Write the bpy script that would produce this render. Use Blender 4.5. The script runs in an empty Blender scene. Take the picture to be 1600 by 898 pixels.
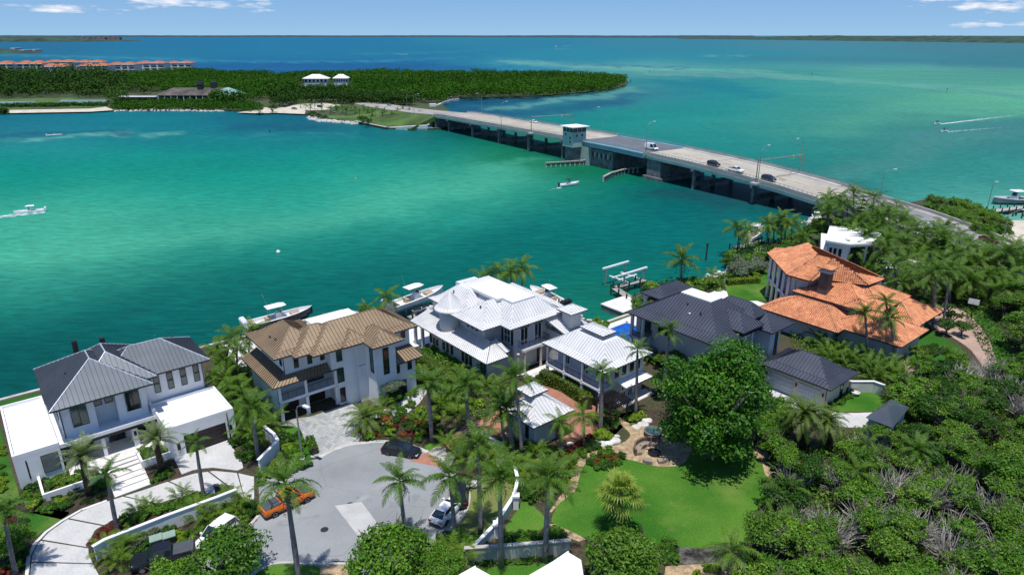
import bpy, math, random
import numpy as np
from mathutils import Vector, Matrix
random.seed(7); rng = np.random.default_rng(7)
R = math.radians
SC = bpy.context.scene
COL = SC.collection
# ------------------------------------------------------------ camera
FOC, HOR, CZ = 1067.0, 55.0, 50.0
TH = math.atan((449 - HOR) / FOC)
cd = bpy.data.cameras.new('camera'); cam = bpy.data.objects.new('camera', cd); COL.objects.link(cam)
cam.location = (0, 0, CZ); cam.rotation_euler = (math.pi / 2 - TH, 0, 0)
cd.sensor_width = 36; cd.lens = 36 * FOC / 1600; cd.clip_end = 90000; cd.clip_start = 0.5
SC.camera = cam
# ------------------------------------------------------------ light
SC.view_settings.view_transform = 'Standard'; SC.view_settings.look = 'None'
SC.view_settings.exposure = 0.12; SC.view_settings.gamma = 1.0
SUN_EL, SUN_AZ = R(78), R(186)      # azimuth from +Y clockwise: the sun stands high, just behind the camera
w = bpy.data.worlds.new('World'); SC.world = w; w.use_nodes = True
nt = w.node_tree; N = nt.nodes; Lk = nt.links; N.clear()
out = N.new('ShaderNodeOutputWorld'); bg = N.new('ShaderNodeBackground')
sky = N.new('ShaderNodeTexSky'); sky.sky_type = 'NISHITA'; sky.sun_disc = False
sky.sun_elevation = SUN_EL; sky.sun_rotation = SUN_AZ; sky.altitude = 0
sky.air_density = 1.0; sky.dust_density = 0.0; sky.ozone_density = 1.0
g0 = N.new('ShaderNodeTexCoord'); s0 = N.new('ShaderNodeSeparateXYZ'); c0_ = N.new('ShaderNodeCombineXYZ'); l0 = N.new('ShaderNodeMath'); l0.operation = 'MULTIPLY_ADD'
Lk.new(g0.outputs['Generated'], s0.inputs[0]); Lk.new(s0.outputs[0], c0_.inputs[0]); Lk.new(s0.outputs[1], c0_.inputs[1]); Lk.new(s0.outputs[2], l0.inputs[0]); l0.inputs[1].default_value = .8; l0.inputs[2].default_value = .13
Lk.new(l0.outputs[0], c0_.inputs[2]); nv = N.new('ShaderNodeVectorMath'); nv.operation = 'NORMALIZE'; Lk.new(c0_.outputs[0], nv.inputs[0]); Lk.new(nv.outputs[0], sky.inputs[0])      # clear maritime air: the whitish horizon band is thin
bg.inputs['Strength'].default_value = 0.095
tc = N.new('ShaderNodeTexCoord'); sep = N.new('ShaderNodeSeparateXYZ'); Lk.new(tc.outputs['Generated'], sep.inputs[0])
def M_(op, a, b=None, c=None):
    n = N.new('ShaderNodeMath'); n.operation = op
    for i, q in enumerate((a, b, c)):
        if q is None: continue
        if isinstance(q, (int, float)): n.inputs[i].default_value = q
        else: Lk.new(q, n.inputs[i])
    return n.outputs[0]
# clouds: a thin layer of cumulus; direction divided by height above the horizon
az = M_('ARCTAN2', sep.outputs[0], sep.outputs[1]); el = M_('ARCSINE', sep.outputs[2])
cmb = N.new('ShaderNodeCombineXYZ')
Lk.new(M_('MULTIPLY', az, 26.0), cmb.inputs[0]); Lk.new(M_('MULTIPLY', el, 150.0), cmb.inputs[1])
nz = N.new('ShaderNodeTexNoise'); nz.inputs['Scale'].default_value = 1.0; nz.inputs['Detail'].default_value = 7
nz.inputs['Roughness'].default_value = 0.6
Lk.new(cmb.outputs[0], nz.inputs['Vector'])
def blob(a0, e0, wa, we, k):
    da = M_('DIVIDE', M_('SUBTRACT', az, a0), wa); de = M_('DIVIDE', M_('SUBTRACT', el, e0), we)
    r2 = M_('ADD', M_('MULTIPLY', da, da), M_('MULTIPLY', de, de))
    return M_('MULTIPLY', M_('POWER', 2.718, M_('MULTIPLY', r2, -1.0)), k)
def ae(px, py):
    u = (px - 800) / FOC; v = (449 - py) / FOC
    d = Vector((u, math.cos(TH) + v * math.sin(TH), -math.sin(TH) + v * math.cos(TH))).normalized()
    return math.atan2(d.x, d.y), math.asin(d.z)
tot = None
for (px, py, wx, wy, k) in [(95, 14, 62, 6, .95), (255, 3, 60, 9, .95), (345, 8, 70, 9, .75), (430, -8, 60, 10, .7),
                            (1455, 4, 50, 6, .6), (1545, 10, 46, 9, .8), (1570, 39, 62, 5, .9), (1600, -2, 60, 9, .8),
                            (150, -30, 120, 12, .9), (900, -60, 200, 20, .8), (1300, -45, 160, 15, .9)]:
    a0, e0 = ae(px, py)
    b = blob(a0, e0, wx / FOC, wy / FOC, k)
    tot = b if tot is None else M_('MAXIMUM', tot, b)
hi = M_('MULTIPLY', M_('MULTIPLY_ADD', el, 4.0, -0.5), 1.0)      # scattered cumulus higher up, all round
hi = M_('MINIMUM', M_('MAXIMUM', hi, 0.0), 0.42)
tot = M_('MAXIMUM', tot, hi)
cl = M_('MULTIPLY_ADD', M_('ADD', M_('MULTIPLY', tot, 0.62), M_('MULTIPLY', nz.outputs['Fac'], 1.5)), 2.6, -2.75)
cl = M_('MINIMUM', M_('MAXIMUM', cl, 0.0), 1.0)
hs = N.new('ShaderNodeHueSaturation'); hs.inputs['Hue'].default_value = .508; hs.inputs['Saturation'].default_value = 1.32; hs.inputs['Value'].default_value = 1.22
Lk.new(sky.outputs[0], hs.inputs['Color'])
mx = N.new('ShaderNodeMix'); mx.data_type = 'RGBA'
Lk.new(cl, mx.inputs['Factor']); Lk.new(hs.outputs[0], mx.inputs['A']); mx.inputs['B'].default_value = (9.6, 9.4, 9.9, 1)
Lk.new(mx.outputs['Result'], bg.inputs['Color']); Lk.new(bg.outputs[0], out.inputs[0])
sd = bpy.data.lights.new('sun', 'SUN'); sun = bpy.data.objects.new('sun', sd); COL.objects.link(sun)
sd.energy = 4.4; sd.angle = R(0.5); sd.color = (1, .96, .9)
dv = Vector((math.sin(SUN_AZ) * math.cos(SUN_EL), math.cos(SUN_AZ) * math.cos(SUN_EL), math.sin(SUN_EL)))
sun.rotation_euler = dv.to_track_quat('Z', 'Y').to_euler(); sun.location = (0, 0, 200)

# ------------------------------------------------------------ helpers
GZ = 1.3                      # ground level above the water
SA = R(39.5); CS, SN = math.cos(SA), math.sin(SA)
def P(x, y, z=GZ):            # the place at height z that the photograph shows at pixel x, y
    u = (x - 800) / FOC; v = (449 - y) / FOC
    dx, dy, dz = u, math.cos(TH) + v * math.sin(TH), -math.sin(TH) + v * math.cos(TH)
    t = (z - CZ) / dz
    return Vector((dx * t, dy * t, z))
def S2W(x, y, z=0): return Vector((x * CS - y * SN, x * SN + y * CS, z))
def W2S(p): return (p[0] * CS + p[1] * SN, -p[0] * SN + p[1] * CS)
def lin(r, g, b): return tuple((c / 255 / 12.92) if c <= 10 else ((c / 255 + .055) / 1.055) ** 2.4 for c in (r, g, b))

def setp(o, **k):
    for a, b in k.items():
        if b is not None: o[a] = b
def T(name, label, cat, loc=(0, 0, 0), rz=0, group=None):
    o = bpy.data.objects.new(name, None); COL.objects.link(o); o.empty_display_size = .3
    o.location = loc; o.rotation_euler = (0, 0, rz); setp(o, label=label, category=cat, group=group); return o
def link(name, me, parent=None, **k):
    o = bpy.data.objects.new(name, me); COL.objects.link(o)
    if parent: o.parent = parent
    setp(o, **k); return o
class MB:
    def __init__(s): s.v = []; s.f = []; s.c = None
    def add(s, vs, fs):
        n = len(s.v); s.v += [tuple(p) for p in vs]; s.f += [tuple(i + n for i in f) for f in fs]; return s
    def box(s, x0, y0, z0, x1, y1, z1):
        return s.add([(x0, y0, z0), (x1, y0, z0), (x1, y1, z0), (x0, y1, z0), (x0, y0, z1), (x1, y0, z1), (x1, y1, z1), (x0, y1, z1)],
                     [(0, 3, 2, 1), (4, 5, 6, 7), (0, 1, 5, 4), (1, 2, 6, 5), (2, 3, 7, 6), (3, 0, 4, 7)])
    def cbox(s, c, h, rz=0):
        ca, sa = math.cos(rz), math.sin(rz); vs = []
        for z in (-1, 1):
            for a, b in ((-1, -1), (1, -1), (1, 1), (-1, 1)):
                x, y = a * h[0], b * h[1]; vs.append((c[0] + x * ca - y * sa, c[1] + x * sa + y * ca, c[2] + z * h[2]))
        return s.add(vs, [(0, 3, 2, 1), (4, 5, 6, 7), (0, 1, 5, 4), (1, 2, 6, 5), (2, 3, 7, 6), (3, 0, 4, 7)])
    def prism(s, poly, z0, z1):
        n = len(poly); a = sum(poly[i][0] * poly[(i + 1) % n][1] - poly[(i + 1) % n][0] * poly[i][1] for i in range(n))
        if a < 0: poly = poly[::-1]
        return s.add([(p[0], p[1], z0) for p in poly] + [(p[0], p[1], z1) for p in poly],
                     [tuple(range(n - 1, -1, -1)), tuple(range(n, 2 * n))] + [(i, (i + 1) % n, n + (i + 1) % n, n + i) for i in range(n)])
    def tube(s, p0, p1, r0, r1=None, n=6, cap=True):
        r1 = r0 if r1 is None else r1; p0 = Vector(p0); p1 = Vector(p1); d = (p1 - p0)
        if d.length < 1e-6: return s
        d.normalize(); a = d.orthogonal().normalized(); b = d.cross(a)
        vs = [p0 + (a * math.cos(2 * math.pi * i / n) + b * math.sin(2 * math.pi * i / n)) * r0 for i in range(n)]
        vs += [p1 + (a * math.cos(2 * math.pi * i / n) + b * math.sin(2 * math.pi * i / n)) * r1 for i in range(n)]
        fs = [(i, (i + 1) % n, n + (i + 1) % n, n + i) for i in range(n)]
        if cap: fs += [tuple(range(n - 1, -1, -1)), tuple(range(n, 2 * n))]
        return s.add(vs, fs)
    def path(s, pts, rad, n=6):
        pts = [Vector(p) for p in pts]; k = len(pts); vs = []
        if not hasattr(rad, '__len__'): rad = [rad] * k
        ref = None
        for i, p in enumerate(pts):
            d = (pts[min(i + 1, k - 1)] - pts[max(i - 1, 0)]).normalized()
            a = d.orthogonal().normalized() if ref is None else (ref - d * ref.dot(d)).normalized()
            ref = a; b = d.cross(a)
            vs += [p + (a * math.cos(2 * math.pi * j / n) + b * math.sin(2 * math.pi * j / n)) * rad[i] for j in range(n)]
        fs = [(i * n + j, i * n + (j + 1) % n, (i + 1) * n + (j + 1) % n, (i + 1) * n + j) for i in range(k - 1) for j in range(n)]
        fs += [tuple(range(n - 1, -1, -1)), tuple(range((k - 1) * n, k * n))]
        return s.add(vs, fs)
    def lathe(s, prof, n=10, c=(0, 0, 0)):
        k = len(prof); vs = [(c[0] + r * math.cos(2 * math.pi * j / n), c[1] + r * math.sin(2 * math.pi * j / n), c[2] + z) for r, z in prof for j in range(n)]
        fs = [(i * n + j, i * n + (j + 1) % n, (i + 1) * n + (j + 1) % n, (i + 1) * n + j) for i in range(k - 1) for j in range(n)]
        fs += [tuple(range(n - 1, -1, -1)), tuple(range((k - 1) * n, k * n))]
        return s.add(vs, fs)
    def loft(s, secs, cap=True, closed=True):
        k = len(secs); n = len(secs[0]); vs = [p for q in secs for p in q]
        fs = [(i * n + j, i * n + (j + 1) % n, (i + 1) * n + (j + 1) % n, (i + 1) * n + j) for i in range(k - 1) for j in range(n if closed else n - 1)]
        if cap: fs += [tuple(range(n - 1, -1, -1)), tuple(range((k - 1) * n, k * n))]
        return s.add(vs, fs)
    def mesh(s, name, mat, off=None, smooth=False):
        me = bpy.data.meshes.new(name)
        v = s.v if off is None else [(a - off[0], b - off[1], c - off[2]) for a, b, c in s.v]
        me.from_pydata([tuple(p) for p in v], [], s.f)
        if s.c is not None:
            at = me.attributes.new('rnd', 'FLOAT', 'FACE'); at.data.foreach_set('value', s.c)
        if mat: me.materials.append(mat)
        if smooth: me.polygons.foreach_set('use_smooth', [True] * len(me.polygons))
        me.update(); return me
    def build(s, name, mat, parent=None, off=None, smooth=False, **k):
        return link(name, s.mesh(name, mat, off, smooth), parent, **k)
def flat(name, pts, z, mat, **k):      # a level sheet; pts are world xy
    me = bpy.data.meshes.new(name); me.from_pydata([(p[0], p[1], z) for p in pts], [], [tuple(range(len(pts)))])
    me.materials.append(mat)
    if me.polygons[0].normal.z < 0: me.flip_normals()
    return link(name, me, **k)
def npmesh(name, V, F, mat, rnd=None, smooth=False):      # numpy mesh of quads or triangles
    me = bpy.data.meshes.new(name); nv, nf, k = len(V), len(F), F.shape[1]
    me.vertices.add(nv); me.vertices.foreach_set('co', V.astype(np.float32).ravel())
    me.loops.add(nf * k); me.loops.foreach_set('vertex_index', F.astype(np.int32).ravel())
    me.polygons.add(nf); me.polygons.foreach_set('loop_start', np.arange(0, nf * k, k, dtype=np.int32))
    if rnd is not None:
        at = me.attributes.new('rnd', 'FLOAT', 'FACE'); at.data.foreach_set('value', np.asarray(rnd, dtype=np.float32))
    me.materials.append(mat); me.update(calc_edges=True)
    if smooth: me.polygons.foreach_set('use_smooth', [True] * nf)
    return me
def copy_tree(o, parent=None):
    c = o.copy(); COL.objects.link(c)
    if parent: c.parent = parent
    for ch in o.children: copy_tree(ch, c)
    return c
def smoothc(pts, n=6, closed=True):     # Catmull-Rom through the points
    out = []; k = len(pts)
    rngi = range(k) if closed else range(k - 1)
    for i in rngi:
        if closed: p = [pts[(i + j - 1) % k] for j in range(4)]
        else: p = [pts[min(max(i + j - 1, 0), k - 1)] for j in range(4)]
        for t in [q / n for q in range(n)]:
            out.append(tuple(.5 * ((2 * p[1][a]) + (-p[0][a] + p[2][a]) * t + (2 * p[0][a] - 5 * p[1][a] + 4 * p[2][a] - p[3][a]) * t * t + (-p[0][a] + 3 * p[1][a] - 3 * p[2][a] + p[3][a]) * t ** 3) for a in (0, 1)))
    if not closed: out.append(tuple(pts[-1][:2]))
    return out
def PX(pts, z=GZ): return [tuple(P(x, y, z)[:2]) for x, y in pts]
def inpoly(x, y, poly):
    x = np.asarray(x); y = np.asarray(y); r = np.zeros(x.shape, bool); n = len(poly)
    for i in range(n):
        x0, y0 = poly[i][:2]; x1, y1 = poly[(i + 1) % n][:2]
        if y0 == y1: continue
        c = ((y0 > y) != (y1 > y)) & (x < (x1 - x0) * (y - y0) / (y1 - y0) + x0); r ^= c
    return r

# ------------------------------------------------------------ materials
def mat(name, col, rough=.6, var=.12, scale=.6, bump=0., bscale=8., metal=0., spec=.4, col2=None, detail=4, fine=0., fscale=20., coords='Object', emit=None):
    m = bpy.data.materials.new(name); m.use_nodes = True; t = m.node_tree; n = t.nodes; l = t.links
    b = n['Principled BSDF']; b.inputs['Roughness'].default_value = rough; b.inputs['Metallic'].default_value = metal
    b.inputs['Specular IOR Level'].default_value = spec
    c2 = col2 or tuple(max(0, c * (1 - var * 2)) for c in col)
    tcn = n.new('ShaderNodeTexCoord'); nn = n.new('ShaderNodeTexNoise'); nn.inputs['Scale'].default_value = scale; nn.inputs['Detail'].default_value = detail
    l.new(tcn.outputs[coords], nn.inputs['Vector'])
    r = n.new('ShaderNodeMapRange'); r.inputs[1].default_value = .35; r.inputs[2].default_value = .65; l.new(nn.outputs['Fac'], r.inputs[0])
    mxn = n.new('ShaderNodeMix'); mxn.data_type = 'RGBA'; l.new(r.outputs[0], mxn.inputs['Factor'])
    mxn.inputs['A'].default_value = (*c2, 1); mxn.inputs['B'].default_value = (*col, 1)
    res = mxn.outputs['Result']
    if fine:
        n2 = n.new('ShaderNodeTexNoise'); n2.inputs['Scale'].default_value = fscale; n2.inputs['Detail'].default_value = 3; l.new(tcn.outputs[coords], n2.inputs['Vector'])
        h = n.new('ShaderNodeMix'); h.data_type = 'RGBA'; h.blend_type = 'MULTIPLY'; h.inputs['Factor'].default_value = 1
        r2 = n.new('ShaderNodeMapRange'); r2.inputs[1].default_value = .3; r2.inputs[2].default_value = .7; r2.inputs[3].default_value = 1 - fine; r2.inputs[4].default_value = 1 + fine * .5
        l.new(n2.outputs['Fac'], r2.inputs[0]); l.new(res, h.inputs['A']); l.new(r2.outputs[0], h.inputs['B']); res = h.outputs['Result']
    l.new(res, b.inputs['Base Color'])
    if bump:
        nb = n.new('ShaderNodeTexNoise'); nb.inputs['Scale'].default_value = bscale; nb.inputs['Detail'].default_value = 4; l.new(tcn.outputs[coords], nb.inputs['Vector'])
        bn = n.new('ShaderNodeBump'); bn.inputs['Strength'].default_value = bump; bn.inputs['Distance'].default_value = .05
        l.new(nb.outputs['Fac'], bn.inputs['Height']); l.new(bn.outputs[0], b.inputs['Normal'])
    if emit: b.inputs['Emission Color'].default_value = (*emit, 1); b.inputs['Emission Strength'].default_value = 1
    return m
def leafmat(name, c0, c1, c2=None, trans=.25, rough=.5, spec=.3):
    m = bpy.data.materials.new(name); m.use_nodes = True; t = m.node_tree; n = t.nodes; l = t.links
    b = n['Principled BSDF']; b.inputs['Roughness'].default_value = rough; b.inputs['Specular IOR Level'].default_value = spec
    a = n.new('ShaderNodeAttribute'); a.attribute_name = 'rnd'; oi = n.new('ShaderNodeObjectInfo')
    ad = n.new('ShaderNodeMath'); ad.operation = 'MULTIPLY_ADD'; l.new(oi.outputs['Random'], ad.inputs[0]); ad.inputs[1].default_value = .35; l.new(a.outputs['Fac'], ad.inputs[2])
    rp = n.new('ShaderNodeValToRGB'); e = rp.color_ramp.elements; e[0].position = 0; e[0].color = (*c0, 1); e[1].position = 1.3 / 1.35 if c2 is None else .6; e[1].color = (*c1, 1)
    if c2: q = rp.color_ramp.elements.new(1.0); q.color = (*c2, 1)
    dvn = n.new('ShaderNodeMath'); dvn.operation = 'DIVIDE'; l.new(ad.outputs[0], dvn.inputs[0]); dvn.inputs[1].default_value = 1.35
    l.new(dvn.outputs[0], rp.inputs[0]); l.new(rp.outputs[0], b.inputs['Base Color'])
    if trans:
        tr = n.new('ShaderNodeBsdfTranslucent'); mxs = n.new('ShaderNodeMixShader'); mxs.inputs[0].default_value = trans
        gm = n.new('ShaderNodeMix'); gm.data_type = 'RGBA'; gm.blend_type = 'MULTIPLY'; gm.inputs['Factor'].default_value = 1; gm.inputs['B'].default_value = (1.3, 1.5, .5, 1)
        l.new(rp.outputs[0], gm.inputs['A']); l.new(gm.outputs['Result'], tr.inputs[0])
        l.new(b.outputs[0], mxs.inputs[1]); l.new(tr.outputs[0], mxs.inputs[2]); l.new(mxs.outputs[0], n['Material Output'].inputs[0])
    return m
def rndmat(name, cols, rough=.7, spec=.3):      # one colour per piece, from the face attribute
    m = bpy.data.materials.new(name); m.use_nodes = True; t = m.node_tree; n = t.nodes; l = t.links
    b = n['Principled BSDF']; b.inputs['Roughness'].default_value = rough; b.inputs['Specular IOR Level'].default_value = spec
    a = n.new('ShaderNodeAttribute'); a.attribute_name = 'rnd'; rp = n.new('ShaderNodeValToRGB'); rp.color_ramp.interpolation = 'LINEAR'
    e = rp.color_ramp.elements; e[0].color = (*cols[0], 1); e[1].color = (*cols[-1], 1)
    for i, c in enumerate(cols[1:-1]): q = e.new((i + 1) / (len(cols) - 1)); q.color = (*c, 1)
    l.new(a.outputs['Fac'], rp.inputs[0])
    tcn = n.new('ShaderNodeTexCoord'); nn = n.new('ShaderNodeTexNoise'); nn.inputs['Scale'].default_value = .5; nn.inputs['Detail'].default_value = 6; l.new(tcn.outputs['Object'], nn.inputs[0])
    r2 = n.new('ShaderNodeMapRange'); r2.inputs[1].default_value = .3; r2.inputs[2].default_value = .7; r2.inputs[3].default_value = .78; r2.inputs[4].default_value = 1.12; l.new(nn.outputs['Fac'], r2.inputs[0])
    h = n.new('ShaderNodeMix'); h.data_type = 'RGBA'; h.blend_type = 'MULTIPLY'; h.inputs['Factor'].default_value = 1
    l.new(rp.outputs[0], h.inputs['A']); l.new(r2.outputs[0], h.inputs['B']); l.new(h.outputs['Result'], b.inputs['Base Color']); return m
def pavemat(name, c1, c2, mortar, sx, sy, rot=0, rough=.8, var=.25):
    m = bpy.data.materials.new(name); m.use_nodes = True; t = m.node_tree; n = t.nodes; l = t.links
    b = n['Principled BSDF']; b.inputs['Roughness'].default_value = rough; b.inputs['Specular IOR Level'].default_value = .25
    tcn = n.new('ShaderNodeTexCoord'); mp = n.new('ShaderNodeMapping'); mp.inputs['Rotation'].default_value = (0, 0, rot); l.new(tcn.outputs['Object'], mp.inputs[0])
    br = n.new('ShaderNodeTexBrick'); br.inputs['Scale'].default_value = 1; br.inputs['Brick Width'].default_value = sx; br.inputs['Row Height'].default_value = sy
    br.inputs['Mortar Size'].default_value = min(sx, sy) * .05; br.inputs['Color1'].default_value = (*c1, 1); br.inputs['Color2'].default_value = (*c2, 1); br.inputs['Mortar'].default_value = (*mortar, 1)
    l.new(mp.outputs[0], br.inputs[0])
    nn = n.new('ShaderNodeTexNoise'); nn.inputs['Scale'].default_value = .35; nn.inputs['Detail'].default_value = 6; l.new(tcn.outputs['Object'], nn.inputs[0])
    r2 = n.new('ShaderNodeMapRange'); r2.inputs[1].default_value = .3; r2.inputs[2].default_value = .7; r2.inputs[3].default_value = 1 - var; r2.inputs[4].default_value = 1.08; l.new(nn.outputs['Fac'], r2.inputs[0])
    h = n.new('ShaderNodeMix'); h.data_type = 'RGBA'; h.blend_type = 'MULTIPLY'; h.inputs['Factor'].default_value = 1
    l.new(br.outputs[0], h.inputs['A']); l.new(r2.outputs[0], h.inputs['B']); l.new(h.outputs['Result'], b.inputs['Base Color']); return m
K = {}
K['stucco'] = mat('white_stucco', (.80, .80, .79), .8, .05, .4, spec=.2)
K['white'] = mat('white_paint', (.82, .82, .82), .5, .04, .5)
K['whiteroof'] = mat('white_membrane_roof', (.84, .84, .83), .6, .07, .25, spec=.3, fine=.05, fscale=3)
K['cream'] = mat('cream_stucco', (.62, .58, .49), .8, .08, .5, spec=.2)
K['grey_stucco'] = mat('pale_grey_stucco', (.55, .57, .57), .8, .08, .4, spec=.2)
K['beige'] = mat('beige_stucco', (.55, .5, .43), .8, .1, .4)
K['r_dark'] = mat('slate_grey_metal_roof', (.10, .122, .145), .38, .1, .3, spec=.5, metal=.25)
K['r_navy'] = mat('charcoal_blue_metal_roof', (.075, .085, .115), .42, .1, .3, spec=.4, metal=.2)
K['r_brown'] = mat('bronze_metal_roof', (.34, .25, .155), .42, .12, .3, spec=.4, metal=.2)
K['r_grey'] = mat('pale_grey_metal_roof', (.68, .68, .675), .42, .06, .3, spec=.4)
K['trim_dark'] = mat('dark_metal_trim', (.03, .033, .04), .4)
K['trim_pale'] = mat('pale_trim_and_glint', (.62, .65, .69), .3, metal=.3)  # on the hip caps this pale tone paints in the sun glint
SEAM_SHADE = {'r_dark': mat('slate_rib_shade', (.045, .052, .07), .45), 'r_navy': mat('charcoal_rib_shade', (.03, .035, .05), .45), 'r_brown': mat('bronze_rib_shade', (.13, .085, .05), .45), 'r_grey': mat('pale_rib_shade', (.55, .56, .57), .45)}  # rib colours darkened to paint in the shading along the seams
K['glass'] = mat('dark_window_glass', (.02, .035, .04), .06, .3, .7, spec=.8)
K['glass_g'] = mat('green_window_glass', (.06, .13, .11), .08, .35, .9, spec=.8)
K['glass_b'] = mat('blue_vehicle_glass', (.015, .03, .035), .05, .2, 1, spec=.9)
K['frame'] = mat('black_frame', (.015, .016, .018), .4)
K['wood_dark'] = mat('dark_garage_wood', (.035, .025, .024), .5, .3, 2)
K['door_grey'] = mat('grey_garage_door', (.50, .54, .55), .6, .05, .5)
K['concrete'] = mat('pale_concrete', (.46, .46, .44), .85, .12, .5, fine=.08, fscale=6, bump=.2)
K['concrete_d'] = mat('weathered_concrete', (.20, .22, .21), .85, .25, .5, fine=.15, fscale=4, bump=.3)
K['curb'] = mat('kerb_concrete', (.52, .50, .45), .85, .12, .8, fine=.1, fscale=9)
K['asphalt'] = mat('worn_grey_asphalt', (.30, .315, .32), .9, .13, .12, fine=.14, fscale=14, bump=.3, bscale=30, spec=.2, detail=8)
def overlay(m, kind, sc, lo, hi, col, k):      # wear with a shape of its own: cracks or patches over the base colour
    t = m.node_tree; n = t.nodes; l = t.links; b = n['Principled BSDF']; src = b.inputs['Base Color'].links[0].from_socket; tcn = n.new('ShaderNodeTexCoord')
    if kind == 'crack':
        w1 = n.new('ShaderNodeTexNoise'); w1.inputs['Scale'].default_value = sc * 2.5; w1.inputs['Detail'].default_value = 5; l.new(tcn.outputs['Object'], w1.inputs[0]); va = n.new('ShaderNodeVectorMath'); va.operation = 'MULTIPLY_ADD'; va.inputs[1].default_value = (1.6, 1.6, 0); l.new(w1.outputs['Color'], va.inputs[0]); l.new(tcn.outputs['Object'], va.inputs[2])
        x = n.new('ShaderNodeTexVoronoi'); x.feature = 'DISTANCE_TO_EDGE'; x.inputs['Scale'].default_value = sc; l.new(va.outputs[0], x.inputs['Vector']); o_ = x.outputs['Distance']
    else:
        x = n.new('ShaderNodeTexNoise'); x.inputs['Scale'].default_value = sc; x.inputs['Detail'].default_value = 6; x.inputs['Roughness'].default_value = .6; l.new(tcn.outputs['Object'], x.inputs[0]); o_ = x.outputs['Fac']
    r = n.new('ShaderNodeMapRange'); r.inputs[1].default_value = lo; r.inputs[2].default_value = hi; r.inputs[3].default_value = 0 if kind != 'crack' else k; r.inputs[4].default_value = k if kind != 'crack' else 0; l.new(o_, r.inputs[0])
    h = n.new('ShaderNodeMix'); h.data_type = 'RGBA'; l.new(r.outputs[0], h.inputs['Factor']); l.new(src, h.inputs['A']); h.inputs['B'].default_value = (*col, 1); l.new(h.outputs['Result'], b.inputs['Base Color']); return m
overlay(K['asphalt'], 'crack', .11, 0, .009, (.12, .12, .12), .28); overlay(K['asphalt'], 'patch', .35, .60, .70, (.17, .175, .18), .5); overlay(K['asphalt'], 'patch', .9, .68, .74, (.12, .12, .12), .6)
overlay(K['whiteroof'], 'patch', .5, .55, .75, (.62, .61, .58), .5); overlay(K['stucco'], 'patch', .6, .58, .75, (.62, .61, .58), .35)
for q_ in ('r_brown', 'r_grey', 'r_dark', 'r_navy'): overlay(K[q_], 'patch', .35, .52, .8, tuple(c * .7 + .05 for c in K[q_].node_tree.nodes['Mix'].inputs['B'].default_value[:3]), .5)
K['asphalt_d'] = mat('dark_asphalt', (.08, .08, .085), .9, .15, .3, fine=.15, fscale=10)
K['slabwhite'] = pavemat('white_shell_pavers', (.56, .55, .53), (.48, .48, .47), (.42, .42, .41), .30, .15, R(39.5), var=.14)
K['slab'] = mat('smooth_white_slab', (.72, .70, .67), .7, .08, .6, fine=.05, fscale=6)
K['pavergrey'] = pavemat('silver_travertine_pavers', (.46, .47, .45), (.30, .31, .31), (.24, .24, .24), .6, .42, R(39.5), var=.2)
K['brick'] = pavemat('red_brick_pavers', (.42, .20, .14), (.36, .15, .10), (.28, .16, .12), .24, .12, R(39.5), var=.3)
K['pinkpave'] = pavemat('pink_sand_pavers', (.46, .33, .26), (.40, .27, .21), (.3, .22, .18), .3, .15, R(20), var=.25)
K['tanpath'] = mat('tan_flagstone_path', (.48, .35, .21), .9, .22, 1.4, fine=.35, fscale=5, bump=.5, bscale=6)
K['mulch'] = mat('brown_mulch', (.07, .045, .03), .95, .35, 1.0, fine=.4, fscale=8, bump=.8, bscale=10, col2=(.035, .03, .02))
K['soil'] = mat('dark_garden_soil', (.05, .06, .02), .95, .3, .3, fine=.5, fscale=3, bump=.6, col2=(.07, .05, .035))  # dark green-brown base tone of the open ground
K['rockbed'] = mat('grey_rock_mulch', (.16, .15, .13), .95, .45, .9, fine=.5, fscale=5, bump=1., bscale=5)
K['sand'] = mat('pale_sand', (.62, .56, .45), .95, .15, .2, fine=.1, fscale=3)
K['stone'] = mat('white_limestone', (.68, .66, .61), .8, .15, 1.5, fine=.1, bump=.4)
K['wood'] = mat('weathered_dock_planks', (.45, .42, .37), .85, .2, 1.5, fine=.15)
K['piling'] = mat('dark_wet_piling', (.045, .042, .036), .8, .3, 2)
K['steel'] = mat('galvanised_steel', (.42, .45, .46), .45, .08, 1, metal=.5)
K['steel_g'] = mat('weathered_grey_pole', (.26, .27, .25), .6, .15, 1)
K['lampglass'] = mat('lamp_lens', (.75, .78, .8), .3)
K['tyre'] = mat('black_rubber', (.012, .012, .012), .8)
K['rim'] = mat('alloy_rim', (.4, .4, .42), .3, metal=.6)
K['car_white'] = mat('white_car_paint', (.78, .78, .78), .25, .02, 1, spec=.6)
K['car_black'] = mat('black_car_paint', (.012, .013, .016), .2, .1, 1, spec=.7)
K['car_orange'] = mat('orange_car_paint', (.72, .17, .015), .3, .1, 1, spec=.5)
K['car_grey'] = mat('grey_car_paint', (.2, .21, .22), .3, .1, 1, spec=.6)
K['car_red'] = mat('dark_red_car_paint', (.16, .02, .02), .3, .1, 1, spec=.6)
K['car_blue'] = mat('navy_car_paint', (.02, .03, .07), .3, .1, 1, spec=.6)
K['bed'] = mat('grey_bed_cover', (.07, .08, .09), .6, .1, 1)
K['red'] = mat('red_lens', (.45, .02, .02), .3)
K['yellow'] = mat('yellow_road_paint', (.62, .46, .08), .8, .15, 1)
K['whitepaint'] = mat('white_road_paint', (.66, .66, .62), .8, .15, 1)
K['gel'] = mat('white_boat_gelcoat', (.8, .8, .79), .25, .04, .6, spec=.5)
K['navyhull'] = mat('dark_hull', (.012, .016, .03), .25, spec=.6)
K['greyhull'] = mat('grey_hull', (.16, .19, .22), .35)
K['upholstery'] = mat('tan_boat_deck', (.45, .34, .22), .7, .15, 3)
K['poolwater'] = mat('blue_pool_water', (.01, .12, .55), .08, .25, .8, bump=.4, bscale=4, spec=.5)
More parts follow.
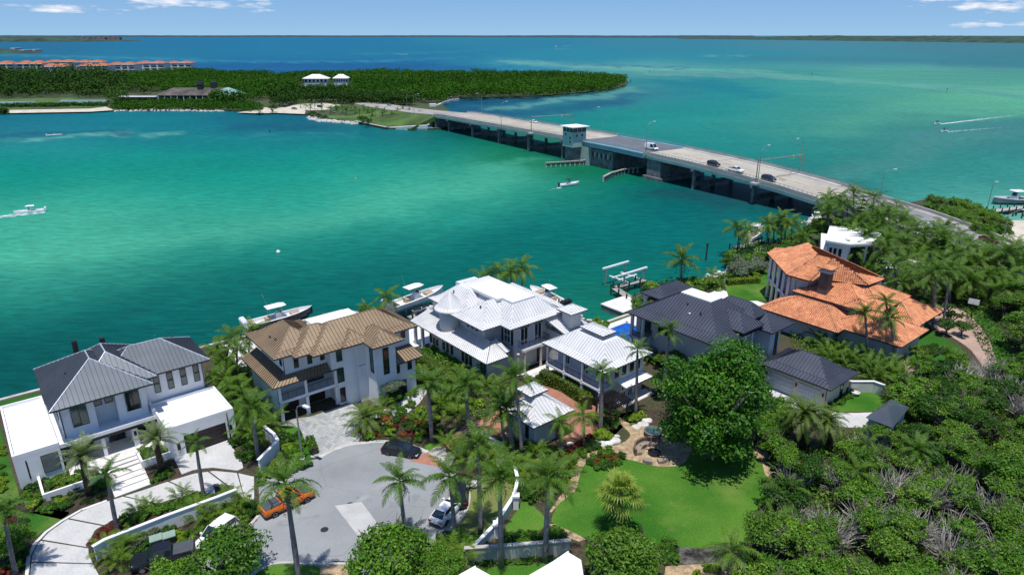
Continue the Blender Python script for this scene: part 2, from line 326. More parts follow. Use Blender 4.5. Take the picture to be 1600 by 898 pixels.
K['teal_wall'] = mat('teal_mural_wall', (.32, .45, .47), .8, .15, .3)
K['b_deck'] = mat('bridge_deck_concrete', (.44, .41, .35), .9, .12, .06, fine=.1, fscale=.6, spec=.2)
K['b_girder'] = mat('teal_bridge_steel', (.17, .34, .34), .6, .12, .15)
K['b_para'] = mat('bridge_parapet_concrete', (.44, .43, .40), .85, .12, .2)
K['b_grate'] = mat('steel_grating_deck', (.14, .15, .16), .6, .1, .2)
K['b_blue'] = mat('pale_blue_bridge_steel', (.25, .42, .50), .5, .1, .2)
K['b_house'] = mat('pale_green_block', (.38, .48, .43), .8, .08, .3)
K['bark'] = mat('grey_brown_bark', (.17, .14, .11), .9, .3, 2, bump=.5)
K['royal'] = mat('smooth_grey_palm_trunk', (.27, .25, .23), .8, .18, 1.2, fine=.2, fscale=3)
K['datebark'] = mat('dark_fibrous_trunk', (.09, .065, .045), .95, .4, 3, bump=1, bscale=12)
K['coirbark'] = mat('ringed_brown_trunk', (.2, .165, .125), .9, .25, 2, bump=.4)
K['shaft'] = mat('green_crownshaft', (.11, .22, .04), .45, .15, 1)
K['twig'] = mat('bleached_dead_branches', (.46, .43, .38), .9, .3, 2)
K['fruit'] = mat('orange_date_clusters', (.42, .22, .03), .7, .3, 5)
K['deadfrond'] = mat('brown_dead_frond', (.16, .12, .08), .9, .3, 2)
G = {}
G['royal'] = leafmat('royal_frond_green', (.015, .05, .004), (.10, .20, .016))
G['coco'] = leafmat('coconut_frond_green', (.022, .075, .005), (.13, .235, .018))
G['date'] = leafmat('grey_green_date_frond', (.05, .09, .03), (.24, .30, .12))
G['fan'] = leafmat('bright_fan_leaf', (.06, .13, .015), (.30, .38, .05))
G['canary'] = leafmat('canary_frond_green', (.03, .08, .01), (.16, .23, .04))
G['areca'] = leafmat('areca_green', (.03, .09, .006), (.16, .26, .02))
G['ficus'] = leafmat('glossy_ficus_green', (.005, .032, .002), (.038, .14, .005), (.11, .27, .015), trans=.2)
G['oak'] = leafmat('mid_green_leaf', (.014, .06, .003), (.085, .21, .012), (.21, .36, .03))
G['olive'] = leafmat('olive_leaf', (.022, .075, .006), (.10, .215, .016), (.22, .34, .04))
G['lime'] = leafmat('lime_leaf', (.06, .14, .006), (.26, .38, .02))
G['dark'] = leafmat('dark_shrub_leaf', (.008, .04, .003), (.055, .15, .010))
G['silver'] = leafmat('silver_green_leaf', (.05, .08, .05), (.20, .26, .16))
G['redleaf'] = leafmat('maroon_leaf', (.05, .008, .006), (.22, .035, .02))
G['rust'] = leafmat('rust_flower_leaf', (.10, .03, .01), (.40, .12, .02))
G['mangrove'] = leafmat('mangrove_canopy', (.005, .030, .002), (.028, .095, .004), (.06, .15, .010), trans=.1, rough=.8, spec=.1)
G['bank'] = leafmat('mixed_canopy', (.006, .024, .003), (.026, .07, .008), (.06, .11, .02), trans=.1, rough=.8, spec=.1)
G['grass'] = leafmat('lawn_blade', (.02, .10, .008), (.045, .2, .012), trans=.1)
# ------------------------------------------------------------ water, coloured by the depth, the seabed and painted ripple shading
def build_water():
    nr, na = 430, 400
    r = 18 * np.exp(np.linspace(0, math.log(60000 / 18), nr)); a = np.linspace(R(-75), R(75), na)
    RR, AA = np.meshgrid(r, a, indexing='ij'); X = (RR * np.sin(AA)).ravel(); Y = (RR * np.cos(AA)).ravel()
    i = np.arange(nr - 1)[:, None] * na + np.arange(na - 1)[None, :]
    F = np.stack([i, i + 1, i + na + 1, i + na], -1).reshape(-1, 4)[:, ::-1]
    V = np.stack([X, Y, np.zeros_like(X)], -1)
    dep = Y * math.cos(TH) + CZ * math.sin(TH); up = Y * math.sin(TH) - CZ * math.cos(TH)
    u = 800 + FOC * X / dep; v = 449 - FOC * up / dep
    # slow wandering of the seabed edges, laid out in metres
    def wob(L, s):
        g = np.random.default_rng(s); ph = g.uniform(0, 6.28, (6, 3)); o = np.zeros_like(X)
        for k in range(6):
            f = 6.28 / L * (1 + .7 * k); th = ph[k, 0]
            o += np.sin(f * (X * math.cos(th) + Y * math.sin(th)) + ph[k, 1] + 1.5 * np.sin(f * .5 * (X * math.sin(th) - Y * math.cos(th)) + ph[k, 2])) / (1 + .6 * k)
        return o / 2
    sy0 = 6 + .09 * np.maximum(v - 55, 0)
    uw = u + 16 * wob(90, 1) + 5 * wob(14, 2); vw = v + sy0 * (.22 * wob(80, 3) + .07 * wob(14, 4))
    pts = [(0, 62, 34, 110, 150), (0, 75, 25, 110, 145), (250, 66, 20, 115, 155), (500, 66, 20, 118, 158), (800, 66, 32, 128, 156), (1050, 68, 50, 132, 152), (1250, 70, 66, 135, 150), (1500, 74, 70, 130, 142),
           (0, 92, 28, 112, 142), (250, 90, 24, 120, 152), (450, 85, 22, 120, 155), (650, 85, 25, 120, 152), (900, 90, 34, 135, 156), (1150, 90, 44, 138, 152), (1350, 92, 60, 138, 148), (1560, 95, 62, 130, 140),
           (400, 104, 20, 102, 150), (620, 106, 20, 100, 150), (800, 104, 40, 135, 158), (1000, 112, 90, 165, 160), (1200, 112, 75, 155, 150), (1400, 118, 96, 170, 150), (1560, 122, 88, 160, 148),
           (1080, 135, 22, 138, 150), (1230, 132, 60, 158, 152), (1350, 140, 80, 165, 150), (1500, 160, 104, 182, 150), (1590, 150, 112, 188, 150), (1400, 180, 84, 162, 145), (1250, 165, 60, 155, 145),
           (1000, 150, 60, 140, 150), (850, 160, 50, 115, 145), (760, 170, 30, 100, 135), (950, 145, 70, 130, 145), (1100, 165, 28, 148, 148), (1000, 175, 30, 150, 142), (900, 185, 22, 145, 142),
           (1100, 200, 48, 155, 145), (1250, 200, 70, 155, 142), (1400, 210, 66, 145, 138), (1550, 215, 62, 138, 136), (1350, 255, 48, 140, 132), (1500, 270, 52, 145, 138), (1590, 290, 60, 150, 142), (1200, 235, 40, 145, 138), (1100, 225, 26, 140, 138),
           (1560, 332, 110, 188, 172), (1598, 345, 140, 205, 188), (1500, 320, 62, 155, 145),
           (0, 185, 14, 120, 140), (120, 190, 12, 128, 145), (250, 190, 16, 128, 142), (400, 188, 20, 108, 135), (480, 195, 26, 100, 125), (600, 210, 16, 112, 125), (700, 212, 10, 110, 112),
           (60, 205, 40, 112, 140), (200, 205, 14, 128, 142), (320, 205, 22, 125, 142), (450, 210, 24, 120, 138), (560, 222, 12, 135, 135),
           (80, 222, 40, 155, 155), (250, 225, 6, 145, 140), (420, 230, 8, 148, 138), (600, 240, 8, 150, 135), (720, 240, 12, 130, 112), (800, 245, 20, 128, 85), (840, 240, 22, 130, 85), (900, 262, 20, 128, 88), (960, 255, 14, 120, 100),
           (60, 255, 0, 148, 135), (250, 265, 6, 152, 135), (450, 270, 14, 155, 138), (620, 270, 35, 165, 145), (730, 280, 70, 178, 150), (800, 290, 50, 165, 140), (860, 300, 20, 138, 120),
           (30, 300, 12, 155, 135), (200, 300, 30, 162, 142), (400, 300, 22, 160, 140), (600, 305, 62, 178, 152), (720, 305, 66, 175, 150),
           (30, 350, 70, 180, 155), (150, 345, 84, 190, 160), (300, 345, 72, 182, 155), (450, 340, 60, 175, 152), (560, 335, 55, 170, 148), (680, 330, 35, 155, 138),
           (0, 385, 80, 190, 160), (120, 390, 96, 196, 165), (250, 380, 60, 172, 148), (400, 375, 35, 152, 136), (560, 370, 22, 140, 128),
           (0, 425, 60, 165, 145), (120, 430, 36, 145, 130), (280, 420, 18, 130, 118), (450, 410, 10, 122, 112), (650, 390, 6, 118, 112), (850, 370, 0, 118, 112), (1050, 350, 0, 112, 112), (900, 320, 4, 122, 115),
           (0, 480, 12, 120, 110), (200, 480, 4, 108, 102), (400, 460, 2, 108, 102), (600, 440, 0, 110, 104), (800, 420, 0, 112, 106), (1000, 400, 0, 115, 110), (1120, 370, 6, 120, 115), (1200, 340, 10, 115, 112), (1150, 310, 0, 105, 108),
           (0, 560, 4, 96, 94), (200, 540, 2, 96, 94), (400, 520, 2, 100, 96), (600, 480, 0, 106, 100), (880, 450, 0, 115, 106), (930, 475, 30, 135, 110), (960, 440, 6, 118, 108), (100, 620, 6, 90, 88), (1060, 300, 0, 108, 105), (1250, 325, 20, 100, 108)]
    num = np.zeros((len(X), 3)); den = np.zeros(len(X)) + 1e-12
    for px, py, *c in pts:
        sy = 6 + .11 * max(py - 55, 0); sx = 80 + .07 * py
        d = ((uw - px) / sx) ** 2 + ((vw - py) / sy) ** 2
        wgt = np.exp(-d * .9) + 1e-5 / (d + .5) ** 2
        num += wgt[:, None] * np.array(lin(*c))[None, :]; den += wgt
    C = num / den[:, None]
    strokes = [([(0, 219), (60, 217), (140, 213), (260, 207)], 2.2, (120, 190, 180), .8), ([(0, 212), (100, 206), (200, 209)], 3, (38, 90, 125), .6),
               ([(400, 212), (470, 209), (540, 206)], 1.6, (60, 150, 165), .6), ([(380, 200), (480, 197)], 5, (28, 85, 120), .5), ([(300, 216), (430, 218), (560, 214)], 2, (40, 150, 150), .4),
               ([(0, 86), (120, 89), (300, 93)], 1.2, (70, 155, 180), .6), ([(300, 95), (450, 97), (620, 96)], 1.2, (60, 150, 178), .6), ([(560, 97), (720, 90)], 1, (60, 150, 178), .4),
               ([(560, 85), (700, 82), (760, 78)], 1.3, (55, 145, 175), .4), ([(0, 100), (300, 103), (600, 102), (760, 108)], 4, (16, 92, 145), .6),
               ([(800, 97), (900, 103), (1020, 109), (1160, 112), (1260, 122), (1400, 132), (1600, 146)], 3.2, (120, 182, 168), .75),
               ([(870, 100), (1000, 104), (1070, 107)], 1.2, (40, 100, 135), .6), ([(1010, 116), (1140, 118), (1240, 124)], 1.8, (140, 170, 172), .5),
               ([(760, 172), (830, 163), (900, 155), (960, 148), (985, 138)], 2.6, (120, 180, 172), .7), ([(800, 168), (860, 158), (920, 148)], 1.4, (110, 170, 170), .6), ([(720, 176), (800, 178), (900, 170), (980, 152)], 4.5, (34, 92, 130), .7),
               ([(700, 163), (780, 160), (850, 152)], 3, (30, 82, 115), .7), ([(960, 140), (1010, 132), (1005, 120), (960, 116)], 3, (80, 155, 155), .6),
               ([(1000, 128), (1100, 130), (1190, 150)], 5, (14, 130, 148), .5), ([(1180, 92), (1400, 94), (1600, 103)], 4, (62, 122, 138), .5),
               ([(1100, 88), (1160, 87)], .8, (110, 180, 180), .6), ([(1400, 144), (1500, 139), (1600, 152)], 2, (88, 155, 150), .5),
               ([(1300, 205), (1400, 165), (1500, 160), (1600, 165)], 7, (96, 178, 150), .4), ([(1240, 300), (1400, 250), (1480, 215), (1600, 205)], 9, (104, 158, 155), .35),
               ([(1420, 215), (1500, 203), (1600, 190)], 2.5, (90, 140, 150), .5), ([(0, 400), (150, 392), (330, 366), (520, 338), (700, 300), (780, 268)], 14, (100, 200, 168), .45),
               ([(790, 248), (850, 262), (960, 272)], 8, (12, 122, 78), .5), ([(860, 246), (830, 252), (800, 262)], 2, (90, 190, 160), .4),
               ([(1060, 300), (1150, 312), (1280, 332)], 9, (40, 70, 95), .55), ([(700, 205), (800, 222), (900, 248)], 7, (16, 92, 92), .45)]  # both strokes darken the water along the foot of the bridge
    for pl, wd, c, k in strokes:
        best = np.full(len(X), 1e9)
        for (x0, y0), (x1, y1) in zip(pl, pl[1:]):
            ax, ay, bx, by = x0 / 6, y0, x1 / 6, y1; qx = uw / 6; qy = vw
            t = np.clip(((qx - ax) * (bx - ax) + (qy - ay) * (by - ay)) / ((bx - ax) ** 2 + (by - ay) ** 2), 0, 1)
            best = np.minimum(best, (qx - ax - t * (bx - ax)) ** 2 + (qy - ay - t * (by - ay)) ** 2)
        al = k * np.exp(-best / (wd * wd))
        C = C * (1 - al[:, None]) + al[:, None] * np.array(lin(*c))[None, :]
    C = C / 1.62 * np.where((v > 110)[:, None], np.array([[.80, .94, .87]]), np.array([[.95, 1.0, .97]]))
    me = bpy.data.meshes.new('water'); me.vertices.add(len(V)); me.vertices.foreach_set('co', V.astype(np.float32).ravel())
    nf = len(F); me.loops.add(nf * 4); me.loops.foreach_set('vertex_index', F.astype(np.int32).ravel())
    me.polygons.add(nf); me.polygons.foreach_set('loop_start', np.arange(0, nf * 4, 4, dtype=np.int32)); me.update(calc_edges=True)
    if me.polygons[0].normal.z < 0: me.flip_normals()
    at = me.attributes.new('seabed', 'FLOAT_COLOR', 'POINT'); at.data.foreach_set('color', np.concatenate([C, np.ones((len(C), 1))], 1).astype(np.float32).ravel())
    me.polygons.foreach_set('use_smooth', [True] * nf)
    m = bpy.data.materials.new('bay_water'); m.use_nodes = True; t = m.node_tree; n = t.nodes; l = t.links; b = n['Principled BSDF']
    a = n.new('ShaderNodeAttribute'); a.attribute_name = 'seabed'; tcn = n.new('ShaderNodeTexCoord')
    mp = n.new('ShaderNodeMapping'); mp.inputs['Scale'].default_value = (.10, .34, 1); mp.inputs['Rotation'].default_value = (0, 0, R(14)); l.new(tcn.outputs['Object'], mp.inputs[0])
    n1 = n.new('ShaderNodeTexNoise'); n1.inputs['Scale'].default_value = 2.1; n1.inputs['Detail'].default_value = 5; n1.inputs['Roughness'].default_value = .65; n1.inputs['Distortion'].default_value = .6; l.new(mp.outputs[0], n1.inputs[0])
    mp2 = n.new('ShaderNodeMapping'); mp2.inputs['Scale'].default_value = (.012, .03, 1); mp2.inputs['Rotation'].default_value = (0, 0, R(-8)); l.new(tcn.outputs['Object'], mp2.inputs[0])
    n2 = n.new('ShaderNodeTexNoise'); n2.inputs['Scale'].default_value = 1; n2.inputs['Detail'].default_value = 7; n2.inputs['Roughness'].default_value = .6; l.new(mp2.outputs[0], n2.inputs[0])
    r1 = n.new('ShaderNodeMapRange'); r1.inputs[1].default_value = .34; r1.inputs[2].default_value = .7; r1.inputs[3].default_value = .8; r1.inputs[4].default_value = 1.27; l.new(n1.outputs['Fac'], r1.inputs[0])  # ripple shading painted into the colour, from the same noise as the bump
    r2 = n.new('ShaderNodeMapRange'); r2.inputs[1].default_value = .3; r2.inputs[2].default_value = .7; r2.inputs[3].default_value = .93; r2.inputs[4].default_value = 1.07; l.new(n2.outputs['Fac'], r2.inputs[0])
    ml = n.new('ShaderNodeMath'); ml.operation = 'MULTIPLY'; l.new(r1.outputs[0], ml.inputs[0]); l.new(r2.outputs[0], ml.inputs[1])
    h = n.new('ShaderNodeMix'); h.data_type = 'RGBA'; h.blend_type = 'MULTIPLY'; h.inputs['Factor'].default_value = 1; l.new(a.outputs['Color'], h.inputs['A']); l.new(ml.outputs[0], h.inputs['B'])
    n.remove(b); df = n.new('ShaderNodeBsdfDiffuse'); gl = n.new('ShaderNodeBsdfGlossy'); gl.inputs['Roughness'].default_value = .22; mxs = n.new('ShaderNodeMixShader'); l.new(h.outputs['Result'], df.inputs['Color'])
    lw = n.new('ShaderNodeLayerWeight'); lw.inputs['Blend'].default_value = .5; pw = n.new('ShaderNodeMath'); pw.operation = 'POWER'; pw.inputs[1].default_value = 4; l.new(lw.outputs['Facing'], pw.inputs[0]); ma = n.new('ShaderNodeMath'); ma.operation = 'MULTIPLY_ADD'; ma.inputs[1].default_value = .09; ma.inputs[2].default_value = .025; l.new(pw.outputs[0], ma.inputs[0])
    l.new(ma.outputs[0], mxs.inputs[0]); l.new(df.outputs[0], mxs.inputs[1]); l.new(gl.outputs[0], mxs.inputs[2]); l.new(mxs.outputs[0], n['Material Output'].inputs[0])
    bn = n.new('ShaderNodeBump'); bn.inputs['Strength'].default_value = .8; bn.inputs['Distance'].default_value = .5; l.new(n1.outputs['Fac'], bn.inputs['Height']); l.new(bn.outputs[0], gl.inputs['Normal']); l.new(bn.outputs[0], df.inputs['Normal'])
    me.materials.append(m); link('water', me, kind='structure')
build_water()

# ------------------------------------------------------------ far shores
def strip_land(name, px0, px1, yb, hgt, n, mt, depth=500, seed=1, taper=True):
    g = random.Random(seed); vs = []; fs = []
    for i in range(n + 1):
        t = i / n; x = px0 + (px1 - px0) * t; y = yb(x) if callable(yb) else yb
        p = P(x, y, 0); e = min(1, 6 * min(t, 1 - t)) if taper else 1; h = hgt * e * (.93 + .12 * g.random() + .05 * math.sin(i * .21)) + .2
        q = Vector((p.x, p.y, 0)); q.normalize(); b = p + q * depth; m = p + q * depth * .12
        vs += [tuple(p), (m.x, m.y, h * .85), (b.x, b.y, h * (1.03 + .06 * g.random())), (b.x, b.y, 0)]
    for i in range(n):
        for j in range(3): fs.append((4 * i + j, 4 * i + 4 + j, 4 * i + 5 + j, 4 * i + 1 + j))
    me = bpy.data.meshes.new(name); me.from_pydata(vs, [], fs); me.materials.append(mt); return link(name, me, kind='structure')
K['farwood'] = mat('haze_tinted_wooded_shore', (.035, .07, .075), .95, .4, .006, col2=(.015, .035, .045))  # bluish distance haze mixed into the shore colours, here and below
K['farwood2'] = mat('haze_tinted_dark_shore', (.035, .08, .05), .95, .4, .012, col2=(.012, .03, .022))
strip_land('distant_shore', -700, 1180, lambda x: 58.6 + (x > 700) * (x - 700) * .0032, 38, 260, K['farwood'], 4000, 2, False)
strip_land('distant_shore', 1060, 2300, lambda x: 61.5 + max(0, x - 1100) * .0125 - max(0, x - 1600) * .01, 40, 200, K['farwood2'], 2500, 3)
strip_land('distant_shore', -600, 222, lambda x: 66.2 - (x - 0) * .003 - max(0, x - 150) * .008, 34, 160, K['farwood2'], 1200, 4)
strip_land('distant_shore', -500, 66, lambda x: 83.5, 15, 90, K['farwood2'], 260, 5)
# ------------------------------------------------------------ the two pieces of land
def sites(l): return [tuple(S2W(a, b)[:2]) for a, b in l]
MAIN = sites([(-140, 112), (51, 112), (55, 105), (56, 97.5), (74, 97.5), (82, 95), (83, 80), (85, 76.5), (91.5, 76.4), (94, 78), (100, 80), (107, 80.3), (117, 78.7), (127, 79), (138, 81.4), (150, 83.5), (163, 85.7), (177, 88.4),
              (189, 90), (204, 93), (212, 84), (228, 82), (239, 80), (240, 72), (233, 61), (225, 56), (229, 51), (250, 46), (330, 20), (330, -260), (-140, -260)])
mb = MB(); mb.prism(MAIN, -1.2, GZ); mb.build('ground', K['soil'], kind='structure')
def seawall(pts, name='seawall'):
    mb = MB()
    for a, b in zip(pts, pts[1:]):
        A = S2W(*a); B = S2W(*b); d = B - A; mb.cbox(((A.x + B.x) / 2, (A.y + B.y) / 2, .55), (d.length / 2 + .2, .3, .95), math.atan2(d.y, d.x))
    return mb.build(name, K['curb'], kind='structure')
seawall([(-140, 112.3), (51.2, 112.3), (55.3, 105.2), (56.3, 97.8), (74, 97.8), (82.3, 95.2), (83.3, 80), (85.3, 76.8), (92, 76.7)])
ISL = PX([(-900, 176), (-300, 177), (0, 178), (140, 175.5), (175, 174), (300, 173), (345, 173), (380, 175), (405, 178), (430, 177), (475, 179), (495, 184), (525, 189), (555, 192), (575, 195), (600, 202), (640, 203), (690, 203), (702, 199), (700, 190), (706, 178),
          (693, 168), (690, 163), (715, 155), (760, 154), (800, 153), (850, 151), (900, 147), (950, 142), (978, 135), (982, 129), (965, 124.5), (930, 121), (880, 120), (820, 119), (740, 119), (650, 118), (560, 117), (460, 121), (440, 122), (400, 118.5), (300, 115.5),
          (296, 110), (180, 107), (0, 104), (-900, 98)], 0)
mb = MB(); mb.prism(ISL, -1.2, .9); mb.build('island_ground', mat('island_soil', (.06, .08, .03), .95, .3, .02, col2=(.03, .05, .015)), kind='structure')
LY = [0]
def sheet(name, pts, m, lvl, z=None, **k):
    LY[0] += 1
    return flat(name, pts, (GZ if z is None else z) + .012 * lvl + .0008 * (LY[0] % 14), m, **({'kind': 'structure'} | k))
IZ = .9
K['islandgrass'] = mat('island_mown_grass', (.085, .16, .03), .95, .3, .05, fine=.2, fscale=.8)
K['court'] = mat('blue_green_tennis_court', (.14, .25, .24), .9, .2, .03)
sheet('beach', PX([(370, 176), (405, 177.5), (430, 176.5), (476, 178.5), (478, 172), (440, 168), (415, 168), (400, 172)], IZ), K['sand'], 2, IZ)
sheet('beach', PX([(10, 177), (140, 174.8), (178, 172.3), (165, 167), (140, 170), (12, 172)], IZ), K['sand'], 2, IZ)
sheet('sand_car_park', PX([(440, 170), (470, 161), (505, 161), (560, 168), (600, 176), (640, 188), (672, 194), (640, 195), (600, 187), (560, 177), (520, 171), (480, 173)], IZ), K['sand'], 3, IZ)
sheet('lawn', PX([(571, 164), (640, 171), (668, 176), (676, 188), (640, 187), (612, 178), (575, 168)], IZ), K['islandgrass'], 4, IZ)
sheet('lawn', PX([(510, 180), (560, 181), (600, 187), (628, 194), (600, 197), (560, 191), (515, 185)], IZ), K['islandgrass'], 4, IZ)
sheet('lawn', PX([(0, 171), (165, 167), (168, 158), (100, 152), (0, 155)], IZ), K['islandgrass'], 1, IZ)
sheet('tennis_court', PX([(0, 168.5), (52, 166), (56, 158), (0, 159)], IZ), K['court'], 4, IZ)
sheet('tennis_court', PX([(82, 165), (165, 162.5), (166, 156), (96, 156)], IZ), K['court'], 4, IZ)

# ------------------------------------------------------------ ground of the neighbourhood
def lawnmat(name, a, b):
    m = mat(name, a, .95, .2, .13, fine=.32, fscale=6, bump=.4, bscale=25, col2=b, spec=.1); overlay(m, 'patch', .11, .53, .72, (.17, .23, .05), .6); overlay(m, 'patch', .5, .62, .74, (.2, .21, .07), .35); return m
K['lawn'] = lawnmat('bright_green_lawn', (.085, .20, .024), (.032, .125, .012))
K['lawn2'] = lawnmat('deep_green_turf', (.035, .13, .016), (.025, .10, .012))
K['drylawn'] = lawnmat('patchy_lawn', (.10, .20, .035), (.17, .19, .06))
lawn_px = smoothc([(874, 785), (899, 766), (905, 744), (911, 729), (924, 716), (941, 707), (962, 712), (978, 716), (1000, 722), (1020, 727), (1045, 726), (1075, 690), (1130, 680), (1184, 700), (1198, 740), (1204, 790), (1190, 830), (1165, 850), (1130, 847), (1100, 856), (1056, 853), (1000, 850), (950, 846), (905, 837), (880, 824), (862, 815), (866, 800)], 3)
sheet('lawn', PX(lawn_px), K['lawn'], 1)
sheet('lawn', PX([(727, 770), (724, 800), (706, 824), (668, 862), (660, 880), (700, 885), (740, 856), (785, 815), (806, 772), (800, 735), (760, 740)]), K['drylawn'], 1)
sheet('lawn', PX([(790, 822), (806, 800), (818, 778), (845, 800), (860, 820), (830, 835), (790, 840)]), K['lawn'], 1)
sheet('lawn', PX([(380, 905), (425, 881), (445, 878), (482, 880), (500, 886), (505, 905), (480, 950), (360, 950)]), K['lawn'], 1)
sheet('sand_path', PX([(482, 880), (548, 881), (560, 905), (560, 940), (505, 940), (500, 886)]), K['tanpath'], 1)
sheet('lawn', PX([(660, 900), (760, 886), (830, 880), (860, 878), (900, 905), (850, 950), (640, 950)]), K['lawn'], 1)
sheet('lawn', PX([(1283, 645), (1345, 610), (1362, 612), (1395, 624), (1362, 643), (1320, 643)]), K['lawn'], 1)
sheet('lawn', PX([(0, 665), (8, 700), (28, 765), (32, 785), (6, 790), (-60, 740), (-60, 640)]), K['lawn2'], 1)
sheet('lawn', PX([(0, 628), (62, 613), (62, 618), (0, 635), (-60, 660), (-60, 640)]), K['lawn2'], 2)
sheet('lawn', PX(smoothc([(42, 800), (70, 798), (98, 798), (108, 802), (85, 818), (60, 835), (45, 842), (30, 830), (25, 812)], 3)), K['lawn2'], 1)
sheet('lawn', PX([(432, 668), (462, 662), (480, 690), (490, 715), (470, 720), (450, 700)]), K['lawn'], 1)
sheet('lawn', PX([(660, 690), (700, 684), (712, 700), (690, 708), (668, 705)]), K['lawn'], 1)
sheet('lawn', PX([(1500, 476), (1540, 482), (1580, 540), (1585, 585), (1560, 580), (1548, 528), (1518, 492)]), K['lawn'], 1); sheet('lawn', PX([(1395, 535), (1440, 500), (1460, 520), (1500, 542), (1522, 580), (1440, 592), (1400, 600)]), K['lawn2'], 1); sheet('driveway', PX([(1398, 552), (1425, 560), (1436, 582), (1405, 582)]), K['pinkpave'], 1)
sheet('lawn', PX([(1130, 436), (1185, 420), (1240, 430), (1200, 470), (1140, 470)]), K['lawn'], 1)
# tan garden walk and patio
walk = smoothc([(858, 800), (865, 789), (880, 768), (891, 752), (893, 737), (900, 722), (918, 708), (938, 700), (970, 693), (985, 680), (975, 668), (962, 655), (944, 652), (944, 668)], 3, False) + \
    smoothc([(965, 650), (985, 662), (1010, 668), (1040, 668), (1080, 690), (1070, 722), (1042, 729), (1020, 727), (1000, 722), (976, 716), (962, 708), (940, 706), (924, 715), (912, 728), (905, 745), (899, 766), (875, 785), (862, 800)], 3, False)
sheet('garden_path', PX(walk), K['tanpath'], 2)
sheet('garden_path', PX([(858, 819), (866, 818), (905, 836), (915, 842), (905, 846), (880, 836)]), K['tanpath'], 2)
sheet('garden_path', PX(smoothc([(1180, 697), (1194, 698), (1202, 712), (1206, 730), (1206, 745), (1196, 742), (1190, 722), (1180, 712)], 3)), K['tanpath'], 2)
sheet('garden_path', PX(smoothc([(1197, 828), (1210, 826), (1216, 840), (1206, 850), (1196, 845)], 3)), K['tanpath'], 2)
sheet('rock_bed', PX(smoothc([(1050, 853), (1100, 857), (1130, 848), (1165, 851), (1175, 868), (1150, 884), (1100, 884), (1060, 878)], 3)), K['rockbed'], 1)
sheet('sand_path', PX([(1040, 884), (1100, 880), (1180, 872), (1200, 905), (1180, 960), (1030, 960)]), K['tanpath'], 1)
# brown planting beds
for q in [[(104, 800), (60, 836), (50, 850), (30, 905), (-40, 905), (-20, 800), (40, 784)], [(60, 780), (72, 788), (140, 765), (172, 752), (182, 777), (130, 795), (100, 812), (45, 800)],
          [(223, 735), (272, 718), (284, 740), (268, 750), (238, 758)], [(139, 862), (150, 828), (186, 810), (226, 796), (264, 783), (300, 773), (338, 772), (368, 765), (398, 800), (405, 812), (384, 824), (355, 840), (300, 875), (270, 905), (165, 905)],
          [(545, 680), (600, 668), (680, 660), (700, 690), (662, 694), (640, 699), (598, 692), (565, 690), (548, 694)], [(372, 690), (400, 700), (398, 740), (380, 728)],
          [(700, 738), (760, 700), (830, 690), (900, 700), (890, 760), (850, 790), (810, 770), (800, 735), (740, 750)], [(905, 700), (1000, 640), (1060, 640), (1060, 668), (985, 662), (945, 650), (940, 700)]]:
    sheet('planting_bed', PX(q), K['mulch'], 1)
# cul-de-sac
cds = smoothc([(398, 745), (425, 730), (460, 722), (498, 716), (520, 704), (545, 697), (565, 694), (600, 691), (640, 698), (668, 708), (700, 730), (724, 752), (731, 775), (725, 800), (708, 820), (672, 852), (664, 880), (668, 940), (560, 940), (548, 880), (490, 880), (430, 880), (380, 905), (250, 960), (210, 930), (300, 880), (355, 842), (386, 824), (404, 808), (396, 780)], 4)
sheet('road', PX(cds), K['asphalt'], 1)
def kerb(px, name='kerb', wd=.16, h=.12):
    p = [P(*q) for q in px]; p = [a for a, b in zip(p, p[1:]) if (b - a).length > .02] + [p[-1]]; secs = []
    for i, c in enumerate(p):
        d = p[min(i + 1, len(p) - 1)] - p[max(i - 1, 0)]; d.normalize(); n_ = Vector((-d.y, d.x, 0)) * wd; secs.append([(c.x - n_.x, c.y - n_.y, GZ - .05), (c.x + n_.x, c.y + n_.y, GZ - .05), (c.x + n_.x, c.y + n_.y, GZ + h), (c.x - n_.x, c.y - n_.y, GZ + h)])
    MB().loft(secs).build(name, K['curb'], kind='structure')
kerb(smoothc([(498, 715), (520, 703), (545, 695), (565, 692), (600, 689.5), (640, 696), (668, 706)], 5, False), wd=.3, h=.05)
kerb(smoothc([(727, 752), (733, 775), (727, 800), (710, 821), (676, 850), (666, 870)], 5, False), wd=.18)
kerb(smoothc([(384, 905), (426, 881), (490, 881), (548, 881), (560, 884)], 5, False), wd=.15)
kerb(smoothc([(404, 806), (388, 822), (356, 841), (302, 880)], 5, False), wd=.18)
sheet('concrete_panel', PX([(523, 790), (565, 784), (605, 838), (570, 850), (560, 838)]), K['concrete'], 3)
sheet('concrete_gutter', PX([(551, 786), (565, 784), (612, 752), (640, 738), (630, 736), (598, 752)]), mat('pale_gutter', (.33, .34, .33), .9, .12, .6), 2)
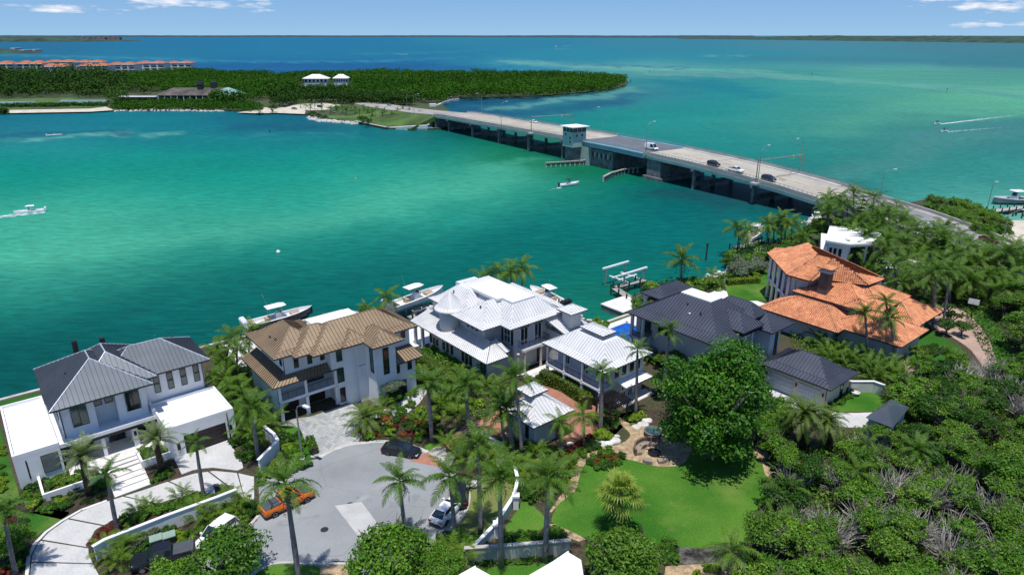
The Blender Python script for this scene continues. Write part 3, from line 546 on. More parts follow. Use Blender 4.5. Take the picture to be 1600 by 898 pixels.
# driveways
sheet('driveway', PX([(423, 662), (455, 655), (487, 650), (548, 629), (562, 640), (572, 668), (560, 690), (548, 694), (520, 703), (498, 715), (486, 714), (478, 690), (468, 668)]), K['pavergrey'], 2)
sheet('driveway', PX([(572, 655), (600, 640), (640, 618), (660, 600), (672, 606), (655, 630), (625, 655), (600, 665)]), K['slabwhite'], 2)
sheet('driveway', PX([(640, 720), (668, 706), (700, 688), (730, 660), (756, 655), (770, 662), (740, 680), (712, 700), (700, 732), (680, 728)]), K['brick'], 2)
sheet('driveway', PX([(668, 706), (686, 694), (704, 706), (712, 716), (700, 732)]), mat('apron_concrete', (.44, .42, .39), .9, .1, .5), 3)
sheet('courtyard', PX([(740, 660), (780, 640), (850, 600), (870, 596), (960, 650), (950, 668), (900, 690), (860, 680), (800, 690), (755, 672)]), K['brick'], 2)
sheet('driveway', PX(smoothc([(1212, 606), (1292, 637), (1320, 645), (1362, 644), (1390, 646), (1388, 662), (1350, 668), (1300, 664), (1250, 645), (1205, 618)], 2)), K['slabwhite'], 2)
sheet('driveway', PX(smoothc([(1438, 476), (1480, 478), (1515, 492), (1545, 530), (1558, 575), (1540, 578), (1518, 548), (1490, 528), (1465, 515), (1445, 500)], 3)), K['pinkpave'], 2)
sheet('terrace', sites([(82, 66), (82, 76), (96, 76), (96, 66)]), K['slab'], 1)
sheet('terrace', sites([(104, 66), (104, 74), (116, 74), (116, 62), (106, 60)]), K['slab'], 1)
sheet('terrace', sites([(53, 90), (53, 97), (78, 97), (78, 88)]), K['slab'], 1)
sheet('terrace', sites([(28, 92), (28, 111), (52, 111), (52, 88)]), K['slab'], 1)
sheet('terrace', PX([(1310, 420), (1380, 405), (1440, 395), (1500, 410), (1480, 440), (1400, 450), (1330, 440)]), K['slab'], 1)
sheet('terrace', PX([(1490, 390), (1600, 400), (1600, 450), (1500, 440)]), K['concrete'], 1)
sheet('beach', PX([(1556, 343), (1600, 345), (1700, 360), (1700, 400), (1600, 388), (1540, 372)], GZ), K['sand'], 1)
# manholes and a fork-shaped joint
def manhole(px, py, r=.42):
    p = P(px, py); t = T('manhole_cover', 'round manhole cover in the cul-de-sac' + (' at the head of the pale concrete panel' if py < 800 else ' below the orange pickup'), 'manhole', p)
    MB().lathe([(r * 1.35, .0), (r * 1.35, .02), (r, .021)], 20).build('collar', mat('collar_concrete', (.36, .33, .26), .9), t)
    MB().lathe([(r, .0), (r, .03)], 20).build('lid', K['trim_dark'], t)
manhole(507, 827); manhole(547, 788)
# H1 crescent drive: each white slab between the dark joints is a piece
sheet('driveway_joint', PX(smoothc([(45, 897), (49, 866), (58, 848), (75, 830), (100, 812), (130, 795), (170, 780), (215, 766), (251, 753), (281, 743), (301, 737), (333, 733), (371, 736), (400, 742), (404, 806), (380, 782), (366, 766), (337, 773), (301, 774), (263, 784), (226, 797), (186, 811), (151, 829), (140, 848), (141, 866), (150, 886), (170, 905), (100, 950), (45, 940)], 3)), K['soil'], 2)
oc = [(47, 905), (50, 868), (60, 849), (77, 831), (102, 813.5), (132, 796.5), (172, 782), (217, 768), (253, 755.5), (283, 746), (303, 740), (335, 735.5), (371, 739), (398, 745)]
ic = [(158, 905), (148, 886), (138.5, 866), (138, 848), (149, 827), (184.5, 809), (224, 795), (262, 781.5), (300, 771.5), (337, 770.5), (366, 764), (382, 780), (398, 800)]
def arc(pl, t):
    L = [0]; 
    for a, b in zip(pl, pl[1:]): L.append(L[-1] + math.dist(P(*a), P(*b)))
    s = t * L[-1]
    for i in range(len(pl) - 1):
        if s <= L[i + 1] + 1e-6: k = (s - L[i]) / (L[i + 1] - L[i]); return Vector(pl[i]).lerp(Vector(pl[i + 1]), k)
    return Vector(pl[-1])
drv = T('driveway_paving', 'curved white driveway of large slabs with dark joints in front of the white flat-roofed house', 'driveway', P(220, 790))
cuts_o = [0, .09, .20, .315, .50, .655, .80, .92, 1.0]; cuts_i = [0, .10, .20, .33, .52, .66, .80, .90, 1.0]
for k in range(8):
    g = .0035; poly = []
    for j in range(9): poly.append(P(*arc(oc, cuts_o[k] + g + (cuts_o[k + 1] - cuts_o[k] - 2 * g) * j / 8)))
    for j in range(9): poly.append(P(*arc(ic, cuts_i[k + 1] - g - (cuts_i[k + 1] - cuts_i[k] - 2 * g) * j / 8)))
    mb = MB(); mb.prism([tuple(q[:2]) for q in poly], GZ - .05, GZ + .05); mb.build('slab', K['slabwhite'], drv, off=drv.location)
mb = MB(); mb.prism(PX([(272, 716), (290, 709), (307, 706), (313, 732), (301, 734.5), (284, 741)]), GZ - .05, GZ + .055); mb.build('slab', K['slabwhite'], drv, off=drv.location)
mb = MB(); mb.prism(PX([(309, 704.5), (355, 688), (377, 718), (380, 731), (371, 735), (333, 730.5), (314, 732)]), GZ - .05, GZ + .055); mb.build('slab', K['slabwhite'], drv, off=drv.location)
ob = T('driveway_edging', 'white outer edging band round the curved white driveway', 'edging', P(60, 848))
for a, b in zip(oc[:-2], oc[1:-1]):
    A = P(a[0] - 5, a[1] + .5); B = P(b[0] - 5, b[1] + .5); d = B - A
    if a[0] > 150: continue
    MB().cbox(((A.x + B.x) / 2, (A.y + B.y) / 2, GZ + .05 + .003 * (int(a[0]) % 3)), (d.length / 2 + .02, .16, .06), math.atan2(d.y, d.x)).build('edging_stone', K['slab'], ob, off=ob.location)
ent = T('entry_walk', 'broad white slab walk and steps up to the entrance of the white flat-roofed house', 'walkway', P(200, 745))
q0, q1, q2, q3 = (160, 727), (215, 708), (236.5, 757), (180, 778)
for k, (a, b) in enumerate([(0, .09), (.105, .19), (.205, .29), (.31, .46), (.48, .62), (.64, .79), (.81, .985)]):
    L0 = Vector(q0).lerp(Vector(q3), a); L1 = Vector(q0).lerp(Vector(q3), b); R0 = Vector(q1).lerp(Vector(q2), a); R1 = Vector(q1).lerp(Vector(q2), b)
    mb = MB(); mb.prism(PX([L0, R0, R1, L1]), GZ - .05, GZ + .08 + .1 * max(0, 3 - k)); mb.build('slab', K['slab'], ent, off=ent.location)
# ------------------------------------------------------------ houses, built in the street's own axes
class House:
    def __init__(s, name, label, x, y, z=GZ, cat='house'):
        s.o = (x, y, z); s.e = T(name, label, cat, S2W(x, y, z), SA)
    def part(s, mb, name, m, parent=None, **k):
        return mb.build(name, m, parent or s.e, off=s.o, **k)
    def walls(s, boxes, m='stucco', name='wall'):
        for b in boxes:
            if name == 'wall': b = (*b[:5], b[5] - .12)
            mb = MB(); mb.box(*b); s.part(mb, name, K[m] if isinstance(m, str) else m)
    def flatroof(s, x0, x1, y0, y1, z, par=.35, m='whiteroof', thick=.25):
        mb = MB(); mb.box(x0, y0, z - .1, x1, y1, z); s.part(mb, 'roof', K[m])
        if par:
            t = .22; mb = MB(); h = z + par
            mb.box(x0, y0, z, x1, y0 + t, h).box(x0, y1 - t, z, x1, y1, h).box(x0, y0 + t, z, x0 + t, y1 - t, h).box(x1 - t, y0 + t, z, x1, y1 - t, h); s.part(mb, 'parapet', K['white'])
    # a rectangular hip roof in rings of (inset, height); seams or tiles follow each slope
    def hip(s, x0, x1, y0, y1, z, rings, m, seam=.5, top=None, cap='trim_dark', tiles=False, fascia=.22, capr=.05, lines=True, sides='fblr'):
        D = min(x1 - x0, y1 - y0) / 2
        rg = [(0, 0)] + [(min(a, D), h) for a, h in rings]
        def ring(a, h): return [Vector((x0 + a, y0 + a, z + h)), Vector((x1 - a, y0 + a, z + h)), Vector((x1 - a, y1 - a, z + h)), Vector((x0 + a, y1 - a, z + h))]
        mb = MB(); rr = [ring(*q) for q in rg]
        for A, B in zip(rr, rr[1:]):
            for i in range(4):
                j = (i + 1) % 4; q = [A[i], A[j], B[j], B[i]]
                if (q[2] - q[3]).length < 1e-4: q = q[:3]
                mb.add(q, [tuple(range(len(q)))])
        b = [Vector((p.x, p.y, z - fascia)) for p in rr[0]]
        for i in range(4): j = (i + 1) % 4; mb.add([b[i], b[j], rr[0][j], rr[0][i]], [(0, 1, 2, 3)])
        mb.add(b, [(3, 2, 1, 0)])
        last = rr[-1]; flat_top = rg[-1][0] < D - 1e-3
        if flat_top and not top: mb.add(last, [(0, 1, 2, 3)])
        ro = s.part(mb, 'roof', K[m] if isinstance(m, str) else m)
        if flat_top and top:
            t = MB(); p = .12; t.box(last[0].x - .1, last[0].y - .1, last[0].z - .05, last[2].x + .1, last[2].y + .1, last[0].z + p); s.part(t, 'flat_top', K[top], )
        sm = MB(); tv = []; tf = []; trnd = []
        for (a0, h0), (a1, h1) in zip(rg, rg[1:]):
            da = a1 - a0; dh = h1 - h0
            if da < .05: continue
            for side in range(4):
                if 'frbl'[side] not in sides: continue
                A = ring(a0, h0); p = A[side]; q = A[(side + 1) % 4]; u = (q - p); Ln = u.length; u.normalize()
                inn = Vector((-u.y, u.x, 0)); up = (inn * da + Vector((0, 0, dh))); nrm = u.cross(up).normalized()
                if not tiles:
                    n = max(1, int(Ln / seam)); 
                    for k in range(1, n):
                        d = Ln * k / n; t = min(d / da, (Ln - d) / da, 1)
                        if t < .04: continue
                        e0 = p + u * d + nrm * .08; e1 = e0 + up * t; w2 = u * .028; h_ = nrm * .10
                        sm.add([e0 - w2, e0 + w2, e1 + w2, e1 - w2, e0 - w2 - h_, e0 + w2 - h_, e1 + w2 - h_, e1 - w2 - h_], [(0, 1, 2, 3), (4, 0, 3, 7), (1, 5, 6, 2), (4, 5, 1, 0)])
                else:
                    sl = up.length; ups = up / sl; nrow = max(1, int(sl / .42)); tw = .34
                    for r in range(nrow + 1):
                        d0 = r * .42; t0 = d0 / sl
                        if t0 > .98: continue
                        lo = da * t0; L2 = Ln - 2 * lo; nc = int(L2 / tw)
                        for c in range(nc):
                            cx = lo + (c + .5) * L2 / max(nc, 1); jit = random.uniform(-.02, .02)
                            b0 = p + u * cx + ups * (d0 - .05 + jit) + nrm * .045; b1 = p + u * cx + ups * min(d0 + .44, sl) + nrm * .005
                            e = u * (tw * .46); hh = nrm * .075; k = len(tv)
                            tv += [b0 - e, b0 - e * .45 + hh, b0 + e * .45 + hh, b0 + e, b1 - e * .9, b1 - e * .4 + hh, b1 + e * .4 + hh, b1 + e * .9]
                            tf += [(k, k + 1, k + 5, k + 4), (k + 1, k + 2, k + 6, k + 5), (k + 2, k + 3, k + 7, k + 6), (k, k + 3, k + 2, k + 1)]
                            rv = random.random(); trnd += [rv] * 4
        if sm.v: s.part(sm, 'standing_seams', SEAM_SHADE.get(m) or K[m], ro, kind='stuff')
        if tv:
            t = MB(); t.v = [tuple(q) for q in tv]; t.f = tf; t.c = trnd; s.part(t, 'roof_tiles', K['tiles'], ro, kind='stuff')
        hp = MB()
        for i in range(4):
            for A, B in zip(rr, rr[1:]): hp.tube(A[i], B[i], capr, n=5)
        if not flat_top: hp.tube(last[0], last[2], capr, n=5)
        if lines and not tiles:
            for A in rr[1:-1]:
                for i in range(4): hp.tube(A[i], A[(i + 1) % 4], .035, n=4)
        s.part(hp, 'ridge_cap', K[cap], ro)
        gt = MB()
        for i in range(4):
            a, c = b[i], b[(i + 1) % 4]; gt.tube(a + Vector((0, 0, .14)), c + Vector((0, 0, .14)), .09, n=4)
        s.part(gt, 'gutter', K['trim_dark' if cap != 'trim_pale' or m in ('r_dark', 'r_brown') else 'trim_pale'], ro)
        return ro
    def win(s, side, c, a0, a1, z0, z1, nx=2, ny=1, glass='glass', frame='frame', t=.07, name='window', arch=False):
        # side f: front, facing -y at y=c;  l: facing -x at x=c;  r: facing +x at x=c
        def V(a, d, z):      # a along the wall, d out of the wall
            return {'f': (a, c - d, z), 'l': (c - d, a, z), 'r': (c + d, a, z), 'b': (a, c + d, z)}[side]
        def bx(mb, a, b, zz0, zz1, d0, d1):
            p = V(a, d0, zz0); q = V(b, d1, zz1); mb.box(min(p[0], q[0]), min(p[1], q[1]), zz0, max(p[0], q[0]), max(p[1], q[1]), zz1)
        f = MB(); bx(f, a0, a0 + t, z0, z1, -.02, .07); bx(f, a1 - t, a1, z0, z1, -.02, .07); bx(f, a0 + t, a1 - t, z0, z0 + t, -.02, .07); bx(f, a0 + t, a1 - t, z1 - t, z1, -.02, .07)
        fo = s.part(f, name, K[frame])
        for i in range(nx):
            for j in range(ny):
                pa = a0 + t + (a1 - a0 - 2 * t) * i / nx; pb = a0 + t + (a1 - a0 - 2 * t) * (i + 1) / nx; za = z0 + t + (z1 - z0 - 2 * t) * j / ny; zb = z0 + t + (z1 - z0 - 2 * t) * (j + 1) / ny
                g = MB(); gap = .035 if nx > 1 else 0; bx(g, pa + gap, pb - gap, za + (.03 if j else 0), zb, -.03, .025); s.part(g, 'pane', K[glass], fo)
        m2 = MB()
        for i in range(1, nx): a = a0 + t + (a1 - a0 - 2 * t) * i / nx; bx(m2, a - .034, a + .034, z0 + t, z1 - t, -.02, .06)
        for j in range(1, ny): zz = z0 + t + (z1 - z0 - 2 * t) * j / ny; bx(m2, a0 + t, a1 - t, zz - .03, zz + .03, -.02, .062)
        if m2.v: s.part(m2, 'mullion', K[frame], fo)
        return fo
    def door(s, side, c, a0, a1, z0, z1, m='wood_dark', nx=4, ny=4, name='garage_door', proud=.03):
        def bx(mb, a, b, zz0, zz1, d0, d1):
            sg = {'f': -1, 'l': -1, 'r': 1, 'b': 1}[side]; u, v = c + sg * d0, c + sg * d1; lo, hi = min(u, v), max(u, v)
            if side in 'fb': mb.box(a, lo, zz0, b, hi, zz1)
            else: mb.box(lo, a, zz0, hi, b, zz1)
        f = MB(); bx(f, a0, a1, z0, z1, -.05, proud); d = s.part(f, name, K[m])
        for j in range(ny):
            for i in range(nx):
                p = MB(); wa = (a1 - a0) / nx; wz = (z1 - z0) / ny
                bx(p, a0 + i * wa + .05, a0 + (i + 1) * wa - .05, z0 + j * wz + .05, z0 + (j + 1) * wz - .05, proud, proud + .03); s.part(p, 'panel', K[m], d)
        return d
    def post(s, x, y, z0, z1, r=.16, m='white', name='column', sq=True):
        mb = MB()
        if sq: mb.box(x - r, y - r, z0, x + r, y + r, z1); mb.box(x - r * 1.25, y - r * 1.25, z0, x + r * 1.25, y + r * 1.25, z0 + .15); mb.box(x - r * 1.25, y - r * 1.25, z1 - .15, x + r * 1.25, y + r * 1.25, z1)
        else: mb.lathe([(r * 1.3, z0), (r * 1.3, z0 + .15), (r, z0 + .2), (r * .9, z1 - .2), (r * 1.3, z1 - .12), (r * 1.3, z1)], 10, (x, y, 0))
        s.part(mb, name, K[m])
    def rail(s, pts, z, h=1.0, m='trim_dark', name='railing', step=.14):
        mb = MB()
        for a, b in zip(pts, pts[1:]):
            A = Vector((*a, z)); B = Vector((*b, z)); H_ = Vector((0, 0, h)); mb.tube(A + H_, B + H_, .035, n=4); mb.tube(A + H_ * .1, B + H_ * .1, .025, n=4)
            n = max(1, int((B - A).length / step))
            for i in range(n + 1): q = A.lerp(B, i / n); mb.tube(q + H_ * .1, q + H_, .012 if i % 8 else .03, n=3, cap=False)
        s.part(mb, name, K[m])
    def pipe(s, x, y, z0, z1, m='frame'):
        mb = MB(); mb.tube((x, y, z0), (x, y, z1), .05, n=6); s.part(mb, 'downpipe', K[m])
    def vent(s, x, y, z, m='trim_dark'):
        mb = MB(); mb.tube((x, y, z - .3), (x, y, z + .35), .09, n=8).lathe([(.16, 0), (.16, .08), (.05, .14)], 8, (x, y, z + .35)); s.part(mb, 'roof_vent', K[m])
K['tiles'] = rndmat('clay_roof_tiles', [(.52, .19, .095), (.64, .27, .13), (.68, .32, .15), (.58, .23, .12), (.66, .29, .13), (.48, .17, .10), (.70, .37, .18)], .75, .2)
K['tile_under'] = mat('tile_underlay', (.38, .12, .05), .9, .2, 1); K['tile_ridge'] = mat('dark_ridge_tiles', (.16, .06, .035), .9, .2, 3)
def VT(ox): pass

# ---- house 1: white, flat wings, slate metal hip roofs
H = House('white_house', 'white flat-winged house with slate grey metal hip roofs at the left end of the shore', -1.8, 86)
H.walls([(-1.8, 86.2, GZ, 2.7, 100.6, 5.2), (2.7, 89.9, GZ, 14.0, 99, 5.0), (13.2, 81.5, GZ, 21.1, 89.2, 5.2)])
H.flatroof(-1.8, 2.7, 86.2, 100.6, 5.2, .4); H.flatroof(13.2, 21.1, 81.5, 89.25, 5.2, .3)
H.walls([(2.7, 88.6, 4.55, 13.2, 90.0, 4.9)], 'whiteroof', 'flat_roof')
H.walls([(2.7, 86.6, 4.55, 13.2, 88.6, 5.05)], 'white', 'canopy')
mb = MB(); mb.box(2.71, 86.55, 4.2, 13.19, 86.75, 4.56); H.part(mb, 'canopy_beam', K['frame'])
H.walls([(12.9, 86.8, 5.05, 13.3, 89.4, 6.0)], 'white', 'parapet')
# upper floor
H.walls([(3.5, 86.9 + .9, 4.9, 7.1, 98.5, 9.65), (9.4, 86.9 + .9, 4.9, 12.75, 98.5, 9.65), (7.1, 89.3, 4.9, 9.4, 98.5, 9.65), (12.75, 89.6, 4.9, 20.2, 96.6, 9.65)])
H.hip(2.6, 13.5, 84.9 + 1.2, 99.9, 9.7, [(9, 3.05)], 'r_dark', cap='trim_pale', capr=.09)
H.hip(5.5, 14.3, 87.5, 99.4, 9.9, [(9, 3.05)], 'r_dark', cap='trim_pale', capr=.09)
H.hip(8, 21.0, 88.4, 97.6, 9.75, [(9, 2.75)], 'r_dark', cap='trim_pale', capr=.09)
for a0, a1 in ((4.6, 6.3), (10.4, 12.0)): H.win('f', 87.8, a0, a1, 6.1, 8.9, 2, 1, 'glass_g' if a0 < 5 else 'glass')
for a0, a1 in ((7.2, 8.1), (8.4, 9.3)): H.win('f', 89.3, a0, a1, 7.3, 9.0, 1, 1, 'glass_g')
for i in range(4):
    a = 14.1 + i * 1.62
    H.win('f', 89.6, a, a + .75, 7.9, 9.5, 1, 1, 'glass'); H.win('f', 89.6, a, a + .75, 6.6, 7.85, 1, 1, 'glass_g', name='shutter_panel')
H.win('l', 3.5, 90, 92, 6.5, 9, 2); H.win('l', 3.5, 94, 96, 6.5, 9, 2)
H.pipe(3.6, 87.75, 5.0, 9.6); H.pipe(20.1, 89.5, 5.2, 9.6)
# ground floor
H.win('f', 86.2, .7, 2.4, 2.3, 4.6, 2, 1, 'glass_g', name='louvre_window'); mb = MB()
for i in range(24): mb.box(.8 + i * .065, 86.08, 2.4, .82 + i * .065, 86.12, 4.5)
H.part(mb, 'louvre', K['trim_pale'], kind='stuff')
mb = MB(); mb.box(-.75, 86.15, 2.2, -.62, 86.22, 4.6); H.part(mb, 'slot_window', K['frame'])
H.win('f', 89.9, 8.0, 9.9, 1.6, 4.1, 2, 1, 'glass', name='entrance_door'); H.win('f', 89.9, 11.3, 12.9, 1.8, 4.2, 2, 1, 'glass'); H.win('f', 89.9, 3.1, 6.4, 1.6, 4.1, 4, 1, 'glass_g')
mb = MB(); mb.box(6.9, 86.8, GZ, 7.3, 87.2, 4.6); H.part(mb, 'column', K['stucco']); mb = MB(); mb.box(10.3, 86.9, GZ, 10.9, 89.9, 4.55); H.part(mb, 'fin_wall', K['stucco'])
mb = MB(); mb.box(10.45, 86.86, 3.0, 10.75, 86.9, 3.7); H.part(mb, 'wall_lamp', K['frame'])
H.door('f', 81.5, 14.9, 19.9, GZ + .05, 3.85, 'wood_dark', 4, 4); mb = MB(); mb.box(14.0, 81.42, 2.2, 14.35, 81.5, 3.1).box(20.35, 81.42, 2.6, 20.6, 81.5, 3.3); H.part(mb, 'wall_lamp', K['frame']); H.pipe(20.2, 81.4, GZ, 5.1)
H.walls([(3, 85.0, GZ, 13.2, 89.9, 1.55), (5.6, 84.6, GZ, 11, 85.0, 1.45)], 'slab', 'porch')
# planters
H.walls([(-.1, 81.7, GZ, 5.9, 81.95, 2.25), (-.1, 81.95, GZ, .15, 86.1, 2.25), (9.9, 81.7, GZ, 13.2, 81.95, 2.2), (9.9, 81.95, GZ, 10.15, 84.9, 2.2), (5.65, 81.95, GZ, 5.9, 84.9, 2.2)], 'stucco', 'planter_wall')
H.vent(5.3, 92.3, 11.0); H.vent(18.5, 96, 10.9); H.vent(17.6, 95.4, 11.2)
for x, y in ((7.5, 99.0), (10.5, 97.8)):
    mb = MB(); mb.box(x - .3, y - .3, 10.5, x + .3, y + .3, 12.6); H.part(mb, 'flue', K['frame'])

# ---- house 2: white three storeys, bronze roofs
H = House('white_house', 'three-storey white house with bronze standing-seam roofs and front balcony', 37, 82)
zE = 10.9
H.walls([(28.3, 81.6, 7.0, 34.2, 90.2, zE - .1), (34.2, 80.3, 7.0, 37.7, 86, zE - .1), (37.7, 79.2, 7, 38.9, 86, zE - .1), (38.9, 76.5, GZ, 42.1, 86, zE - .1), (42.1, 79.2, GZ, 46.0, 86, zE - .1)])
H.walls([(26.9, 81.3, GZ, 27.3, 91, 6.8), (27.3, 83.4, GZ, 35.0, 91, 7.0), (35.0, 80.3, GZ, 37.7, 86, 7.0), (37.7, 79.2, GZ, 38.9, 86, 7.0)])
mb = MB(); cyl = [(1.6 * math.cos(R(a)) + 37.3, 1.6 * math.sin(R(a)) + 81.1) for a in range(180, 361, 15)]; 
mb.prism([(35.7, 84)] + [(p[0], max(p[1], 79.0)) for p in cyl] + [(38.9, 84)], GZ + .002, zE - .2); H.part(mb, 'curved_wall', K['stucco'])
H.walls([(42.1, 77.6, GZ, 45.8, 79.2, 6.7)])
rb = [(1.1, .3), (9, 2.25)]
H.hip(26.7, 34.8, 80.5, 91.2, zE, rb, 'r_brown', cap='r_brown', capr=.07)
H.hip(29.0, 37.9, 79.3, 87.2, zE, rb, 'r_brown', cap='r_brown', capr=.07)
H.hip(31, 46.9, 78.2, 86.9, zE - .02, [(1.1, .3), (9, 2.35)], 'r_brown', cap='r_brown', capr=.07)
H.hip(35.2, 39.6, 77.9, 84, zE + .05, [(.9, .3), (3, 1.3)], 'r_brown', cap='r_brown', capr=.07)
H.hip(38.1, 42.9, 75.3, 82, zE + .02, [(1.0, .32), (3, 1.5)], 'r_brown', cap='r_brown', capr=.07)
# lower skirt roofs, as sloping slabs
def skirt(H, pts_out, pts_in, zo, zi, m='r_brown', seam=.5):
    mb = MB(); sm = MB(); n = len(pts_out)
    for i in range(n - 1):
        a, b = Vector((*pts_out[i], zo)), Vector((*pts_out[i + 1], zo)); c, d = Vector((*pts_in[i + 1], zi)), Vector((*pts_in[i], zi))
        dn = Vector((0, 0, -.22)); mb.add([a, b, c, d, a + dn, b + dn, c + dn, d + dn], [(0, 1, 2, 3), (7, 6, 5, 4), (0, 4, 5, 1), (1, 5, 6, 2), (3, 7, 4, 0), (2, 6, 7, 3)])
        k = max(1, int((b - a).length / seam)); nr = (b - a).cross(d - a).normalized()
        if nr.z < 0: nr = -nr
        u = (b - a).normalized() * .035
        for j in range(1, k):
            e0 = a.lerp(b, j / k) + nr * .09; e1 = d.lerp(c, j / k) + nr * .09; h_ = nr * .1; sm.add([e0 - u, e0 + u, e1 + u, e1 - u, e0 - u - h_, e0 + u - h_, e1 + u - h_, e1 - u - h_], [(0, 1, 2, 3), (4, 0, 3, 7), (1, 5, 6, 2)])
    ro = H.part(mb, 'lower_roof', K[m]); H.part(sm, 'standing_seams', SEAM_SHADE.get(m) or K[m], ro, kind='stuff')
    g = MB()
    for i in range(n - 1): g.tube((*pts_out[i], zo - .08), (*pts_out[i + 1], zo - .08), .09, n=4)
    for i in range(1, n - 1): g.tube((*pts_out[i], zo + .02), (*pts_in[i], zi + .02), .06, n=4)
    H.part(g, 'gutter', K['trim_dark'], ro)
skirt(H, [(26.0, 92), (26.0, 80.3), (35.8, 80.3)], [(28.3, 92), (28.3, 82.2), (35.8, 82.2)], 7.0, 8.1)
skirt(H, [(42.0, 76.6), (46.6, 76.6), (46.6, 80.5)], [(42.0, 79.2), (45.9, 79.2), (45.9, 80.5)], 6.8, 8.0)
H.walls([(26.9, 80.8, 4.1, 35.1, 83.4, 4.5)], 'stucco', 'balcony_slab')
for x in (27.0, 30.6, 34.9): H.post(x, 80.95, 4.5, 6.8, .17, 'stucco'); H.post(x, 80.95, GZ, 4.1, .2, 'stucco')
H.rail([(27.0, 81.0), (34.9, 81.0)], 4.5, 1.0)
H.win('f', 83.4, 31.3, 34.3, 4.6, 6.7, 4, 1, 'glass_g', name='sliding_door')
for a in (27.9, 28.9, 30.0): H.win('f', 83.4, a, a + .65, 5.5, 6.6, 1, 1)
H.door('f', 83.4, 27.6, 30.3, GZ + .05, 3.8, 'wood_dark', 3, 4); H.door('f', 83.4, 31.2, 34.2, GZ + .05, 3.8, 'wood_dark', 3, 4)
for a in (29.6, 31.5, 33.3): H.win('f', 81.6, a, a + .65, 8.3, 9.8, 1, 1)
H.win('f', 80.3, 35.05, 36.2, 8.0, 10.2, 2, 1, 'glass_g'); H.win('f', 80.3, 34.95, 36.7 - .2, 4.8, 6.9, 3, 1, 'glass_g'); H.win('f', 80.3, 35.1, 36.5, 1.7, 3.9, 2, 1, name='entrance_door')
H.win('l', 38.9, 77.0, 77.9, 6.3, 10.2, 1, 1, 'glass_g'); H.win('f', 76.5, 40.1, 41.0, 5.9, 9.9, 1, 2); H.win('f', 76.5, 40.2, 41.0, 2.0, 4.2, 1, 2)
H.win('f', 79.2, 43.0, 43.7, 9.1, 10.4, 1); H.win('f', 79.2, 44.6, 45.3, 9.1, 10.4, 1); H.win('f', 77.6, 42.5, 43.2, 4.8, 6.3, 1); H.win('f', 77.6, 44.5, 45.2, 4.8, 6.3, 1); H.door('f', 77.6, 42.5, 44.2, GZ, 3.5, 'wood_dark', 2, 3, 'side_door')
H.win('l', 28.3, 82.3, 83.1, 8.7, 10.2, 1); H.win('l', 28.3, 87, 87.8, 8.7, 10.2, 1); H.pipe(28.2, 81.5, 7.9, 10.8); H.pipe(26.85, 81.2, GZ, 6.9)
H.walls([(41.6, 102.9, 3.7, 49.7, 106.6, 4.0)], 'whiteroof', 'pavilion_roof'); [H.post(x, y, GZ, 3.7, .15) for x in (42, 49.3) for y in (103.3, 106.2)]
H.vent(28.6, 84.5, 11.5); H.vent(28.4, 86.0, 11.4)

# ---- house 3: the big pale mansion
H = House('pale_mansion', 'large pale grey-roofed mansion with round turret, flat white roof top and pillared entrance', 60, 80)
H.walls([(54.9, 72.0, GZ, 57.6, 88, 5.4), (57.6, 73.2, GZ, 60, 88, 5.4)], 'grey_stucco')
skirt(H, [(53.5, 91.5), (53.5, 70.7), (57.6, 70.7), (57.6, 71.9), (59.2, 71.9), (59.2, 75.0)], [(57.2, 91.5), (57.2, 74.4), (57.61, 74.4), (57.62, 74.4), (58.4, 74.4), (58.4, 75.0)], 5.5, 6.7, 'r_grey', .45)
H.post(54.1, 91, GZ, 5.3, .22, 'grey_stucco'); H.post(54.1, 88.8, GZ, 5.3, .22, 'grey_stucco')
H.walls([(57.1, 75.9, 5.0, 60.2, 90, 9.4), (60.2, 72.6, GZ, 66.9, 90, 9.4), (59.0, 76, GZ, 60.2, 88, 6)], 'grey_stucco')
zE = 9.5
H.hip(54.8, 66, 73.3, 81.5, zE, [(1.2, .4), (4.2, 2.5)], 'r_grey', cap='r_grey', top=None, lines=True)
H.hip(58.2, 69.4, 71.0, 89.8, zE - .02, [(1.2, .4), (3.2, 2.42)], 'r_grey', cap='r_grey')
mb = MB(); mb.prism([(60.2, 76.6), (61.2, 76.6), (61.2, 74.1), (65.8, 74.1), (65.8, 84.5), (60.2, 84.5)], 11.7, 12.12); H.part(mb, 'flat_top', K['whiteroof'])
H.hip(56.0, 69, 79.6, 89.7, zE + .02, [(1.2, .4), (3.6, 2.45)], 'r_grey', cap='r_grey')
# turret
mb = MB(); mb.lathe([(1.75, 5.0), (1.75, 9.5)], 28, (56.4, 83.9, 0)); H.part(mb, 'turret_wall', K['grey_stucco'], smooth=True)
mb = MB(); mb.lathe([(2.5, 9.35), (2.5, 9.55), (1.9, 9.85), (.02, 12.3)], 32, (56.4, 83.9, 0)); tr = H.part(mb, 'turret_roof', K['r_grey'])
mb = MB()
for i in range(24):
    a = i * math.tau / 24; ca, sa = math.cos(a), math.sin(a); mb.tube((56.4 + 2.45 * ca, 83.9 + 2.45 * sa, 9.62), (56.4 + .2 * ca, 83.9 + .2 * sa, 12.1), .025, n=3)
H.part(mb, 'turret_seams', K['r_grey'], tr)
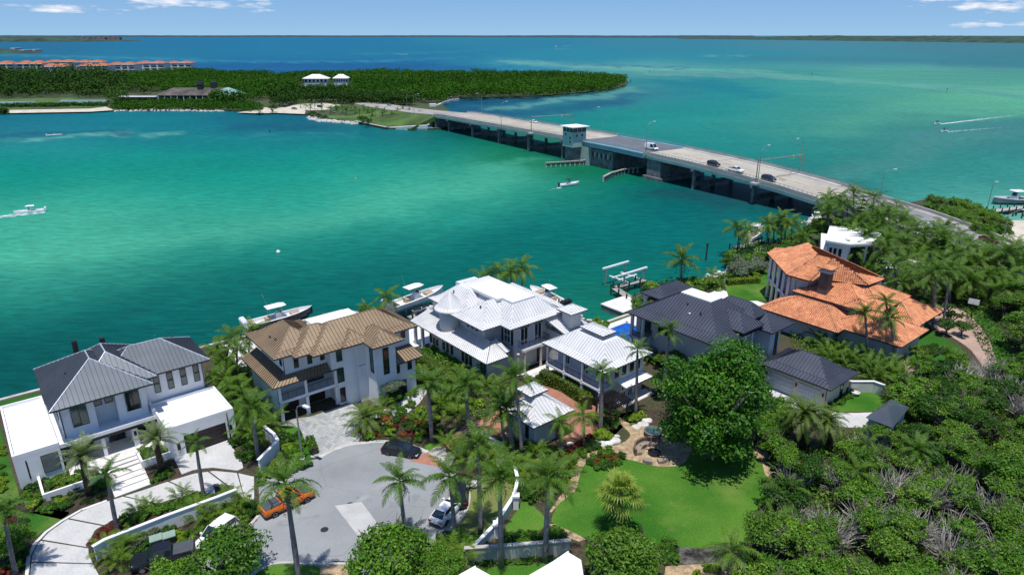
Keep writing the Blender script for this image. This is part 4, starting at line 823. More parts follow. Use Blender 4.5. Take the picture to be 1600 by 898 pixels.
# right wing with cat-slide roof and lantern
H.walls([(66.9, 72.8, GZ, 72.3, 88, 7.4)], 'grey_stucco')
H.hip(66.6, 73.6, 71.2, 88.5, 7.6, [(1.0, .5), (3.5, 2.6)], 'r_grey', cap='r_grey')
skirt(H, [(67.0, 68.3), (70.6, 68.3), (72.8, 68.3), (72.8, 76)], [(65.2, 73.5), (68.4, 73.5), (69, 73.5), (69, 76)], 7.1, 10.0, 'r_grey', .45)
H.walls([(66.9, 69.3, GZ, 71.6, 73, 6.9)], 'grey_stucco')
H.walls([(68.2, 68.6, 7.6, 70.4, 70.5, 10.3)], 'grey_stucco', 'lantern_wall')
H.hip(67.5, 71.0, 67.8, 71.1, 10.4, [(.5, .25), (1.6, .75)], 'r_grey', cap='r_grey')
# balcony and portico
H.walls([(60.9, 71.1, 4.9, 66.3, 72.7, 5.25)], 'white', 'balcony_slab'); H.rail([(61.0, 72.7), (61.0, 71.2), (66.2, 71.2), (66.2, 72.7)], 5.25, 1.1)
for x in (60.0, 61.3, 64.6, 66): H.post(x, 71.3, GZ, 4.9, .2, 'beige', sq=False)
H.walls([(60.9, 72.7, GZ, 63.9, 74.0, 4.9)], 'beige', 'porch_wall')
for a in (61.5, 64.3): 
    H.win('f', 72.6, a, a + 1.5, 5.4, 8.2, 2, 1, frame='white', name='french_door')
    mb = MB(); mb.box(a - .1, 72.3, 8.3, a + 1.6, 72.6, 8.45).box(a + .2, 72.3, 8.45, a + 1.3, 72.6, 8.6); H.part(mb, 'arched_hood', K['frame'])
H.win('l', 60.2, 73.4, 74.9, 5.8, 8.2, 2, 2, frame='white'); H.win('l', 60.2, 72.75, 73.2, 5.7, 8.3, 1, 1, name='shutter'); H.win('l', 60.2, 75.1, 75.5, 5.7, 8.3, 1, 1, name='shutter')
for a in (77.5, 78.6, 79.7): H.win('l', 57.1, a, a + .6, 7.3, 8.9, 1)
for a in (72.6, 73.4, 76.2, 77.2, 78.2, 81.2, 82.4, 83.5, 85.4, 86.3, 87.2): H.win('l', 54.9, a, a + .62, 2.6, 4.6, 1)
mb = MB(); mb.lathe([(.45, 0), (.45, .1)], 16); mb.v = [(60.16 - z, 76.6 + x, 7.6 + y * 1.3) for x, y, z in mb.v]; H.part(mb, 'oval_window', K['frame'])
H.win('f', 72.7, 61.9, 63.3, 1.5, 4.2, 2, 1, frame='white', name='entrance_door'); H.win('f', 72.6, 64.9, 65.8, 1.6, 4.4, 1)
H.win('f', 69.3, 67.5, 69.6, 4.4, 6.3, 2, 1, name='arched_window')
H.vent(57.6, 77.4, 11.0); H.vent(58.3, 85.5, 11.0); H.walls([(60.2, 69.9, GZ, 66, 71.1, 1.5), (61, 69.2, GZ, 65.5, 69.9, 1.42)], 'slab', 'steps')
H.walls([(63.9, 88, 9, 68, 93, 9.6)], 'r_grey', 'rear_roof')

# ---- house 3b: guest wing
H = House('guest_house', 'pale grey-roofed two-storey guest wing with long veranda and low roof lantern', 66, 60)
H.walls([(64.0, 56.2, GZ, 70.8, 65.6, 7.3), (64, 65.6, GZ, 70, 66.8, 7.3)], 'grey_stucco')
H.hip(61.6, 71.5, 55.2, 67.8, 7.6, [(1.3, .5), (3.4, 2.2)], 'r_grey', cap='r_grey')
H.walls([(65.9, 59.8, 9.0, 67.4, 63.2, 10.5)], 'grey_stucco', 'lantern_wall'); H.hip(65.3, 68.0, 59.2, 63.8, 10.5, [(.4, .12), (1.35, .4)], 'r_grey', cap='r_grey')
H.walls([(61.9, 56.0, 4.1, 64.0, 67.2, 4.4)], 'white', 'veranda_floor'); H.rail([(62.0, 67.2), (62.0, 56.1), (64, 56.1)], 4.4, 1.0)
for y in (67.0, 63.4, 59.8, 56.3): H.post(62.05, y, 4.4, 7.5, .13); H.post(62.05, y, GZ, 4.1, .16, 'grey_stucco')
for a in (57.8, 60.4, 64.2): H.win('l', 64.0, a, a + 1.2, 4.6, 6.9, 2, 1, frame='white')
for a in (64.8, 66.3, 67.9, 69.2): H.win('f', 56.2, a, a + .8, 5.3, 6.8, 1)
skirt(H, [(65.5, 54.6), (71.4, 54.6), (71.4, 60)], [(65.5, 56.2), (70.8, 56.2), (70.8, 60)], 4.2, 4.6, 'whiteroof', 1.5)
for a in (66.3, 67.7, 69.1): H.win('f', 56.2, a, a + 1.0, GZ + .2, 3.8, 2, 1, frame='white', name='french_door')
H.walls([(65.2, 54.4, GZ, 71.5, 56.2, 1.45)], 'slab', 'step')
# ---- gatehouse
H = House('gatehouse', 'small pale-roofed gatehouse pavilion between the tall royal palms', 51, 56.5, cat='pavilion')
H.walls([(48.9, 55.0, GZ, 54.1, 59.8, 4.8)], 'grey_stucco'); H.hip(48.0, 55.0, 54.1, 60.6, 5.0, [(.9, .3), (4, 2.0)], 'r_grey', cap='r_grey')
H.walls([(50.6, 57.6, 6.2, 52.6, 59.4, 7.3)], 'grey_stucco', 'lantern_wall'); H.hip(50.1, 53.1, 57.1, 59.9, 7.3, [(.4, .15), (1.5, .8)], 'r_grey', cap='r_grey')
H.win('l', 48.9, 56.0, 56.6, 2.2, 4.4, 1); H.win('l', 48.9, 57.4, 58.0, 2.2, 4.4, 1); H.win('f', 55.0, 52.6, 53.6, 1.5, 4.2, 1, name='door')

# ---- house 5: charcoal roofs
H = House('grey_house', 'two-storey house under a broad charcoal blue hip roof with a white flat top', 84, 58)
H.walls([(80.6, 50.0, GZ, 86.5, 62.3, 8.8), (79.6, 62.3, GZ, 90, 63.5, 4.9), (80.6, 62.3, 4.9, 92.5, 66.0, 8.8), (86.5, 50.3, GZ, 92.5, 62.3, 8.8), (83.8, 50.0, GZ, 86.5, 50.01, 8.8)], 'grey_stucco')
H.hip(77.6, 92, 48.6, 65.7, 9.0, [(1.6, .7), (5.9, 3.5)], 'r_navy', top='whiteroof', cap='r_navy', capr=.06)
H.hip(83.0, 88.3, 48.2, 57, 9.75, [(9, 1.9)], 'r_navy', cap='r_navy'); H.hip(87.9, 91.6, 49.6, 57, 10.3, [(9, 1.6)], 'r_navy', cap='r_navy'); H.walls([(83.6, 49.2, 8, 87.7, 56, 9.8), (88.4, 50.4, 8, 91, 56, 10.3)], 'grey_stucco')
H.hip(88.0, 94.2, 46.5, 53, 8.9, [(9, 1.6)], 'r_navy', cap='r_navy')
H.hip(88.5, 97.8, 67, 72.0, 7.8, [(1.1, .5), (3, 1.4)], 'r_navy', cap='r_navy'); [H.post(x, y, GZ, 7.7, .2, 'grey_stucco') for x in (89.2, 97.1) for y in (67.6, 71.4)]
for y in (65.0, 62.8): H.post(78.4, y, GZ, 8.8, .2, 'grey_stucco')
H.walls([(78.2, 62.6, 4.7, 80.6, 65.4, 5.0)], 'grey_stucco', 'balcony_slab'); H.rail([(80.6, 62.7), (78.4, 62.7), (78.4, 65.2)], 5.0, 1.0, 'glass_g', 'glass_rail', .05)
H.win('l', 80.6, 59, 61.5, 6.0, 7.8, 2); H.win('l', 80.6, 63, 65, 5.2, 7.8, 2)
H.win('f', 50.0, 84.3, 85.8, 3.0, 8.3, 1, 2, 'glass_g'); H.walls([(86.6, 48.9, GZ, 87.0, 50.3, 8.9), (91.2, 47.2, GZ, 91.6, 50.3, 8.8), (88.8, 47.2, GZ, 91.2, 50.3, 8.4)], 'grey_stucco')
H.win('f', 47.2, 90.2, 91.0, 4.4, 8.2, 1, 2); H.vent(81.2, 54.5, 11.1); H.vent(80.6, 56, 10.6, 'white'); H.vent(82, 57.5, 11.4)
# garage
H = House('garage', 'detached double garage with charcoal hip roof and two pale grey doors', 89, 41, cat='garage')
H.walls([(86.2, 36.6, GZ, 92.4, 45.9, 4.9)], 'cream'); H.hip(85.3, 93.4, 35.7, 46.4, 5.0, [(1.3, .5), (9, 2.3)], 'r_navy', cap='r_navy', capr=.06)
H.door('l', 86.2, 37.3, 40.6, GZ + .05, 3.9, 'door_grey', 4, 4); H.door('l', 86.2, 41.3, 45.4, GZ + .05, 3.9, 'door_grey', 4, 4)
for y in (37.0, 40.95, 45.6): mb = MB(); mb.box(86.08, y - .1, 3.1, 86.2, y + .1, 3.6); H.part(mb, 'wall_lamp', K['frame'])
H.pipe(86.15, 36.55, GZ, 4.9); H.win('f', 36.6, 90.4, 91.2, 1.6, 3.9, 1)
H.walls([(84.9, 46.0, 3.9, 91, 50.2, 4.2)], 'r_navy', 'link_roof'); skirt(H, [(84.6, 50.3), (84.6, 45.9), (87, 45.9)], [(87.6, 50.3), (87.6, 46.6), (88, 46.6)], 4.4, 5.2, 'r_navy')
H.walls([(87, 46.4, GZ, 91, 50.0, 4.2)], 'grey_stucco')

# ---- house 6: terracotta villa
H = House('tiled_villa', 'rambling villa with orange clay tile roofs and a brown chimney', 115, 52)
def thip(x0, x1, y0, y1, z, rise, rz=0): H.hip(x0, x1, y0, y1, z, [(9, rise)], 'tile_under', tiles=True, cap='tile_ridge', capr=.13, lines=False)
H.walls([(112.2, 45.4, GZ, 121, 54.2, 7.3), (106.4, 46, GZ, 113, 57.4, 4.8), (108.2, 36.5, GZ, 117, 46, 4.8), (119, 39, GZ, 126, 46, 4.8), (117, 46, GZ, 122.5, 56, 9.4)], 'grey_stucco')
def tface(*pts):      # one tiled slope; the first edge is the eave
    p = [Vector(q) for q in pts]; u = (p[1] - p[0]).normalized(); nr = u.cross(p[2] - p[0]).normalized(); up = nr.cross(u)
    if nr.z < 0: nr = -nr
    mb = MB().add(p, [tuple(range(len(p)))]); ro = H.part(mb, 'roof', K['tile_under']); q2 = [((q - p[0]).dot(u), (q - p[0]).dot(up)) for q in p]; xs = [a for a, b in q2]; ys = [b for a, b in q2]; t = MB(); t.c = []
    cx, cy = np.meshgrid(np.arange(min(xs) + .17, max(xs), .34), np.arange(min(ys) + .15, max(ys), .42)); ok = inpoly(cx.ravel(), cy.ravel(), q2)
    for a, b in zip(cx.ravel()[ok], cy.ravel()[ok]):
        c = p[0] + u * float(a) + up * float(b); b0 = c - up * .24 + nr * .05; b1 = c + up * .25 + nr * .01; e = u * .156; hh = nr * .075
        t.add([b0 - e, b0 - e * .45 + hh, b0 + e * .45 + hh, b0 + e, b1 - e * .9, b1 - e * .4 + hh, b1 + e * .4 + hh, b1 + e * .9], [(0, 1, 5, 4), (1, 2, 6, 5), (2, 3, 7, 6), (0, 3, 2, 1)]); t.c += [random.random()] * 4
    H.part(t, 'roof_tiles', K['tiles'], ro, kind='stuff'); r = MB()
    for a, b in list(zip(p, p[1:] + p[:1]))[1:]: r.tube(a, b, .12, n=5)
    H.part(r, 'ridge_cap', K['tile_ridge'], ro)
G2, G3 = (114.2, 52.0, 9.9), (117, 46, 9.9)
Lc, Fc, Gc, P0, P1, P2, P3 = (120, 66.8, 10), (110.9, 57.4, 10), (110.9, 53.2, 10), (124.6, 61.2, 12.2), (118.9, 56.4, 12.2), (118.7, 53.6, 12.2), (116.5, 48.6, 11.6)
E1, E2, E3 = (122.4, 45.6, 9.9), (129.5, 60.5, 10), (124, 67.6, 10)
tface(Lc, Fc, P1, P0); tface(Fc, Gc, P2, P1); tface(Gc, G2, P2); tface(G2, G3, P3, P2); tface(E1, E2, P0, P1, P2, P3); tface(E2, E3, Lc, P0); tface(G3, E1, P3)
sof = [Lc, Fc, Gc, G2, G3, E1, E2, E3]; mb = MB(); mb.prism([q[:2] for q in sof], 9.72, 9.9); H.part(mb, 'soffit', K['tile_under'])
wl = [(119.9, 65.3), (112.6, 57.6), (112.6, 54.4), (115.4, 53), (118, 47.2), (121.5, 47), (127.5, 60), (123.5, 66)]; mb = MB(); mb.prism([(q[0] + (1.0 if i < 2 else 0), q[1] - (1.2 if i < 1 else 0)) for i, q in enumerate(wl)], GZ, 9.72); H.part(mb, 'wall', K['grey_stucco'])
thip(110.4, 122.0, 43.2, 55.8, 7.5, 2.5); thip(112.9, 124.6, 41.6, 50.5, 7.3, 2.0)
thip(104.6, 114.0, 44.4, 58.6, 5.0, 2.4); thip(106.8, 117.2, 35.5, 47.6, 5.0, 2.5); thip(116.2, 128.0, 37.2, 46.5, 5.0, 2.3)
H.hip(110.39, 114.2, 43.19, 47.0, 7.52, [(9, 1.2)], 'tile_under', tiles=True, cap='tile_ridge', capr=.13, lines=False)
dA, dB = Vector((112.0, 57.5, 0)), Vector((119.6, 65.6, 0))
for i in range(5):
    q = dA.lerp(dB, i / 4); H.post(q.x, q.y, 5.4, 9.75, .26, 'grey_stucco'); H.post(q.x, q.y, GZ, 5.0, .30, 'cream', sq=False)
    if i < 4: q = dA.lerp(dB, (i + .5) / 4) + Vector((1.05, -1.0, 0)); [H.part(MB().cbox((q.x, q.y, z), (.9, .08, 1.5), R(46.8)), 'window', K['glass']) for z in (7.0, 3.0)]
mb = MB(); mb.prism([(111.7, 57.3), (119.6, 65.9), (121, 64.6), (113.4, 56.6)], 5.0, 5.4); H.part(mb, 'balcony_slab', K['grey_stucco']); H.rail([tuple(dA[:2]), tuple(dB[:2])], 5.4, 1.0)
mb = MB(); mb.box(110.3 + 1.1, 50.3, 7.0, 112.9, 51.9, 12.0); ch = H.part(mb, 'chimney', mat('brown_chimney_render', (.14, .10, .085), .9, .15, 1))
mb = MB(); mb.box(111.1, 50.0, 12.0, 113.2, 52.2, 12.2).box(111.4, 50.3, 12.2, 112.9, 51.9, 12.5); H.part(mb, 'cap', K['cream'], ch)
H.hip(110.9, 113.4, 49.8, 52.4, 12.75, [(2, .55)], 'tile_under', tiles=True, cap='tile_under', capr=.05, lines=False, fascia=.1)

# ---- house 7: white modern
def bhouse(name, label, boxes, roofs, m='stucco', cat='house'):
    c = boxes[0]; H = House(name, label, (c[0] + c[3]) / 2, (c[1] + c[4]) / 2, cat=cat); H.walls(boxes, m)
    for r in roofs: H.flatroof(*r)
    return H
P7 = lambda x, y, z: W2S(P(x, y, z))
def blk(o, name, poly, z0, z1, m, parent=None):
    mb = MB(); mb.prism([tuple(p[:2]) for p in poly], z0, z1); return mb.build(name, K[m], parent or o, off=o.location)
def inset(poly, d):
    c = sum((Vector(p[:2]) for p in poly), Vector((0, 0))) / len(poly)
    return [tuple(Vector(p[:2]) + (c - Vector(p[:2])).normalized() * d) for p in poly]
o = T('white_modern_house', 'flat-roofed white modern house behind the palms beside the bridge road', 'house', (75, 147, GZ))
r7 = [P(1297, 355, 8), P(1359, 361, 8), P(1376, 367, 8), P(1360, 382, 8), P(1326, 383, 8), P(1290, 377, 8)]
blk(o, 'roof', r7, 7.6, 8.0, 'whiteroof'); blk(o, 'wall', inset(r7, 1.0), GZ, 7.6, 'stucco')
mb = MB()
for a, b in zip(r7, r7[1:] + r7[:1]):
    d = b - a; mb.cbox(((a.x + b.x) / 2, (a.y + b.y) / 2, 8.15), (d.length / 2, .12, .16), math.atan2(d.y, d.x))
mb.build('parapet', K['white'], o, off=o.location)
def face_win(o, a, b, t0, t1, z0, z1, m='glass', name='window'):
    a = Vector(a[:2]); b = Vector(b[:2]); d = (b - a); ang = math.atan2(d.y, d.x); c = a + d * (t0 + t1) / 2; n = Vector((d.y, -d.x)).normalized() * .04; c = c + n
    hw = d.length * (t1 - t0) / 2
    f = MB(); f.cbox((c.x, c.y, (z0 + z1) / 2), (hw, .06, (z1 - z0) / 2), ang); fo = f.build(name, K['frame'], o, off=o.location)
    g = MB(); c2 = c + n; g.cbox((c2.x, c2.y, (z0 + z1) / 2), (hw - .08, .04, (z1 - z0) / 2 - .08), ang); g.build('pane', K[m], fo, off=o.location)
w7 = inset(r7, 1.0)
for t in (.08, .3, .55): face_win(o, w7[5], w7[4], t, t + .14, 4.8, 6.6)
face_win(o, w7[4], w7[3], .1, .9, 2, 7.2, 'glass'); face_win(o, w7[0], w7[5], .2, .5, 4.5, 7); face_win(o, w7[3], w7[2], .15, .8, 2, 7.2)
for (pp, z) in (([(1388, 404), (1412, 404), (1409, 421), (1384, 419)], 4.0), ([(1414, 399), (1446, 411), (1440, 420), (1412, 412)], 4.4), ([(1352, 404), (1378, 404), (1378, 412), (1354, 414)], 3.0), ([(1283, 364), (1296, 366), (1292, 392), (1282, 390)], 5.2)):
    q = [P(x, y, z) for x, y in pp]; blk(o, 'wing_roof', q, z - .3, z, 'whiteroof'); blk(o, 'wing_wall', inset(q, .5), GZ, z - .3, 'stucco')
# two charcoal roofs half hidden in the thicket
for (pp, z, lab, pk) in (([(1352, 652), (1392, 623), (1421, 636), (1395, 668)], 5.0, 'charcoal hip roof of a small house half hidden by trees near the pale driveway', (1387, 632)),
                     ([(1418, 680), (1455, 690), (1475, 708), (1430, 696)], 3.6, 'low slate roof corner glimpsed through the thicket below the charcoal hip roof', (1448, 688))):
    q = [P(x, y, z) for x, y in pp]; c = sum(q, Vector()) / 4; o = T('cottage', lab, 'house', (c.x, c.y, GZ))
    blk(o, 'wall', inset(q, .6), GZ, z, 'grey_stucco'); mb = MB(); pkp = P(*pk, z + 2.0); mb.add([*q, pkp], [(0, 1, 4), (1, 2, 4), (2, 3, 4), (3, 0, 4)][::1] + [(3, 2, 1, 0)])
    mb.build('roof', K['r_dark'], o, off=o.location)
for (pp, lab) in (([(743, 885), (770, 900), (770, 950), (690, 950), (716, 900)], 'white flat roof gable tip at the bottom edge, left of the larger white roof'),
              ([(888, 862), (908, 874), (912, 900), (905, 950), (760, 950), (826, 898)], 'large white roof at the bottom edge of the frame beside the round tree')):
    q = [P(x, y, 4.5) for x, y in pp]; c = q[0]; o = T('white_roofed_house', lab, 'house', (c.x, c.y, GZ)); blk(o, 'roof', q, 4.25, 4.5, 'whiteroof'); blk(o, 'wall', inset(q, .7), GZ, 4.25, 'stucco')
    mb = MB(); mb.tube(q[0] + Vector((0, 0, .05)), q[-2 if len(q) > 5 else -1] + Vector((0, 0, .05)), .1, n=5); mb.build('ridge_cap', K['white'], o, off=o.location)

# ------------------------------------------------------------ far buildings on the island
K['redroof'] = mat('salmon_tile_roof', (.48, .17, .09), .85, .2, .05, spec=.1); K['condo'] = mat('condo_white_stucco', (.78, .78, .78), .85, .1, .05)
K['condo_blue'] = mat('condo_grey_blue_wall', (.55, .60, .64), .85, .1, .05)
wmesh = MB().box(-2.1, -.2, 0, 2.1, .2, 1.9).mesh('window', K['glass']); smesh = MB().box(-2.6, -1.0, -.18, 2.6, .3, .22).mesh('balcony', K['condo'])
def condo(px0, px1, yt, yb, lab, bays=5, n=3, rot=0.0):
    m = (px0 + px1) / 2; b = P(m, yb, .9); D = b.y; Wm = (px1 - px0) * D / FOC * .98 / 1.0; Hh = (yb - yt) * D / FOC / 1.03; fh = Hh * .80
    o = T('condominium', lab, 'apartment block', b, rot, 'red-roofed apartment blocks on the far island')
    hw = Wm / 2; d = 16
    MB().box(-hw, 0, -1, hw, d, fh).build('wall', K['condo_blue'], o)
    for k in range(2):
        x0 = -hw - .6 + k * Wm / 2; x1 = x0 + Wm / 2 + .8; c = MB(); z = fh + k * .05; r = Hh - fh
        c.add([(x0, -1.6, z), (x1, -1.6, z), (x1, d + 1, z), (x0, d + 1, z), ((x0 + x1) / 2 - Wm * .08, d / 2, z + r), ((x0 + x1) / 2 + Wm * .08, d / 2, z + r)], [(0, 1, 5, 4), (1, 2, 5), (2, 3, 4, 5), (3, 0, 4), (3, 2, 1, 0)]); c.build('roof', K['redroof'], o)
        f = MB().box(x0, -1.7, z - .9, x1, -1.5, z + .1).build('fascia', K['condo'], o)
    for k in range(bays):
        x = -hw + Wm * (k + .5) / bays
        for j in range(n):
            z = fh * (j + .18) / n; w_ = link('window', wmesh, o); w_.location = (x, -.1, z + .5); w_.scale = (Wm / bays / 7, 1, fh / n / 3.6)
            s_ = link('balcony', smesh, o); s_.location = (x, 0, z + .1); s_.scale = (Wm / bays / 6.2, 1, 2.2)
    for k in range(bays - 1):
        x = -hw + Wm * (k + 1) / bays; MB().box(x - .9, -1.2, -1, x + .9, .1, fh).build('wall', K['condo'], o)
condo(-30, 24, 97, 116, 'red-roofed apartment block at the left edge of the far island')
condo(30, 70, 96.5, 117, 'red-roofed apartment block second from the left edge', 4)
condo(74, 118, 94.5, 108, 'red-roofed block standing behind the tall narrow front block', 4)
condo(120, 162, 95, 109, 'red-roofed block behind the middle pair of blocks', 4)
condo(70, 106, 101, 121, 'tallest and nearest red-roofed block, with four stacked balconies', 3, 4)
condo(126, 171, 100, 117, 'red-roofed apartment block in the middle of the row', 4)
condo(171, 212, 98.5, 114, 'red-roofed block third from the right end of the row', 4)
condo(214, 258, 96.5, 111, 'red-roofed block second from the right end of the row', 4)
condo(259, 300, 96.5, 109.5, 'red-roofed apartment block at the right end of the row', 4)
# club house
def wbox(o, x0, x1, y0, y1, z0, z1, m, name='wall', parent=None): return MB().box(x0, y0, z0, x1, y1, z1).build(name, K[m] if isinstance(m, str) else m, parent or o)
def hipm(o, x0, x1, y0, y1, z, r, m, name='roof', ins=None):
    D = (y1 - y0) / 2 if ins is None else ins; ym = (y0 + y1) / 2
    mb = MB(); mb.add([(x0, y0, z), (x1, y0, z), (x1, y1, z), (x0, y1, z), (x0 + D, ym, z + r), (x1 - D, ym, z + r)], [(0, 1, 5, 4), (1, 2, 5), (2, 3, 4, 5), (3, 0, 4), (3, 2, 1, 0)])
    return mb.build(name, K[m] if isinstance(m, str) else m, o)
K['club_roof'] = mat('weathered_brown_shake_roof', (.13, .11, .10), .9, .3, .15); K['aqua'] = mat('aqua_metal_roof', (.24, .40, .40), .5, .1, .1)
c = P(300, 158.5, .9); o = T('club_house', 'long low waterfront club building with brown roof, aqua end and dark chimneys', 'building', c, 0)
wbox(o, -26, 28, 0, 18, 0, 4.6, K['club_roof']); hipm(o, -28, 36, -1.5, 20, 4.6, 5.2, 'club_roof'); hipm(o, 16, 36.2, -1.6, 20.1, 4.65, 5.25, 'aqua', ins=9)
for x in range(-24, 30, 5): wbox(o, x, x + 3.4, -.15, .1, 1.2, 3.6, 'glass', 'window')
for x in range(-26, 32, 5): wbox(o, x, x + .6, -1.2, -.6, 0, 4.6, 'condo', 'column')
wbox(o, -60, -26, 0, 9, 0, 3.2, K['club_roof']); wbox(o, -61, -25, -1, 5, 3.2, 3.7, 'condo', 'roof'); wbox(o, -61, -25, 5, 10, 3.2, 4.3, 'club_roof', 'roof')
for x in range(-58, -27, 5): wbox(o, x, x + 3.4, -.15, .1, .8, 2.8, 'glass', 'window')
wbox(o, 3, 7, 6, 10, 8, 14.5, 'trim_dark', 'chimney'); wbox(o, 13, 17, 8, 12, 8, 14.2, 'trim_dark', 'chimney'); wbox(o, 2.6, 7.4, 5.6, 10.4, 12.6, 13.4, 'club_roof', 'chimney_band')
for px0, px1, yt, ye, lab in ((474, 513, 118, 124, 'larger white hip-roofed pavilion rising out of the mangroves'), (521, 544, 118, 123.5, 'smaller pale hip-roofed pavilion on the right among the mangroves')):
    b = P((px0 + px1) / 2, 135, .9); D = b.y; hw = (px1 - px0) / 2 * D / FOC * 1.0; k = D / FOC
    o = T('pavilion', lab, 'pavilion', b, 0, 'white pavilions in the mangroves'); ze = (135 - ye) * k; zt = (135 - yt) * k
    wbox(o, -hw * .86, hw * .86, 0, 9, 0, ze, 'condo'); hipm(o, -hw, hw, -1, 11, ze, zt - ze, 'whiteroof', ins=hw * .7)
    for i in range(6): x = -hw * .8 + i * hw * .3; wbox(o, x, x + hw * .16, -.1, .1, ze - 3.4, ze - 1, 'glass', 'window')
# blocks and houses on the far shores
g = random.Random(5)
def farb(px, yb, wpx, hpx, m, lab, grp=None, cat='building'):
    b = P(px, yb, 1.5); k = b.y / FOC; o = T('distant_building', lab, cat, b, 0, grp)
    n = max(1, int(wpx / 6))
    for i in range(n): 
        x0 = (-wpx / 2 + i * wpx / n) * k; wbox(o, x0, x0 + wpx / n * k * .93, 0, 40, 0, hpx * k * (1 - .25 * ((i * 7) % 3) / 2), m)
    wbox(o, -wpx / 2 * k, wpx / 2 * k, 5, 42, hpx * k * .5, hpx * k * .62, 'concrete_d', 'roof')
K['farpink'] = mat('distant_pink_towers', (.33, .27, .27), .9, .2, .01); K['farwhite'] = mat('distant_white_walls', (.6, .6, .58), .9, .1, .01)
farb(128, 64.3, 22, 6.2, 'farpink', 'pinkish tower block at the left of the cluster on the far spit')
farb(154, 64.2, 20, 6.6, 'farpink', 'pinkish tower block in the middle of the cluster on the far spit')
farb(177, 64, 20, 6.6, 'farpink', 'pinkish tower block at the right of the cluster on the far spit')
for px, wp, lab in ((556, 6, 'left of the centre'), (781, 4, 'near the middle'), (1026, 4, 'right of the middle'), (842, 3, 'above the yacht')):
    farb(px, 57.4, wp, 1.6, 'farwhite', 'tiny white building on the far horizon shore, ' + lab)
farb(1256, 62, 13, 4, 'farpink', 'pinkish building on the right-hand far shore'); farb(1394, 62.5, 7, 3, 'farwhite', 'small white pointed building on the right-hand far shore')
farb(1416, 63, 14, 2.6, 'farpink', 'long pale pink building on the right-hand far shore'); farb(1480, 62.5, 8, 1.8, 'farwhite', 'low white building near the right end of the far shore'); farb(1564, 60.5, 5, 2, 'farwhite', 'small white house near the top right end of the far shore')
for px, yb, wp in ((15, 64.8, 10), (30, 64.8, 8), (52, 65, 9), (75, 65.2, 12), (88, 65, 6)): farb(px, yb, wp, 1.3, 'farwhite', 'low white waterfront building on the wooded far spit, %s from the left edge' % {15: 'first', 30: 'second', 52: 'third', 75: 'fourth', 88: 'fifth'}[px])
for px, yb, wp in ((5, 81.5, 8), (20, 78, 7), (34, 81, 8), (50, 80.5, 9)): farb(px, yb, wp, 2.6, 'farwhite', 'white house on the small wooded point, %s from the left edge' % {5: 'first', 20: 'second', 34: 'third', 50: 'fourth'}[px])
# ------------------------------------------------------------ the bridge
BA = Vector((-39.0, 388.5, 0)); BD = Vector((.545, -.8385, 0)).normalized(); BN = Vector((-BD.y, BD.x, 0)); BW = 22.0; BANG = math.atan2(BD.y, BD.x)
if BN.x < 0: BN = -BN
prof = [(-140, 3.2), (-60, 5.2), (-25, 6.8), (0, 8.0), (60, 8.7), (110, 9.2), (150, 9.3), (190, 8.5), (215, 7.1), (233, 5.5), (250, 4.2)]
def BZ(t):
    for (a, x), (b, y) in zip(prof, prof[1:]):
        if t <= b: return x + (y - x) * (t - a) / (b - a)
    return prof[-1][1]
def BP(t, w, dz=0): p = BA + BD * t + BN * w; return Vector((p.x, p.y, BZ(t) + dz))
br = T('road_bridge', 'long concrete and teal steel road bridge crossing the turquoise pass', 'bridge', BP(135, 11) - Vector((0, 0, 9)))
OFF = br.location
def rib(pts, w0, w1, d0, d1):      # pts: list of t;  a beam between offsets w0, w1 and heights d0, d1
    mb = MB(); secs = [[BP(t, w0, d0), BP(t, w1, d0), BP(t, w1, d1), BP(t, w0, d1)] for t in pts]; mb.loft(secs); return mb
TS = list(range(-10, 122, 12)) + [122]
TB = [122, 135, 148, 160.5]; TR = [160.5, 172, 184, 196, 208, 220, 233]
for seg in (TS, TR):
    rib(seg, 0, BW, -.9, 0).build('deck', K['b_deck'], br, off=OFF)
    rib(seg, .0, .32, 0, .75).build('parapet', K['b_para'], br, off=OFF); rib(seg, BW - .32, BW, 0, .85).build('parapet', K['b_para'], br, off=OFF)
    rib(seg, -.12, .6, -1.6, -.62).build('girder', K['b_girder'], br, off=OFF); rib(seg, BW - .6, BW + .12, -1.6, -.62).build('girder', K['b_girder'], br, off=OFF)
    for w_ in (5, 9, 13, 17): rib(seg, w_, w_ + .5, -1.5, -.9).build('girder', K['b_girder'], br, off=OFF)
    rib(seg, .33, 2.2, 0, .16).build('pavement', K['b_para'], br, off=OFF); rib(seg, BW - 2.2, BW - .33, 0, .16).build('pavement', K['b_para'], br, off=OFF)
    mb = MB()
    t = seg[0]
    while t < seg[-1]:
        for w_ in (.16, BW - .16): p = BP(t, w_, .75); mb.tube(p, p + Vector((0, 0, .55)), .07, n=4)
        t += 1.6
    for w_ in (.16, BW - .16):
        for a, b in zip(seg, seg[1:]): mb.tube(BP(a, w_, 1.3), BP(b, w_, 1.3), .07, n=4)
    mb.build('handrail', K['steel_g'], br, off=OFF, kind='stuff')
rib(TB, 0.3, BW - .3, -.7, .02).build('grating_deck', K['b_grate'], br, off=OFF)
for w_ in (0, 7, 14, BW - .5): rib(TB, w_, w_ + .5, -1.9, -.1).build('girder', K['b_blue'], br, off=OFF)
rib(TB, -.9, .3, -.2, .1).build('catwalk', K['b_blue'], br, off=OFF); rib(TB, BW - .3, BW + .9, -.2, .1).build('catwalk', K['b_blue'], br, off=OFF)
mb = MB()
for w_ in (-.85, BW + .85, .3, BW - .3):
    for t in np.arange(122, 160.5, 1.6): p = BP(t, w_, .1); mb.tube(p, p + Vector((0, 0, 1.0)), .05, n=4)
    for a, b in zip(TB, TB[1:]): mb.tube(BP(a, w_, 1.1), BP(b, w_, 1.1), .06, n=4); mb.tube(BP(a, w_, .6), BP(b, w_, .6), .05, n=4)
